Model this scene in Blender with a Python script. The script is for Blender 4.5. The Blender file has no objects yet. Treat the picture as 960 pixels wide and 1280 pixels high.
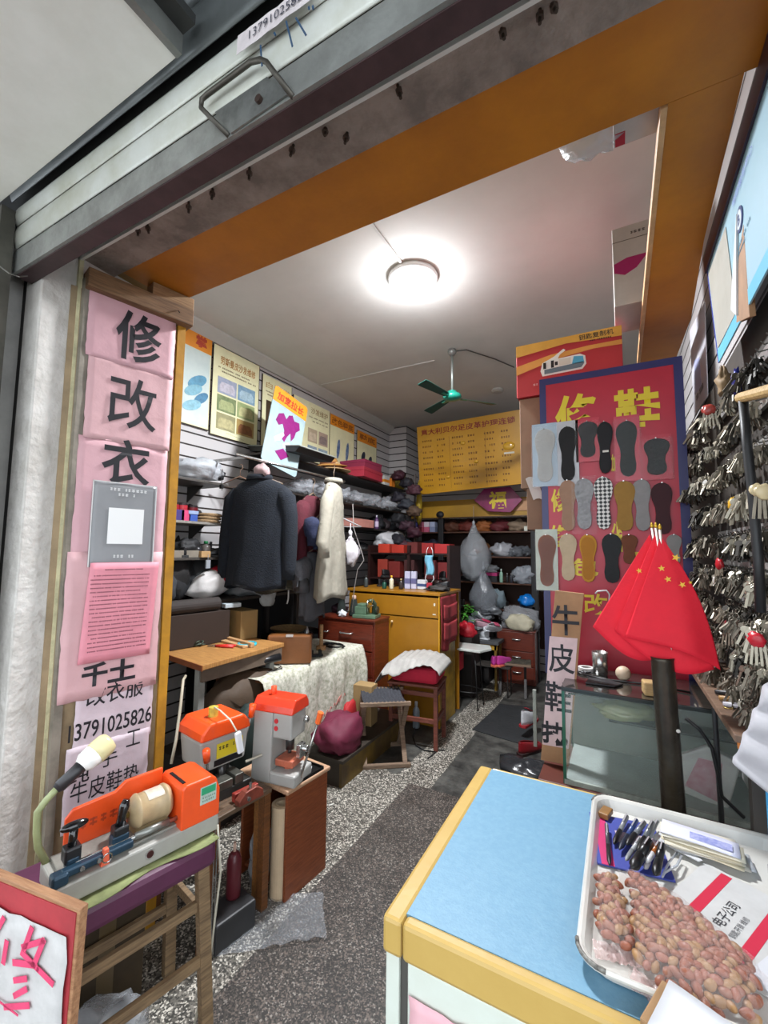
import bpy, math, random
from mathutils import Vector, Matrix, noise
SC=bpy.context.scene; COL=SC.collection; R=math.radians; PI=math.pi
random.seed(7)
# ---------------------------------------------------------------- camera frame
F=540.0; EYE=Vector((0,0,1.55))
_Y=Vector((295,50,F)).normalized(); _X=Vector((995,-37,-F)); _X=(_X-_Y*_X.dot(_Y)).normalized(); _Z=_X.cross(_Y)
def ray(u,v):
    c=Vector((u-480,v-640,F)); return Vector((_X.dot(c),_Y.dot(c),_Z.dot(c)))
def at(u,v,x=None,y=None,z=None):
    r=ray(u,v)
    t=(x-EYE.x)/r.x if x is not None else (y-EYE.y)/r.y if y is not None else (z-EYE.z)/r.z
    return EYE+r*t
def mpp(p):
    c=Vector(p)-EYE; f=Vector((_X.z,_Y.z,_Z.z)); return abs(c.dot(f))/F      # metres per pixel at p
class Fr:
    """a vertical plane through o, turned rz about Z: local x along it, local z up, facing local -y"""
    def __init__(s,o,rz): s.o=Vector(o); s.rz=rz; s.ex=Vector((math.cos(rz),math.sin(rz),0)); s.n=Vector((math.sin(rz),-math.cos(rz),0))
    def px(s,u,v):
        r=ray(u,v); t=(s.o-EYE).dot(s.n)/r.dot(s.n); d=EYE+r*t-s.o; return (d.dot(s.ex),d.z)
cam=bpy.data.cameras.new('camera'); co=bpy.data.objects.new('camera',cam); COL.objects.link(co)
m=Matrix(((_X.x,-_X.y,-_X.z,EYE.x),(_Y.x,-_Y.y,-_Y.z,EYE.y),(_Z.x,-_Z.y,-_Z.z,EYE.z),(0,0,0,1)))
co.matrix_world=m; cam.sensor_fit='VERTICAL'; cam.sensor_height=24; cam.lens=F/1280*24; cam.clip_start=.02
SC.camera=co
SC.view_settings.view_transform='Standard'; SC.view_settings.look='None'; SC.view_settings.gamma=1; SC.view_settings.use_curve_mapping=False
SC.view_settings.exposure=0.45
# ---------------------------------------------------------------- materials
def lin(h):
    h=h.lstrip('#'); o=[]
    if len(h)==3: h=''.join(c*2 for c in h)
    for i in (0,2,4):
        c=int(h[i:i+2],16)/255; o.append(c/12.92 if c<=.04045 else ((c+.055)/1.055)**2.4)
    return (*o,1)
_mats={}
def mk(hexc,rough=.6,metal=0,dirt=.0,scale=8,bump=0,bscale=40,alpha=1,emit=0,dirtc=None,trans=0,sheen=0,aniso=None,coat=0):
    key=(hexc,rough,metal,dirt,scale,bump,bscale,alpha,emit,dirtc,trans,sheen,aniso,coat)
    if key in _mats: return _mats[key]
    mt=bpy.data.materials.new('surface_'+hexc.strip('#')); mt.use_nodes=True; nt=mt.node_tree; b=nt.nodes['Principled BSDF']
    c=lin(hexc); b.inputs['Base Color'].default_value=c; b.inputs['Roughness'].default_value=rough; b.inputs['Metallic'].default_value=metal
    b.inputs['Coat Weight'].default_value=coat
    if trans: b.inputs['Transmission Weight'].default_value=trans
    if alpha<1: b.inputs['Alpha'].default_value=alpha
    if emit: b.inputs['Emission Color'].default_value=c; b.inputs['Emission Strength'].default_value=emit
    tc=nt.nodes.new('ShaderNodeTexCoord')
    mp=nt.nodes.new('ShaderNodeMapping'); nt.links.new(tc.outputs['Object'],mp.inputs[0])
    if aniso: mp.inputs['Scale'].default_value=aniso
    if dirt:
        n=nt.nodes.new('ShaderNodeTexNoise'); n.inputs['Scale'].default_value=scale; n.inputs['Detail'].default_value=6; n.inputs['Roughness'].default_value=.65
        nt.links.new(mp.outputs[0],n.inputs['Vector'])
        rp=nt.nodes.new('ShaderNodeValToRGB'); rp.color_ramp.elements[0].position=.34; rp.color_ramp.elements[1].position=.62
        nt.links.new(n.outputs['Fac'],rp.inputs[0])
        d=lin(dirtc) if dirtc else tuple(x*(1-dirt) for x in c[:3])+(1,)
        e0=tuple(c[i]*(1-dirt)+d[i]*dirt for i in range(3))+(1,) if dirtc else d
        rp.color_ramp.elements[0].color=e0; rp.color_ramp.elements[1].color=c
        nt.links.new(rp.outputs[0],b.inputs['Base Color'])
    if bump:
        n2=nt.nodes.new('ShaderNodeTexNoise'); n2.inputs['Scale'].default_value=bscale; n2.inputs['Detail'].default_value=4
        nt.links.new(mp.outputs[0],n2.inputs['Vector'])
        bp=nt.nodes.new('ShaderNodeBump'); bp.inputs['Strength'].default_value=bump; bp.inputs['Distance'].default_value=.01
        nt.links.new(n2.outputs['Fac'],bp.inputs['Height']); nt.links.new(bp.outputs[0],b.inputs['Normal'])
    _mats[key]=mt; return mt
def wood(c1,c2,rough=.5,sc=(3,40,40),coat=0):
    key=('wood',c1,c2,rough,sc,coat)
    if key in _mats: return _mats[key]
    mt=mk(c1,rough,0,.9,3,.15,20,dirtc=c2,aniso=sc,coat=coat+.001); _mats[key]=mt; return mt
def glass(tint='#dfe9e4',alpha=.25,rough=.05):
    return mk(tint,rough,0,0,alpha=alpha)
def plastic(c='#c8c8cc',alpha=.4): return mk(c,.18,0,0,bump=.9,bscale=22,alpha=alpha)
# ---------------------------------------------------------------- mesh building
class MB:
    def __init__(s): s.v=[]; s.f=[]
    def add(s,vs,fs):
        o=len(s.v); s.v+= [tuple(p) for p in vs]; s.f+=[tuple(i+o for i in f) for f in fs]; return s
    def box(s,x0,y0,z0,x1,y1,z1,mat=None):
        vs=[(x,y,z) for x in (x0,x1) for y in (y0,y1) for z in (z0,z1)]
        if mat: vs=[mat@Vector(p) for p in vs]
        return s.add(vs,[(0,1,3,2),(4,6,7,5),(0,4,5,1),(2,3,7,6),(0,2,6,4),(1,5,7,3)])
    def bar(s,p0,p1,w,h,up=(0,0,1)):
        p0=Vector(p0);p1=Vector(p1);d=(p1-p0);L=d.length;d.normalize();u=Vector(up)
        sd=d.cross(u)
        if sd.length<1e-3: sd=d.cross(Vector((0,1,0)))
        sd.normalize();u=sd.cross(d)
        vs=[p0+d*(L*a)+sd*(w/2*b)+u*(h/2*c) for a in (0,1) for b in (-1,1) for c in (-1,1)]
        return s.add(vs,[(0,1,3,2),(4,6,7,5),(0,4,5,1),(2,3,7,6),(0,2,6,4),(1,5,7,3)])
    def tube(s,pts,r,n=10,caps=True):
        pts=[Vector(p) for p in pts]; rs=r if isinstance(r,(list,tuple)) else [r]*len(pts)
        t0=(pts[1]-pts[0]).normalized(); a=t0.cross(Vector((0,0,1)))
        if a.length<1e-3: a=t0.cross(Vector((0,1,0)))
        a.normalize(); rings=[]
        for i,p in enumerate(pts):
            t=(pts[min(i+1,len(pts)-1)]-pts[max(i-1,0)]).normalized()
            a=(a-t*a.dot(t)); a.normalize(); b=t.cross(a)
            rings.append([p+(a*math.cos(2*PI*k/n)+b*math.sin(2*PI*k/n))*rs[i] for k in range(n)])
        vs=[q for rg in rings for q in rg]; fs=[]
        for i in range(len(pts)-1):
            for k in range(n): fs.append((i*n+k,i*n+(k+1)%n,(i+1)*n+(k+1)%n,(i+1)*n+k))
        if caps: fs.append(tuple(range(n))[::-1]); fs.append(tuple((len(pts)-1)*n+k for k in range(n)))
        return s.add(vs,fs)
    def cyl(s,p0,p1,r0,r1=None,n=16): return s.tube([p0,p1],[r0,r0 if r1 is None else r1],n)
    def lathe(s,prof,n=20,c=(0,0,0),caps=True,sx=1,sy=1):
        vs=[(c[0]+r*sx*math.cos(2*PI*k/n),c[1]+r*sy*math.sin(2*PI*k/n),c[2]+z) for r,z in prof for k in range(n)]; fs=[]
        for i in range(len(prof)-1):
            for k in range(n): fs.append((i*n+k,i*n+(k+1)%n,(i+1)*n+(k+1)%n,(i+1)*n+k))
        if caps: fs.append(tuple(range(n))[::-1]); fs.append(tuple((len(prof)-1)*n+k for k in range(n)))
        return s.add(vs,fs)
    def prism(s,pts,d0,d1,pl='xz'):
        def q(a,b,d): return (a,d,b) if pl=='xz' else (a,b,d) if pl=='xy' else (d,a,b)
        n=len(pts); vs=[q(a,b,d0) for a,b in pts]+[q(a,b,d1) for a,b in pts]
        return s.add(vs,[tuple(range(n)),tuple(range(2*n-1,n-1,-1))]+[(i,i+n,(i+1)%n+n,(i+1)%n) for i in range(n)])
    def ell(s,c,r,nu=16,nv=10,nz=0,seed=0,fr=2.0,flat=None,fn=None):
        vs=[];fs=[]
        for j in range(nv+1):
            th=PI*j/nv
            for k in range(nu):
                ph=2*PI*k/nu; d=Vector((math.sin(th)*math.cos(ph),math.sin(th)*math.sin(ph),math.cos(th)))
                m=1.0
                if nz: m+=nz*(noise.noise(d*fr+Vector((seed*7.3,seed,0)))+.5*noise.noise(d*fr*2.7+Vector((seed,3.1*seed,0))))
                if fn: d=fn(d)
                z=d.z*r[2]*m
                if flat is not None and z<-r[2]*flat: z=-r[2]*flat
                vs.append((c[0]+d.x*r[0]*m,c[1]+d.y*r[1]*m,c[2]+z))
        for j in range(nv):
            for k in range(nu): fs.append((j*nu+k,(j+1)*nu+k,(j+1)*nu+(k+1)%nu,j*nu+(k+1)%nu))
        return s.add(vs,fs)
    def grid(s,f,nu,nv,closed=False):
        vs=[f(i/nu,j/nv) for j in range(nv+1) for i in range(nu+(0 if closed else 1))]; w=nu if closed else nu+1; fs=[]
        for j in range(nv):
            for i in range(nu):
                i2=(i+1)%w if closed else i+1; fs.append((j*w+i,j*w+i2,(j+1)*w+i2,(j+1)*w+i))
        return s.add(vs,fs)
    def mesh(s,name):
        me=bpy.data.meshes.new(name); me.from_pydata(s.v,[],s.f); me.validate(); me.update(); return me
def ob(name,mb,mat,parent=None,smooth=False,bevel=0,solid=0,sub=0,loc=None,rot=None,label=None,fix=True):
    me=mb if isinstance(mb,bpy.types.Mesh) else mb.mesh(name)
    me.materials.clear(); me.materials.append(mat)
    if fix:
        import bmesh; b=bmesh.new(); b.from_mesh(me); bmesh.ops.remove_doubles(b,verts=b.verts,dist=1e-6); bmesh.ops.recalc_face_normals(b,faces=b.faces); b.to_mesh(me); b.free()
    if smooth: me.polygons.foreach_set('use_smooth',[True]*len(me.polygons)); me.update()
    o=bpy.data.objects.new(name,me); COL.objects.link(o)
    if parent: o.parent=parent
    if loc: o.location=loc
    if rot: o.rotation_euler=rot
    if solid: q=o.modifiers.new('solid','SOLIDIFY'); q.thickness=solid; q.offset=0
    if bevel: q=o.modifiers.new('bevel','BEVEL'); q.width=bevel; q.segments=2; q.limit_method='ANGLE'; q.angle_limit=R(40)
    if sub: q=o.modifiers.new('sub','SUBSURF'); q.levels=sub; q.render_levels=sub
    if label: o['label']=label
    return o
def tag(o,label,cat,group=None,kind=None):
    o['label']=label; o['category']=cat
    if group: o['group']=group
    if kind: o['kind']=kind
    return o
def E(name,label,cat,loc=(0,0,0),rz=0,group=None,rx=0,ry=0):
    o=bpy.data.objects.new(name,None); o.empty_display_size=.05; COL.objects.link(o); o.location=loc; o.rotation_euler=(rx,ry,rz)
    return tag(o,label,cat,group)
def T(name,label,cat,mb,mat,loc=(0,0,0),rz=0,group=None,rot=None,**k):
    o=ob(name,mb,mat,None,loc=loc,rot=rot or (0,0,rz),**k); return tag(o,label,cat,group)
def S(name,mb,mat,**k):
    o=ob(name,mb,mat,**k); o['kind']='structure'; return o
def dup(root,loc,rot,label=None,group=None,scale=None):
    r=root.copy(); COL.objects.link(r); r.location=loc; r.rotation_euler=rot
    if label: r['label']=label
    if group: r['group']=group
    if scale: r.scale=scale
    for ch in list(root.children):
        c=ch.copy(); COL.objects.link(c); c.parent=r
        for g in ch.children:
            d=g.copy(); COL.objects.link(d); d.parent=c
    return r
# ---------------------------------------------------------------- writing
def textmesh(body,bold=0.0,thick=.0006,vertical=False):
    if vertical: body='\n'.join(body)
    c=bpy.data.curves.new('t','FONT'); c.body=body; c.resolution_u=3; c.offset=bold; c.size=1; c.space_line=1.05
    o=bpy.data.objects.new('t',c); COL.objects.link(o); bpy.context.view_layer.update()
    me=bpy.data.meshes.new_from_object(o.evaluated_get(bpy.context.evaluated_depsgraph_get())); bpy.data.objects.remove(o); bpy.data.curves.remove(c)
    return me
def text(parent,body,x0,z0,x1,z1,mat,y=-.004,bold=0,name='lettering',shear=0,flip=False):
    me=textmesh(body,bold); xs=[v.co.x for v in me.vertices]; ys=[v.co.y for v in me.vertices]
    a,b,c,d=min(xs),max(xs),min(ys),max(ys)
    for v in me.vertices:
        fx=(v.co.x-a)/(b-a+1e-9); fz=(v.co.y-c)/(d-c+1e-9)
        v.co=(x0+(x1-x0)*fx+shear*fz, y, z0+(z1-z0)*fz+0)
    me.update(); me.name=name
    return ob(name,me,mat,parent,fix=False)
def scribble(parent,rows,mat,y=-.004,h=.006,seed=1,gap=.4,name='small_print'):
    """rows: list of (x0,x1,z): rows of tiny illegible strokes"""
    rr=random.Random(seed); mb=MB()
    for x0,x1,z in rows:
        x=x0
        while x<x1:
            w=h*(.5+.5*rr.random())
            for k in range(2):
                zz=z+h*(.15+.5*k)*1.0; mb.box(x,y-.0003,zz,x+w,y,zz+h*.28)
            mb.box(x+w*.35,y-.0003,z,x+w*.6,y,z+h)
            x+=w+h*gap*(1+(rr.random()<.12)*3)
    return ob(name,mb,mat,parent,fix=False)
def sheet(x0,z0,x1,z1,y=0,amp=.0015,nx=10,nz=14,seed=0,ragged=.0,th=.0006,skew=0):
    mb=MB()
    def f(a,b,s=0):
        x=x0+(x1-x0)*a; z=z0+(z1-z0)*b; n=noise.noise(Vector((x*14+seed*9,z*14,seed*3.3)))
        e=ragged*noise.noise(Vector((seed*5,z*35,1)))
        if a in (0,1): x+=e
        if b in (0,1): z+=ragged*noise.noise(Vector((x*35,seed*5,2)))
        return (x+skew*(b-.5),y-amp*(n+1)-s,z)
    mb.grid(lambda a,b:f(a,b,th),nx,nz); mb.grid(lambda a,b:f(a,b,0),nx,nz)
    n=(nx+1)*(nz+1)
    for i in range(nx):
        mb.f.append((i,i+1,n+i+1,n+i)); k=nz*(nx+1); mb.f.append((k+i+1,k+i,n+k+i,n+k+i+1))
    for j in range(nz):
        a=j*(nx+1); b=(j+1)*(nx+1); mb.f.append((b,a,n+a,n+b)); a+=nx;b+=nx; mb.f.append((a,b,n+b,n+a))
    return mb
def pxbox(fr,u0,v0,u1,v1):
    """pixel box -> local x0,z0,x1,z1 measured through the box centre"""
    uc=(u0+u1)/2; vc=(v0+v1)/2
    x0,_=fr.px(u0,vc); x1,_=fr.px(u1,vc); _,zt=fr.px(uc,v0); _,zb=fr.px(uc,v1)
    return x0,zb,x1,zt
# ================================================================= SETTING
def floor_mat():
    mt=bpy.data.materials.new('terrazzo'); mt.use_nodes=True; nt=mt.node_tree; N=nt.nodes.new; L=nt.links.new; b=nt.nodes['Principled BSDF']
    tc=N('ShaderNodeTexCoord'); sp=N('ShaderNodeSeparateXYZ'); L(tc.outputs['Object'],sp.inputs[0])
    def vor(scale,cols,pos,dist=.35):
        v=N('ShaderNodeTexVoronoi'); v.inputs['Scale'].default_value=scale; L(tc.outputs['Object'],v.inputs['Vector'])
        s=N('ShaderNodeSeparateColor'); L(v.outputs['Color'],s.inputs[0])
        r=N('ShaderNodeValToRGB'); r.color_ramp.interpolation='CONSTANT'
        while len(r.color_ramp.elements)<len(cols): r.color_ramp.elements.new(.5)
        for e,c,p in zip(r.color_ramp.elements,cols,pos): e.position=p; e.color=lin(c)
        L(s.outputs[0],r.inputs[0]); return r
    A=vor(150,['#3d3b36','#6b675f','#8f8a80','#d5d0c4'],[0,.35,.62,.80])
    B=vor(185,['#2f2c29','#4d4742','#6d625a','#8f8880'],[0,.45,.72,.92])
    n=N('ShaderNodeTexNoise'); n.inputs['Scale'].default_value=6; n.inputs['Detail'].default_value=8; n.inputs['Roughness'].default_value=.7; L(tc.outputs['Object'],n.inputs['Vector'])
    C=N('ShaderNodeValToRGB'); C.color_ramp.elements[0].position=.35; C.color_ramp.elements[0].color=lin('#2c2d2c'); C.color_ramp.elements[1].position=.7; C.color_ramp.elements[1].color=lin('#5b5a55'); L(n.outputs['Fac'],C.inputs[0])
    def mth(op,a,v2=None,c=None):
        m=N('ShaderNodeMath'); m.operation=op
        for i,q in enumerate((a,v2)):
            if q is None: continue
            if isinstance(q,(int,float)): m.inputs[i].default_value=q
            else: L(q,m.inputs[i])
        return m.outputs[0]
    X,Y=sp.outputs[0],sp.outputs[1]
    nx=mth('ADD',X,mth('MULTIPLY',n.outputs['Fac'],.03))
    def band(a,b): return mth('MULTIPLY',mth('GREATER_THAN',nx,a),mth('LESS_THAN',nx,b))
    far=mth('GREATER_THAN',Y,2.75); near=mth('SUBTRACT',1,far)
    light=mth('MAXIMUM',mth('MULTIPLY',mth('LESS_THAN',nx,-1.27),near),mth('MULTIPLY',band(-1.38,-1.12),far))
    light=mth('MAXIMUM',light,mth('MULTIPLY',mth('LESS_THAN',nx,-1.2),mth('MULTIPLY',far,mth('LESS_THAN',mth('ADD',Y,mth('MULTIPLY',n.outputs['Fac'],.3)),2.98))))
    dark=mth('MAXIMUM',mth('MULTIPLY',near,mth('GREATER_THAN',nx,-3)),0)
    m1=N('ShaderNodeMix'); m1.data_type='RGBA'; L(dark,m1.inputs[0]); L(C.outputs[0],m1.inputs[6]); L(B.outputs[0],m1.inputs[7])
    m2=N('ShaderNodeMix'); m2.data_type='RGBA'; L(light,m2.inputs[0]); L(m1.outputs[2],m2.inputs[6]); L(A.outputs[0],m2.inputs[7])
    # worn dirt
    m3=N('ShaderNodeMix'); m3.data_type='RGBA'; m3.blend_type='MULTIPLY'; m3.inputs[0].default_value=.75
    rr=N('ShaderNodeValToRGB'); rr.color_ramp.elements[0].position=.35; rr.color_ramp.elements[0].color=(.45,.42,.4,1); rr.color_ramp.elements[1].position=.6; rr.color_ramp.elements[1].color=(1,1,1,1); L(n.outputs['Fac'],rr.inputs[0])
    L(m2.outputs[2],m3.inputs[6]); L(rr.outputs[0],m3.inputs[7]); L(m3.outputs[2],b.inputs['Base Color']); b.inputs['Roughness'].default_value=.55
    bp=N('ShaderNodeBump'); bp.inputs['Strength'].default_value=.25; bp.inputs['Distance'].default_value=.01; L(n.outputs['Fac'],bp.inputs['Height']); L(bp.outputs[0],b.inputs['Normal'])
    return mt
def slat_mat(c='#b6b3b3',pitch=.098):
    mt=bpy.data.materials.new('slatwall'); mt.use_nodes=True; nt=mt.node_tree; N=nt.nodes.new; L=nt.links.new; b=nt.nodes['Principled BSDF']
    tc=N('ShaderNodeTexCoord'); sp=N('ShaderNodeSeparateXYZ'); L(tc.outputs['Object'],sp.inputs[0])
    a=N('ShaderNodeMath'); a.operation='DIVIDE'; L(sp.outputs[2],a.inputs[0]); a.inputs[1].default_value=pitch
    f=N('ShaderNodeMath'); f.operation='FRACT'; L(a.outputs[0],f.inputs[0])
    g=N('ShaderNodeMath'); g.operation='LESS_THAN'; L(f.outputs[0],g.inputs[0]); g.inputs[1].default_value=.13
    mx=N('ShaderNodeMix'); mx.data_type='RGBA'; L(g.outputs[0],mx.inputs[0]); mx.inputs[6].default_value=lin(c); mx.inputs[7].default_value=lin('#241c19')
    L(mx.outputs[2],b.inputs['Base Color']); b.inputs['Roughness'].default_value=.45
    bp=N('ShaderNodeBump'); bp.invert=True; bp.inputs['Strength'].default_value=.8; bp.inputs['Distance'].default_value=.006; L(g.outputs[0],bp.inputs['Height']); L(bp.outputs[0],b.inputs['Normal'])
    return mt
CEIL=3.36; WL=-2.95; WB=6.0; WR=.42
S('floor',MB().box(-9,-7,-.1,5,6.4,0),floor_mat(),fix=True)
SL=slat_mat()
S('wall_left',MB().box(WL-.15,1.2,0,WL,6.15,CEIL+.1),SL)
S('wall_back',MB().box(WL-.15,WB,0,1.2,WB+.15,CEIL+.1),SL)
S('wall_right',MB().box(WR,1.05,0,WR+.15,6.15,CEIL+.1),SL)
S('ceiling',MB().box(WL-.15,1.0,CEIL,1.2,6.15,CEIL+.12),mk('#d6d4cf',.8,0,.10,1.5))
S('trim_1',MB().prism([(WL,CEIL-.09),(WL+.02,CEIL-.09),(WL+.085,CEIL-.02),(WL+.085,CEIL),(WL,CEIL)],1.3,WB),mk('#c4c2bc',.6,0,.1,3))
S('trim_2',MB().box(WL,5.55,0,WL+.28,WB,CEIL-.01),SL)        # pilaster in the far corner
# front wall left of the opening, inside face
S('wall_front',MB().box(-4.6,1.19,0,-1.87,1.3,CEIL),mk('#b9b6b0',.8,0,.2,4))
# lintel above the opening
S('trim_3',MB().box(-1.95,.985,2.705,.75,1.24,CEIL+.1),mk('#9a7a4a',.7,0,.4,6))
OR=mk('#c67c1c',.5,0,.55,2.2,.1,30,dirtc='#8a4c14')
SOF=S('trim_4',MB().box(-1.80,.95,2.70,.62,1.235,2.712),OR)
CONC=mk('#a2948a',.85,0,.45,9,.5,60)
S('trim_5',MB().box(-1.9,.842,2.69,.75,.975,3.5),CONC)
S('trim_6',MB().box(-1.9,.832,2.672,.75,.842,3.5),mk('#e4e3de',.5))
# bolts under the lintel
bolt=None
for i,(u,v) in enumerate([(173,283),(184,280),(236,252),(266,236),(312,209),(367,181),(407,160),(434,166),(497,106),(627,36),(675,12),(690,5)]):
    p=at(u,v,z=2.69)
    if bolt is None:
        bolt=E('anchor_bolt','rusty anchor bolts poking down from the concrete lintel strip','bolt',p,group='anchor bolts in the lintel')
        ob('shaft',MB().cyl((0,0,-.035),(0,0,0),.004,n=8),mk('#4a4038',.6,.7),bolt)
        ob('nut',MB().cyl((0,0,-.022),(0,0,-.012),.009,n=6),mk('#5c5048',.5,.8),bolt)
    else: dup(bolt,p,(R(random.uniform(-15,15)),R(random.uniform(-15,15)),i))
# orange facing board that runs back along the right side of the ceiling
rs=E('hanging_shelf','long orange board shelf under the ceiling along the right wall','shelf',(0,0,0))
ob('shelf_board',MB().prism([(.146,1.236),(.30,1.236),(.31,1.88),(.345,2.5),(.33,3.0),(.146,3.0)],2.70,2.715,'xy'),OR,rs)
ob('edge_strip',MB().box(.13,1.24,2.695,.146,3.0,2.735),mk('#d8a878',.5,0,.3,9),rs,bevel=.002)
# pillar in front, left
PW=mk('#cfcbc5',.8,0,.45,7,.9,30,dirtc='#8e877c')
S('trim_7',MB().prism([(-1.83,.717),(-1.835,.82),(-1.84,.87),(-1.87,1.3),(-1.95,1.3),(-1.95,.717)],0,2.76,'xy'),PW,bevel=.006)
S('trim_8',MB().box(-1.838,.832,0,-1.822,.847,2.7),mk('#d6cfa6',.7,0,.4,12,.3,40))
S('trim_9',MB().box(-5.6,.605,0,-2.02,1.19,2.755).box(-2.02,.605,0,-1.957,.64,2.755),mk('#bdbab4',.8,0,.3,5,.3,25))
S('trim_10',MB().box(-1.83,.846,0,-1.80,.875,2.6),mk('#8d8578',.8,0,.4,9))
# jamb board (faces into the opening) and yellow corner post
JZ=R(77.4); J0=Vector((-1.73,1.2,0)); JAMB=Fr(J0,JZ)
jb=MB().box(-.40,0.012,0,0.0,.05,2.56); S('trim_11',jb,mk('#a08a6a',.7,0,.4,6),loc=J0,rot=(0,0,JZ))
S('trim_12',MB().box(0.0,-.004,0,.035,.06,2.62),mk('#bd861f',.5,0,.5,9,.1,30,dirtc='#7a5416'),loc=J0,rot=(0,0,JZ))
lintel_wood=wood('#8a6848','#5d4430',.8)
hd=E('door_header_timber','rough brown timber rail above the pink paper signs','timber',J0,JZ)
ob('rail',MB().box(-.36,-.045,2.555,.05,.03,2.63),lintel_wood,hd,bevel=.003)
ob('block',MB().box(-.12,-.02,2.632,.06,.05,2.698),wood('#a5825c','#7a5c3e',.8),hd,bevel=.003)
ob('nail',MB().tube([(-.02,-.047,2.6),(-.02,-.06,2.585)],.002,6),mk('#333',.5,.8),hd)
# ---------- rolling shutter (up), its guide rail, handle
zs=2.53
sh=E('rolling_shutter','rolled-up metal roller shutter above the shop entrance','shutter',(-.6,.66,zs))
sh_off=Vector((-.6,.66,zs))
def L3(x,y,z): return (x-sh_off.x,y-sh_off.y,z-sh_off.z)
def lbox(x0,y0,z0,x1,y1,z1): return MB().box(*L3(x0,y0,z0),*L3(x1,y1,z1))
GALV=mk('#9a9c98',.45,.5,.5,7,.3,30,dirtc='#4f4e49')
ob('bottom_rail',lbox(-1.90,.655,zs,1.2,.665,zs+.085),GALV,sh,label='galvanised face of the bottom rail')
ob('bottom_lip',lbox(-1.90,.665,zs-.004,1.2,.715,zs+.01),mk('#4a3638',.5,.2,.4,9),sh,label='dark maroon underside of the bottom rail')
ob('rubber_seal',lbox(-1.90,.712,zs+.01,1.2,.722,zs+.035),mk('#2a2224',.7),sh)
WS=mk('#d6d9d3',.4,.1,.45,5,.1,12,dirtc='#96946f')
def slat(u,w):
    # shallow convex slat profile
    x=-1.88+3.0*u; return L3(x,.652-.007*math.sin(PI*w),zs+.085+.085*w)
ob('slat',MB().grid(slat,2,8),WS,sh,smooth=True,solid=.003,label='white painted lowest slat with rust stains')
def slat2(u,w):
    x=-1.88+3.0*u; return L3(x,.650-.009*math.sin(PI*w),zs+.172+.07*w)
ob('slat',MB().grid(slat2,2,8),WS,sh,smooth=True,solid=.003)
for k in range(5):
    def s3(u,w,k=k):
        x=-1.88+3.0*u; a=k*.5+w*.5; return L3(x,.63-.30*(1-math.cos(a*.75))*.6-.012*math.sin(PI*w),zs+.25+.33*math.sin(a*.75))
    ob('slat',MB().grid(s3,2,6),mk('#6f7474',.4,.5,.5,5),sh,smooth=True,solid=.003)
hp=[at(u,v,y=.655) for u,v in ((286,170),(264,148),(265,138),(272,132),(325,94),(338,91),(345,94),(366,121))]
hh=[]
for i,p in enumerate(hp):
    d=Vector((0,-.03 if 1<=i<=6 else 0,0)); hh.append(p+d-sh_off)
ob('handle',MB().tube(hh,.006,8),mk('#5b5750',.5,.7,.4,20),sh,smooth=True)
pl=[at(u,v,y=.654) for u,v in ((290,168),(270,142),(335,98),(360,120))]
ob('handle_plate',MB().add([tuple(p-sh_off) for p in pl]+[tuple(p-sh_off+Vector((0,-.004,0))) for p in pl],[(0,1,2,3),(7,6,5,4),(0,4,5,1),(1,5,6,2),(2,6,7,3),(3,7,4,0)]),mk('#8b8d8a',.4,.6,.4,20),sh)
pc=at(325,126,y=.65)-sh_off
ob('lock',MB().cyl(pc+Vector((0,.004,0)),pc+Vector((0,-.008,0)),.009,n=16),mk('#4a3a34',.5,.6),sh)
SHF=Fr((0,.63,0),0)
# handwritten number on a paper strip on the slats
st=E('paper_strip','torn white paper strip with a handwritten phone number on the shutter slat','paper',(0,.622,0))
x0,z0=SHF.px(300,68); x1,z1=SHF.px(392,2)
ob('strip',sheet(x0,z0-.012,x1,z0+.034,amp=.001,ragged=.004,nx=16,nz=3),mk('#d8cfd0',.7,0,.2,20),st)
text(st,'13791025826',x0+.04,z0+.001,x1-.005,z0+.022,mk('#3c3c48',.7),y=-.004)
gl=E('ink_marks','blue ink strokes scrawled on the white shutter slat below the paper strip','writing',(0,.624,0))
for i,(a,b,c,d) in enumerate([(328,60,330,86),(360,30,368,62),(372,26,385,48),(388,12,389,16),(393,11,394,16),(345,44,347,48)]):
    q=[Vector((SHF.px(a,b)[0],0,SHF.px(a,b)[1])),Vector((SHF.px(c,d)[0],0,SHF.px(c,d)[1]))]
    ob('ink_stroke',MB().bar(q[0],q[1],.004,.0012,up=(0,1,0)),mk('#2c4a68',.6),gl)
S('trim_13',MB().box(-1.955,.60,0,-1.872,.642,2.75),mk('#5a5850',.5,.5,.4,9))
S('trim_14',MB().box(-2.33,.735,0,-1.952,.76,2.75),mk('#22201e',.8))
w=[at(0,333,y=.6),at(12,342,y=.6),at(24,346,y=.62),at(34,345,y=.655)]
T('bent_wire','thin bent wire end sticking out left of the shutter rail','wire',MB().tube(w,.0022,6),mk('#6b6762',.5,.7))
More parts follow.
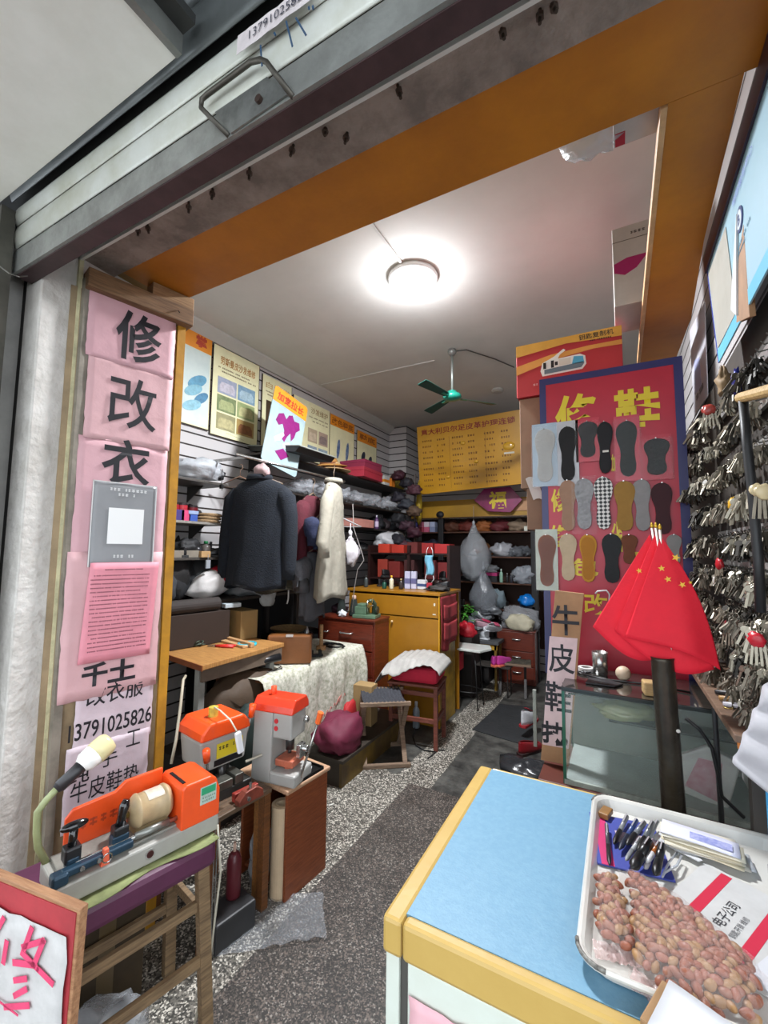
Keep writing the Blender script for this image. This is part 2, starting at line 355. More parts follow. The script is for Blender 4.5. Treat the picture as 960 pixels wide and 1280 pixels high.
# awning soffit panels outside
AW=mk('#efeee8',.55,0,.25,3.5,.05,40,dirtc='#bdb9a8')
za=2.76
aw=E('awning_panel','dirty white flat awning panel overhead outside the shop','awning',(-1.5,.2,za))
def ab(x0,y0,z0,x1,y1,z1): return MB().box(x0+1.5,y0-.2,z0-za,x1+1.5,y1-.2,z1-za)
ob('panel',ab(-1.93,-1.2,za,-.925,.60,za+.03),AW,aw,bevel=.002)
ob('panel',ab(-3.6,-1.2,za+.002,-1.936,.59,za+.03),AW,aw,bevel=.002)
ob('edge_trim',ab(-.925,-1.2,za-.004,-.905,.60,za+.06),mk('#8a8c88',.4,.6,.3,8),aw)
ob('edge_trim',ab(-.905,-1.2,za+.05,-.86,.60,za+.075),mk('#3c3d3c',.5,.4),aw)
S('trim_15',MB().box(-3.6,.66,2.79,1.3,.84,3.6),mk('#2a2a2a',.9))
S('trim_16',MB().box(-3.8,-1.25,3.3,1.4,.66,3.5),mk('#4a4b4a',.9))
# right door jamb boards
S('trim_17',MB().box(.40,.95,0,.46,1.1,2.7),mk('#9a9186',.8,0,.3,9))
# bigger street ground and opposite frontage are outside the view
# ---------- lights
w=bpy.data.worlds.new('overcast'); SC.world=w; w.use_nodes=True
w.node_tree.nodes['Background'].inputs[0].default_value=(.86,.93,1.0,1); w.node_tree.nodes['Background'].inputs[1].default_value=2.5
lp=at(516,345,z=CEIL)
le=E('ceiling_light','round white ceiling light glowing in the middle of the ceiling','light',lp)
ob('housing',MB().lathe([(.158,0),(.165,-.02),(.16,-.032),(.15,-.036)],32),mk('#e8e8e8',.4),le,smooth=True)
ob('diffuser',MB().lathe([(.15,-.034),(.12,-.05),(.06,-.058),(.004,-.06)],32),mk('#f4f8ff',.4,emit=16),le,smooth=True)
for k in range(3):
    a=k*2.1+.4; ob('bulb_spot',MB().lathe([(.012,-.062),(.008,-.068),(.001,-.07)],10,(.03*math.cos(a),.03*math.sin(a),0)),mk('#c8ccd4',.4,emit=5),le)
for _n,_t,_e,_z in (('ceiling_lamp','AREA',100,-.08),('ceiling_lamp_glow','POINT',15,-.16)):
    la=bpy.data.lights.new(_n,_t); la.energy=_e; la.color=(.93,.96,1)
    if _t=='AREA': la.shape='DISK'; la.size=.28
    else: la.shadow_soft_size=.11
    lo=bpy.data.objects.new(_n,la); COL.objects.link(lo); lo.location=lp+Vector((0,0,_z)); lo['kind']='structure'
T('cable_conduit','white plastic cable conduit running across the ceiling to the round light','conduit',MB().box(lp.x-.012,lp.y-.9,CEIL-.012,lp.x+.004,lp.y-.1,CEIL-.001),mk('#c8c6c2',.6))
# fan
fp=at(565,437,z=CEIL)
TEAL=mk('#1f8f7a',.3,0,.2,9,coat=.3)
fan=E('ceiling_fan','green ceiling fan with three dark blades hanging from the ceiling','fan',fp)
fz=-.44
ob('canopy',MB().lathe([(.035,0),(.04,-.03),(.02,-.06)],16),mk('#8d8f8c',.4,.4),fan,smooth=True)
ob('rod',MB().cyl((0,0,-.05),(0,0,fz+.04),.011,n=10),mk('#9aa09c',.4,.5),fan,smooth=True)
ob('motor',MB().lathe([(.02,.06),(.04,.05),(.045,.035),(.075,.02),(.085,0),(.075,-.02),(.04,-.03),(.005,-.034)],24,(0,0,fz)),TEAL,fan,smooth=True)
_h=at(567,493,z=CEIL-.44); FA=[math.atan2(*(lambda d:(d.y,d.x))(at(u,v,z=CEIL-.44)-_h)) for u,v in ((518,468),(520,522),(645,507))]
for k in range(3):
    a=FA[k]
    mb=MB()
    def bl(u,w,a=a):
        r=.09+.37*w; wd=(.05+.05*w)*(u-.5); z=fz-.004+.02*(u-.5)
        if w>.93: wd*=.85
        return (r*math.cos(a)-wd*math.sin(a),r*math.sin(a)+wd*math.cos(a),z)
    mb.grid(bl,4,10); b=ob('blade',mb,mk('#1c4a40',.4,0,.2,9),fan,solid=.004)
    ob('bracket',MB().bar((.06*math.cos(a),.06*math.sin(a),fz-.012),(.16*math.cos(a),.16*math.sin(a),fz-.008),.03,.004),TEAL,b)
cpts=[fp+Vector((.02,0,-.02)),fp+Vector((.12,.05,-.008)),fp+Vector((.3,.35,-.01)),fp+Vector((.42,.62,-.01))]
T('fan_cable','thin dark cable running along the ceiling behind the fan','cable',MB().tube(cpts,.005,6),mk('#4c4a48',.6))
T('ceiling_rose','round white junction box on the ceiling behind the fan','junction box',MB().lathe([(.07,0),(.07,-.02),(.05,-.035),(.001,-.036)],20),mk('#b5b3ae',.5),at(622,487,z=CEIL-.0005))
p1=at(476,284,z=CEIL); 
T('cable_conduit','thin white conduit crossing the ceiling above the posters','conduit',MB().box(WL+.1,3.72,CEIL-.01,-1.5,3.735,CEIL-.001),mk('#c8c6c2',.6))
# ================================================================= PINK PAPERS ON THE JAMB
INK=mk('#15131a',.6)
PK=mk('#cfa2a8',.7,0,.28,7,.35,18,dirtc='#b98a92'); PK2=mk('#d0a5a8',.7,0,.25,9,.35,18,dirtc='#b88d8c'); PKW=mk('#cbbac1',.7,0,.2,9,.35,18,dirtc='#b59ba4')
def paper(label,px,mat,lift,cat='sign',amp=.003,seed=1,ragged=.004,quad=None,name='paper_sign',skew=0):
    e=E(name,label,cat,J0,JZ); x0,z0,x1,z1=px
    ob('paper',sheet(x0,z0,x1,z1,-lift,amp=amp,seed=seed,ragged=ragged,nx=12,nz=14,skew=skew),mat,e,smooth=True); e['_y']=-(lift+1.7*amp+.0016); return e
def jz(v): return JAMB.px(160,v)[1]
g=[JAMB.px(u,v) for u,v in ((118,362),(225,403),(70,870),(196,960))]
XL=-.345; XR=-.012
def jbox(u0,v0,u1,v1): return pxbox(JAMB,u0,v0,u1,v1)
zt=jz(378); 
s1=paper('pink paper sheet with the large black character for mend, topmost on the door jamb',(XL,jz(459),XR,zt),PK,.006,seed=1)
x0,z0,x1,z1=jbox(143,393,201,455); text(s1,'修',x0,z0,x1,z1,INK,y=s1['_y'],bold=.02)
s2=paper('pink paper sheet with the large black character for alter, second from the top',(XL+.012,jz(556),XR,jz(455)),PK2,.004,seed=2)
x0,z0,x1,z1=jbox(134,473,195,537); text(s2,'改',x0,z0,x1,z1,INK,y=s2['_y'],bold=.008)
s3=paper('tall pink paper sheet with the large black character for clothes, above the grey notice',(XL,jz(712),XR-.004,jz(554)),PK,.002,seed=3,ragged=.006)
x0,z0,x1,z1=jbox(126,550,187,607); text(s3,'衣',x0,z0,x1,z1,INK,y=s3['_y'],bold=.02)
s4=paper('creased pink paper sheet low on the jamb with two half covered black characters',(XL-.01,jz(862),XR-.004,jz(690)),PK2,.006,amp=.003,seed=4,ragged=.007)
x0,z0,x1,z1=jbox(101,828,133,857); text(s4,'千',x0,z0,x1,z1,INK,y=s4['_y'],bold=.035)
x0,z0,x1,z1=jbox(134,823,168,850); text(s4,'土',x0,z0,x1,z1,INK,y=s4['_y'],bold=.035)
s5=paper('pale pink paper strip with a handwritten phone number',(XL+.05,jz(925),XR-.012,jz(850)),PKW,.009,seed=5,ragged=.004,amp=.002) if 0 else paper('pale pink paper strip with a handwritten phone number',(XL+.05,jz(925),XR-.012,jz(850)),PKW,.003,seed=5,ragged=.004)
x0,z0,x1,z1=jbox(82,876,188,916); text(s5,'13791025826',x0+.01,jz(908),x1,jz(888),INK,y=s5['_y'],bold=.012)
x0,z0,x1,z1=jbox(108,846,178,872); text(s5,'改衣服',x0,jz(872),x1,jz(848),INK,y=s5['_y'],bold=.01)
s6=paper('white paper sheet advertising leather insoles in black, lowest on the jamb',(XL+.03,jz(1010),XR-.02,jz(915)),PKW,.006,seed=6,ragged=.004)
x0,z0,x1,z1=jbox(86,905,174,960)
text(s6,'纯',JAMB.px(86,943)[0],jz(957),JAMB.px(112,943)[0],jz(934),INK,y=s6['_y'],bold=.004)
text(s6,'手',JAMB.px(124,930)[0],jz(948),JAMB.px(146,930)[0],jz(926),INK,y=s6['_y'],bold=.004)
text(s6,'工',JAMB.px(157,918)[0],jz(932),JAMB.px(174,918)[0],jz(913),INK,y=s6['_y'],bold=.004)
text(s6,'牛皮鞋垫',JAMB.px(88,970)[0],jz(979),JAMB.px(172,955)[0],jz(955),INK,y=s6['_y'],bold=.004)
q=paper('grey printed notice with a blank white square, taped over the pink sheets',pxbox(JAMB,111,604,192,708),mk('#8b8c8e',.3,0,.25,6,dirtc='#6a6b6d'),.0135,'notice',amp=.001,seed=7,ragged=0,name='grey_notice')
x0,z0,x1,z1=pxbox(JAMB,133,636,177,680); xa,za0,xb,zb0=pxbox(JAMB,111,604,192,708)
ob('white_square',MB().box(x0,-.0175,z0,x1,-.0165,z1),mk('#e6e6e4',.4),q)
for zz,a,b,c in ((zb0-.035,xa+.06,xb-.05,.012),(zb0-.055,xa+.09,xb-.09,.012),(za0+.035,xa+.085,xb-.085,.012)): scribble(q,[(a,b,zz)],mk('#d9d9d8',.5),y=-.0172,h=c,seed=3)
fr=[]
for a in (0,1): fr.append(1)
ob('pale_border',MB().box(xa,-.0170,za0,xa+.004,-.0165,zb0).box(xb-.004,-.0170,za0,xb,-.0165,zb0).box(xa,-.0170,zb0-.004,xb,-.0165,zb0),mk('#c9c8c6',.4),q)
s8=paper('bright pink printed notice full of small text, below the grey notice',pxbox(JAMB,103,703,190,822),mk('#dc8c99',.6,0,.12,9),.020,'notice',amp=.001,seed=8,ragged=0,name='pink_notice',skew=.02)
xa,za0,xb,zb0=pxbox(JAMB,103,703,190,822); rows=[(xa+.06,xb-.05,zb0-.03)]
rr=random.Random(4)
for k in range(19):
    rows.append((xa+.02+(.01 if k%5==0 else 0)-.006+ .004*k/19,xb-.03-(.12*rr.random() if k%5==4 else 0),zb0-.052-k*.0158))
scribble(s8,rows,mk('#6e3c48',.6),y=-.0228,h=.0048,seed=5,gap=.2)

for _o in (s1,s2,s3,s4,s5,s6,q,s8): del _o['_y']
# ================================================================= STOOL + KEY CUTTING MACHINE
OR2=mk('#f2541c',.35,0,.12,12,coat=.2); GR=mk('#a5a49d',.4,0,.3,7,dirtc='#7c7568'); BLK=mk('#17171a',.35,0,.1); CHROME=mk('#b9b9b6',.25,.9,.3,20); BRASS=mk('#a98e50',.35,.7,.3,20)
BLUE=mk('#274357',.4,.3,.35,15)
A=Vector((-1.323,.655,0)); B=Vector((-1.226,1.105,0)); ang=math.atan2(B.y-A.y,B.x-A.x)
SZ=.60
st=E('wooden_stool','wooden stool with a purple padded seat under the orange key machine','stool',(A.x,A.y,0),ang)
LW=wood('#8d7455','#5d4a35',.7)
for (x,y) in ((-.02,.02),(.41,.02),(-.02,.24),(.41,.24)):
    sx=-.025 if x<0 else .025; sy=-.03 if y<.1 else .03
    ob('leg',MB().bar((x+sx,y+sy,0),(x,y,SZ-.07),.038,.03,up=(0,1,0)),LW,st,bevel=.002)
for z in (.22,.38):
    ob('stretcher',MB().bar((-.02,.0 if z<.3 else .02,z),(.43,.0 if z<.3 else .02,z+.0),.018,.032),LW,st,bevel=.002)
ob('stretcher',MB().bar((.43,.0,.33),(.43,.26,.33),.018,.032),LW,st,bevel=.002)
ob('stretcher',MB().bar((-.03,.0,.2),(-.03,.26,.2),.018,.032),LW,st,bevel=.002)
ob('stretcher',MB().bar((-.02,.255,.25),(.43,.255,.25),.018,.032),LW,st,bevel=.002)
ob('seat_pad',MB().box(-.05,-.035,SZ-.085,.435,.285,SZ-.008),mk('#5a2a48',.45,0,.2,9,.2,12),st,bevel=.018)
def cl(u,w):
    x=.02+.42*u; y=-.030+.24*w-.012*math.sin(u*9); return (x,y,SZ-.006+.0015*noise.noise(Vector((x*30,y*30,0))))
T('green_cloth','thin yellow-green cloth between the machine and the purple stool seat','cloth',MB().grid(cl,20,8),mk('#8f9763',.8,0,.4,15),(A.x,A.y,0),ang,smooth=True,solid=.003)
km=E('key_cutting_machine','orange and grey key cutting machine with a beige motor, standing on the padded stool','key machine',(A.x,A.y,SZ),ang)
ob('base',MB().box(0,0,.0,.455,.16,.055),GR,km,bevel=.006)
ob('base_ledge',MB().box(.02,.03,.055,.45,.15,.063),mk('#8f8e86',.5,0,.4,12),km,bevel=.002)
ob('switch_hole',MB().cyl((.235,-.002,.03),(.235,.004,.03),.014,n=20),mk('#c8c8c4',.3,.8),km)
ob('switch',MB().cyl((.235,-.004,.03),(.235,.002,.03),.010,n=16),mk('#3a1414',.3),km)
# housing: chamfered orange box at the far end
ob('housing',MB().prism([(.325,.05),(.455,.05),(.455,.135),(.44,.175),(.42,.185),(.335,.185),(.325,.175)],-.002,.155),OR2,km,bevel=.005,label='bright orange plastic housing')
ob('housing_slot',MB().box(.335,.02,.185,.345,.12,.1865).box(.335,.02,.1845,.345,.12,.1868),BLK,km)
lb=ob('rating_label',MB().box(.385,-.0035,.105,.44,-.002,.16),mk('#b8ccc0',.4,0,.2,60),km)
ob('label_band',MB().box(.388,-.0042,.135,.437,-.0034,.157),mk('#2f9a6c',.4),lb)
scribble(lb,[(.392,.434,.122),(.392,.43,.112)],mk('#6c7c74',.5),y=-.0036,h=.006,seed=6)
ob('back_shield',MB().prism([(.05,.06),(.05,.15),(.07,.172),(.18,.178),(.21,.200),(.325,.200),(.325,.06)],.145,.158),OR2,km,bevel=.004,label='flat orange splash shield')
scribble(km,[(.09,.17,.105)],mk('#b8401c',.5),y=.1438,h=.024,seed=14)
mo=ob('motor',MB().lathe([(.012,0),(.03,.002),(.043,.012),(.05,.02),(.05,.025),(.047,.026),(.047,.10),(.05,.101),(.05,.108),(.042,.118),(.03,.12)],28),mk('#b9a27c',.45,0,.25,12),km,smooth=True,loc=(.20,.085,.125),rot=(0,R(90),0),label='beige cylindrical motor')
ob('motor_label',MB().grid(lambda u,w:(.0476*math.cos(-1.9+1.1*u-PI/2),.0476*math.sin(-1.9+1.1*u-PI/2)*1.0,.045+.05*w),10,2),mk('#c9c3b0',.4,0,.3,90,dirtc='#a85a48'),mo,solid=.0006)
ob('motor_foot',MB().box(.215,.06,.06,.31,.115,.085),mk('#9a8862',.5),km)
ob('spindle',MB().cyl((.17,.085,.125),(.20,.085,.125),.009,n=12),BRASS,km,smooth=True)
ob('cutter_wheel',MB().cyl((.178,.085,.125),(.184,.085,.125),.028,n=28),CHROME,km,smooth=False)
ob('guide_rod',MB().cyl((.05,.03,.082),(.37,.03,.082),.007,n=12),CHROME,km,smooth=True)
ob('rod_sleeve',MB().cyl((.20,.03,.082),(.30,.03,.082),.010,n=14),mk('#8b8d88',.35,.6),km,smooth=True)
cr=ob('carriage',MB().box(.015,.005,.068,.19,.028,.088).box(.03,.028,.07,.06,.06,.1).box(.14,.028,.07,.185,.06,.105),BLUE,km,bevel=.004,label='dark blue cast carriage')
ob('carriage_end',MB().box(-.008,-.002,.055,.03,.034,.086),BLUE,km,bevel=.006)
for (x,tilt) in ((.045,0),(.165,0)):
    b=ob('vise',MB().box(x-.02,.03,.085,.02+x,.07,.125),BLK,km,bevel=.005)
    if x<.1: ob('vise_knob',MB().cyl((x,.05,.12),(x+.003,.05,.17),.011,n=12).ell((x+.003,.05,.175),(.035,.014,.012)),mk('#101012',.15,coat=.5),b,smooth=True)
    else: ob('vise_knob',MB().tube([(x,.05,.12),(x+.004,.05,.15),(x+.010,.05,.175),(x+.014,.05,.19)],[.014,.012,.015,.009],12),mk('#101012',.15,coat=.5),b,smooth=True)
ob('key_gauge',MB().tube([(.12+.012*math.cos(t/12*2*PI),.002,.075+.012*math.sin(t/12*2*PI)) for t in range(13)],.0018,6),CHROME,km)
ob('tab',MB().prism([(.105,.055),(.128,.055),(.124,.098),(.112,.098)],.004,.02),mk('#e8694a',.4),km,bevel=.002,label='salmon plastic stop tab')
ob('tab',MB().box(.352,.012,.060,.372,.045,.105),mk('#e8694a',.4),km,bevel=.003,label='salmon plastic stop tab')
for x in (.06,.10): ob('screw',MB().cyl((x,-.001,.078),(x,.006,.078),.006,n=10),CHROME,km)
# gooseneck lamp fixed on the machine base
inv=Matrix.Rotation(-ang,3,'Z')
def kl(u,v,x): p=at(u,v,x=x)-Vector((A.x,A.y,SZ)); return inv@p
neck=[kl(49,1078,-1.462),kl(46,1040,-1.47),kl(47,1015,-1.47),kl(58,1000,-1.465),kl(72,985,-1.455)]
neck2=[]
for i in range(len(neck)-1):
    for t in (0,.5): neck2.append(neck[i].lerp(neck[i+1],t))
neck2.append(neck[-1])
base=E('gooseneck_lamp','green gooseneck work lamp with a cream bulb rising from the machine base','lamp',(A.x,A.y,SZ),ang)
neck2[0]=Vector((.012,.145,.05))
ob('gooseneck',MB().tube(neck2,.0095,10),mk('#a3ac7c',.5,0,.2,20),base,smooth=True)
s0=kl(70,987,-1.455); s1_=kl(96,963,-1.45); b0=kl(106,953,-1.45); b1=kl(118,943,-1.45); b2=kl(138,925,-1.45)
ob('socket',MB().tube([s0,s0.lerp(s1_,.15),s0.lerp(s1_,.16),s1_,s1_.lerp(b0,.6)],[.012,.016,.018,.018,.02],14),mk('#2a282b',.4),base,smooth=True)
bb=ob('bulb',MB().tube([s1_.lerp(b0,.5),b0,b1],[.02,.030,.034],18),mk('#e9e7e2',.35),base,smooth=True,label='white plastic bulb collar')
ob('bulb_globe',MB().tube([b1,b1.lerp(b2,.3),b1.lerp(b2,.75),b1.lerp(b2,.95),b2],[.034,.035,.034,.028,.008],18),mk('#d9cd9c',.3),bb,smooth=True)
# things inside and under the stool
T('plastic_bag','clear crumpled plastic bag lying under the purple padded stool','bag',MB().ell((0,0,.06),(.10,.12,.08),20,14,.4,3,flat=.7),plastic('#b9bcc0',.45),(-1.42,.86,0),smooth=True)
T('black_basin','black round plastic basin on the floor beneath the padded stool','basin',MB().lathe([(.08,0),(.10,.01),(.115,.07),(.12,.075),(.11,.07),(.09,.02),(.001,.015)],24),mk('#1b1b1e',.4),(-1.33,.72,0),smooth=True)
cb=E('cardboard_carton','dull brown carton pushed behind the padded stool legs','carton',(-1.62,.95,0),ang)
ob('carton_body',MB().box(-.12,-.08,0,.12,.08,.4),mk('#3e301c',.8,0,.4,6),cb,bevel=.003); ob('tape',MB().box(-.025,-.0805,0,.025,.0805,.4005),mk('#57472e',.4),cb)
T('white_cable','white mains cable hanging from the machine behind the stool','cable',MB().tube([Vector((-1.22,1.09,.62)),Vector((-1.23,1.12,.45)),Vector((-1.24,1.10,.2)),Vector((-1.25,1.05,.01))],.004,6),mk('#b9b4a4',.5),smooth=True)
# ---------- leaning board with pink brush character, bottom left
LB=Fr((-1.0,.52,0),R(9)); lb=E('leaning_signboard','white paper sign with a pink brushed character on a red-edged board','sign',LB.o,LB.rz,rx=R(0))
xr,zr=LB.px(100,1137); xr2,zr2=LB.px(80,1300)
ob('board',MB().prism([(xr-.60,0),(xr-.03,0),(xr,zr),(xr-.60,zr)],0.0,.018),wood('#a57b58','#7c5336',.6),lb,bevel=.002)
ob('red_backing',MB().prism([(xr-.59,.01),(xr-.037,.01),(xr-.008,zr-.008),(xr-.59,zr-.008)],-.002,.0),mk('#a8323a',.5,0,.3,9),lb)
ob('white_sheet',sheet(xr-.58,.03,xr-.022,zr-.052,-.003,amp=.003,nx=16,nz=16,seed=11,ragged=.008),mk('#bdbbb9',.7,0,.2,12,.5,14),lb,smooth=True,label='crumpled white paper')
PB=mk('#d8416c',.6,0,.2,30)
def stroke(pts,w):
    q=[LB.px(*p) for p in pts]; mb=MB()
    for i in range(len(q)-1):
        a=Vector((q[i][0],-.0115,q[i][1])); b=Vector((q[i+1][0],-.0115,q[i+1][1])); d=(b-a).normalized()*w*.3
        mb.bar(a-d,b+d,.001,w,up=(0,0,1)) if abs(d.x)>abs(d.z) else mb.bar(a-d,b+d,w,.001,up=(0,1,0))
    ob('brush_stroke',mb,PB,lb)
for pts,w in (([(12,1143),(0,1165)],.013),([(16,1172),(12,1197)],.013),([(47,1155),(38,1180)],.013),([(36,1178),(62,1170)],.012),([(62,1170),(50,1200),(25,1197)],.013),([(35,1185),(55,1205),(73,1223)],.012),([(40,1217),(26,1219)],.012),([(40,1230),(26,1238)],.012),([(43,1250),(14,1252)],.012),([(3,1180),(2,1200)],.012),([(0,1240),(30,1262)],.004)):
    stroke(pts,w*.95)
# ================================================================= CABINET, PRESSES
# side-lying bedside cabinet
a0=P0=Vector((-1.335,1.60,0)); 
bc=E('bedside_cabinet','reddish brown open-backed cabinet carrying the grey and red press','cabinet',(-1.34,1.585,0),R(84))
CW=wood('#8c4a28','#6a3218',.45); CT=wood('#c09a7c','#a07a5c',.5)
ob('side_panel',MB().box(0,0,0,.265,.016,.455),CW,bc,bevel=.003)
ob('side_panel',MB().box(0,.30,0,.265,.316,.455),CW,bc,bevel=.003)
ob('back_panel',MB().box(.25,.016,0,.262,.30,.455),CW,bc)
ob('bottom_panel',MB().box(0.02,.016,.03,.25,.30,.045),CW,bc)
ob('top',MB().box(-.012,-.012,.455,.275,.328,.475),CT,bc,bevel=.006,label='worn pale top with rounded edge')
ro=E('paper_roll','fat roll of kraft paper standing inside the open cabinet','paper roll',(-1.40,1.622,0))
ob('roll',MB().lathe([(.020,0.0),(.048,.0),(.048,.385),(.022,.385),(.022,.02)],28,caps=False),mk('#cdb494',.8,0,.12,12),ro,smooth=False)
ob('inner_wrap',MB().lathe([(.030,.30),(.034,.3),(.036,.386),(.030,.387)],20,caps=False),mk('#b39a78',.8),ro)
# press 3 (red / grey)
RED=mk('#e23f22',.35,0,.15,12,coat=.2); GP=mk('#a9a8a4',.4,0,.25,6,dirtc='#85817a')
pr=E('key_milling_machine','grey upright key milling machine with a red cap and long lever, on the cabinet','key machine',(-1.47,1.60,.475),R(98)); pr.scale=(1.22,1.1,1.22)
# local x: away from the street ; local -y: toward the aisle
ob('column',MB().prism([(-.02,.0),(.10,.0),(.10,.255),(-.01,.255)],-.02,.075),GP,pr,bevel=.006)
ob('foot',MB().box(-.02,-.14,0,.11,-.015,.045),GP,pr,bevel=.008)
ob('head',MB().box(-.005,-.11,.16,.10,-.015,.255),GP,pr,bevel=.008)
ob('cap',MB().prism([(-.016,.255),(.112,.255),(.108,.28),(.09,.305),(.01,.305),(-.008,.28)],-.118,.082),RED,pr,bevel=.006,label='red plastic cap')
ob('knob',MB().cyl((.045,.02,.30),(.045,.02,.335),.012,n=12),mk('#e8552e',.4),pr,smooth=True)
for z in (.225,.198): ob('button',MB().cyl((-.008,-.035,z),(-.002,-.035,z),.009,n=14),mk('#c02c34',.3),pr)
ob('table_vise',MB().box(.0,-.115,.06,.085,-.03,.085).cyl((.04,-.07,.04),(.04,-.07,.065),.02),mk('#c06a50',.4,0,.4,20),pr,bevel=.003,label='reddish vise table')
ob('chuck',MB().cyl((.045,-.07,.11),(.045,-.07,.17),.018,n=14).cyl((.045,-.07,.095),(.045,-.07,.11),.008,n=10),mk('#5a5a5a',.3,.8),pr,smooth=True)
ob('clamp',MB().box(.03,-.13,.085,.07,-.11,.135).cyl((.05,-.13,.12),(.05,-.155,.12),.012,n=12),CHROME,pr,bevel=.002)
lv=ob('lever',MB().cyl((.03,-.135,.02),(.045,-.205,.23),.005,n=10),CHROME,pr,smooth=True)
ob('lever_grip',MB().cyl((.0445,-.202,.222),(.047,-.214,.262),.012,.013,n=8),mk('#ee6a2c',.4),lv)
ob('front_knob',MB().ell((.09,-.118,.21),(.014,.014,.014)),CHROME,pr,smooth=True)
ob('side_handle',MB().cyl((-.02,.02,.10),(-.07,.06,.09),.005,n=8),mk('#b0aa9a',.4,.4),pr)
tr=E('parts_tray','black metal tray of key bits in front of the red capped machine','tray',(-1.375,1.72,.475),R(84))
ob('tray_dish',MB().box(-.10,-.055,0,.10,.055,.004).box(-.10,-.055,0,.10,-.05,.014).box(-.10,.05,0,.10,.055,.014).box(-.10,-.055,0,-.095,.055,.014).box(.095,-.055,0,.10,.055,.014),mk('#1c1c1c',.3,.3),tr,bevel=.001)
T('white_tag','small white plastic tag lying on the black parts tray','tag',MB().box(-.02,-.01,0,.02,.01,.004),mk('#d8dcdf',.4),(-1.36,1.75,.4955),R(30),bevel=.001)
kb=None
for i in range(9):
    p=(-1.375+random.uniform(-.03,.03),1.72+random.uniform(-.07,.07),.480)
    if kb is None: kb=T('loose_key_blank','bare metal key blank among others in the black parts tray','key',MB().cyl((0,0,0),(0,0,.002),.009,n=10).box(.006,-.003,0,.036,.003,.002),mk('#a8a294',.3,.8,.3,20),p,random.random()*6,'loose key blanks in the parts tray')
    else: dup(kb,p,(0,0,random.random()*6))
# low table with press 2 (orange) and red clamp
lt=E('low_work_table','low dark wooden work table beside the open cabinet','table',(-1.52,1.25,0),R(84))
TW=wood('#7a4a24','#4d2f18',.5)
ob('top',MB().box(-.02,-.10,.475,.30,.29,.495),wood('#6a5440','#3f3226',.5),lt,bevel=.003)
for (x,y) in ((0,-.08),(.28,-.08),(0,.27),(.28,.27)): ob('leg',MB().box(x-.02,y-.02,0,x+.015,y+.02,.475),TW,lt,bevel=.002)
ob('side_board',MB().box(.27,-.09,0,.29,-.02,.475),wood('#9a6430','#6c4420',.5),lt,bevel=.002)
p2=E('drill_press','orange capped key drilling machine with two orange levers, behind the orange key cutter','key machine',(-1.64,1.40,.495),R(80)); p2.scale=(1.05,1.05,1.12)
ob('base',MB().box(-.08,-.14,0,.12,.10,.035),mk('#3a3a38',.4,.3),p2,bevel=.004)
ob('column',MB().box(-.03,.0,.035,.10,.09,.11),mk('#2c2c2c',.4),p2,bevel=.004)
ob('body',MB().prism([(-.075,.10),(.115,.10),(.13,.215),(-.09,.215)],-.09,.085),GP,p2,bevel=.01)
ob('cap',MB().prism([(-.095,.215),(.135,.215),(.128,.245),(.10,.275),(-.06,.275),(-.09,.245)],-.10,.095),OR2,p2,bevel=.008,label='orange plastic cap')
yl=ob('warning_label',MB().box(-.02,-.0925,.135,.10,-.091,.19),mk('#d6c22a',.5),p2,label='yellow printed label'); scribble(yl,[(-.01,.09,.165)],mk('#4a4420',.5),y=-.093,h=.014,seed=3)
ob('dark_strip',MB().box(-.03,-.0925,.11,.10,-.091,.132),BLK,p2)
ob('tin',MB().cyl((.0,-.02,.272),(.0,-.02,.31),.02,n=16),mk('#c9b84a',.4,0,.3,40),p2,smooth=False,label='small yellow and white cap on top')
lv=ob('lever',MB().cyl((-.06,-.10,.10),(-.085,-.13,.17),.005,n=8),CHROME,p2,smooth=True); ob('lever_grip',MB().cyl((-.083,-.128,.16),(-.095,-.14,.205),.013,.015,n=10),OR2,lv,smooth=True)
lv=ob('lever',MB().cyl((.12,-.06,.12),(.14,-.09,.255),.005,n=8),CHROME,p2,smooth=True); ob('lever_grip',MB().cyl((.14,-.09,.25),(.143,-.096,.30),.012,.015,n=10),OR2,lv,smooth=True)
ob('chuck',MB().cyl((.02,-.07,.04),(.02,-.07,.10),.016,n=12),mk('#4c4c4c',.3,.8),p2,smooth=True)
ob('vise',MB().box(-.04,-.14,.035,.03,-.06,.065).box(.04,-.14,.035,.08,-.06,.07),mk('#6a6a62',.35,.6,.4,20),p2,bevel=.003)
T('lamp_switch','white inline switch hanging on a cream cord beside the orange drilling machine','switch',MB().box(-.013,-.008,-.045,.013,.008,.045),mk('#e9ecf0',.35),at(299,928,x=-1.44),rot=(0,R(-12),R(80)),bevel=.004)
q=[at(268,884,x=-1.6),at(275,888,x=-1.55),at(288,900,x=-1.48),at(296,914,x=-1.44)]
T('hanging_switch_wire','cream wire running from the drilling machine top to the white switch','wire',MB().tube(q,.0035,6),mk('#cfc8b4',.5),smooth=True)
rc=E('red_hand_vise','worn red metal clamp lying on the low dark work table','vise',at(288,985,z=.496),R(80))
rc.location=(-1.42,1.42,.496)
ob('jaw',MB().prism([(-.06,.0),(.06,.0),(.055,.03),(.02,.05),(-.03,.045),(-.06,.02)],-.035,.0),mk('#8c4434',.5,.2,.5,20),rc,bevel=.003)
ob('jaw',MB().box(-.055,.006,.0,.06,.03,.035),mk('#a8392c',.5,.2,.5,20),rc,bevel=.003)
ob('bolt',MB().cyl((0,-.02,.045),(0,-.02,.07),.006,n=10).cyl((-.02,-.045,.02),(-.02,-.03,.02),.008,n=10),CHROME,rc)
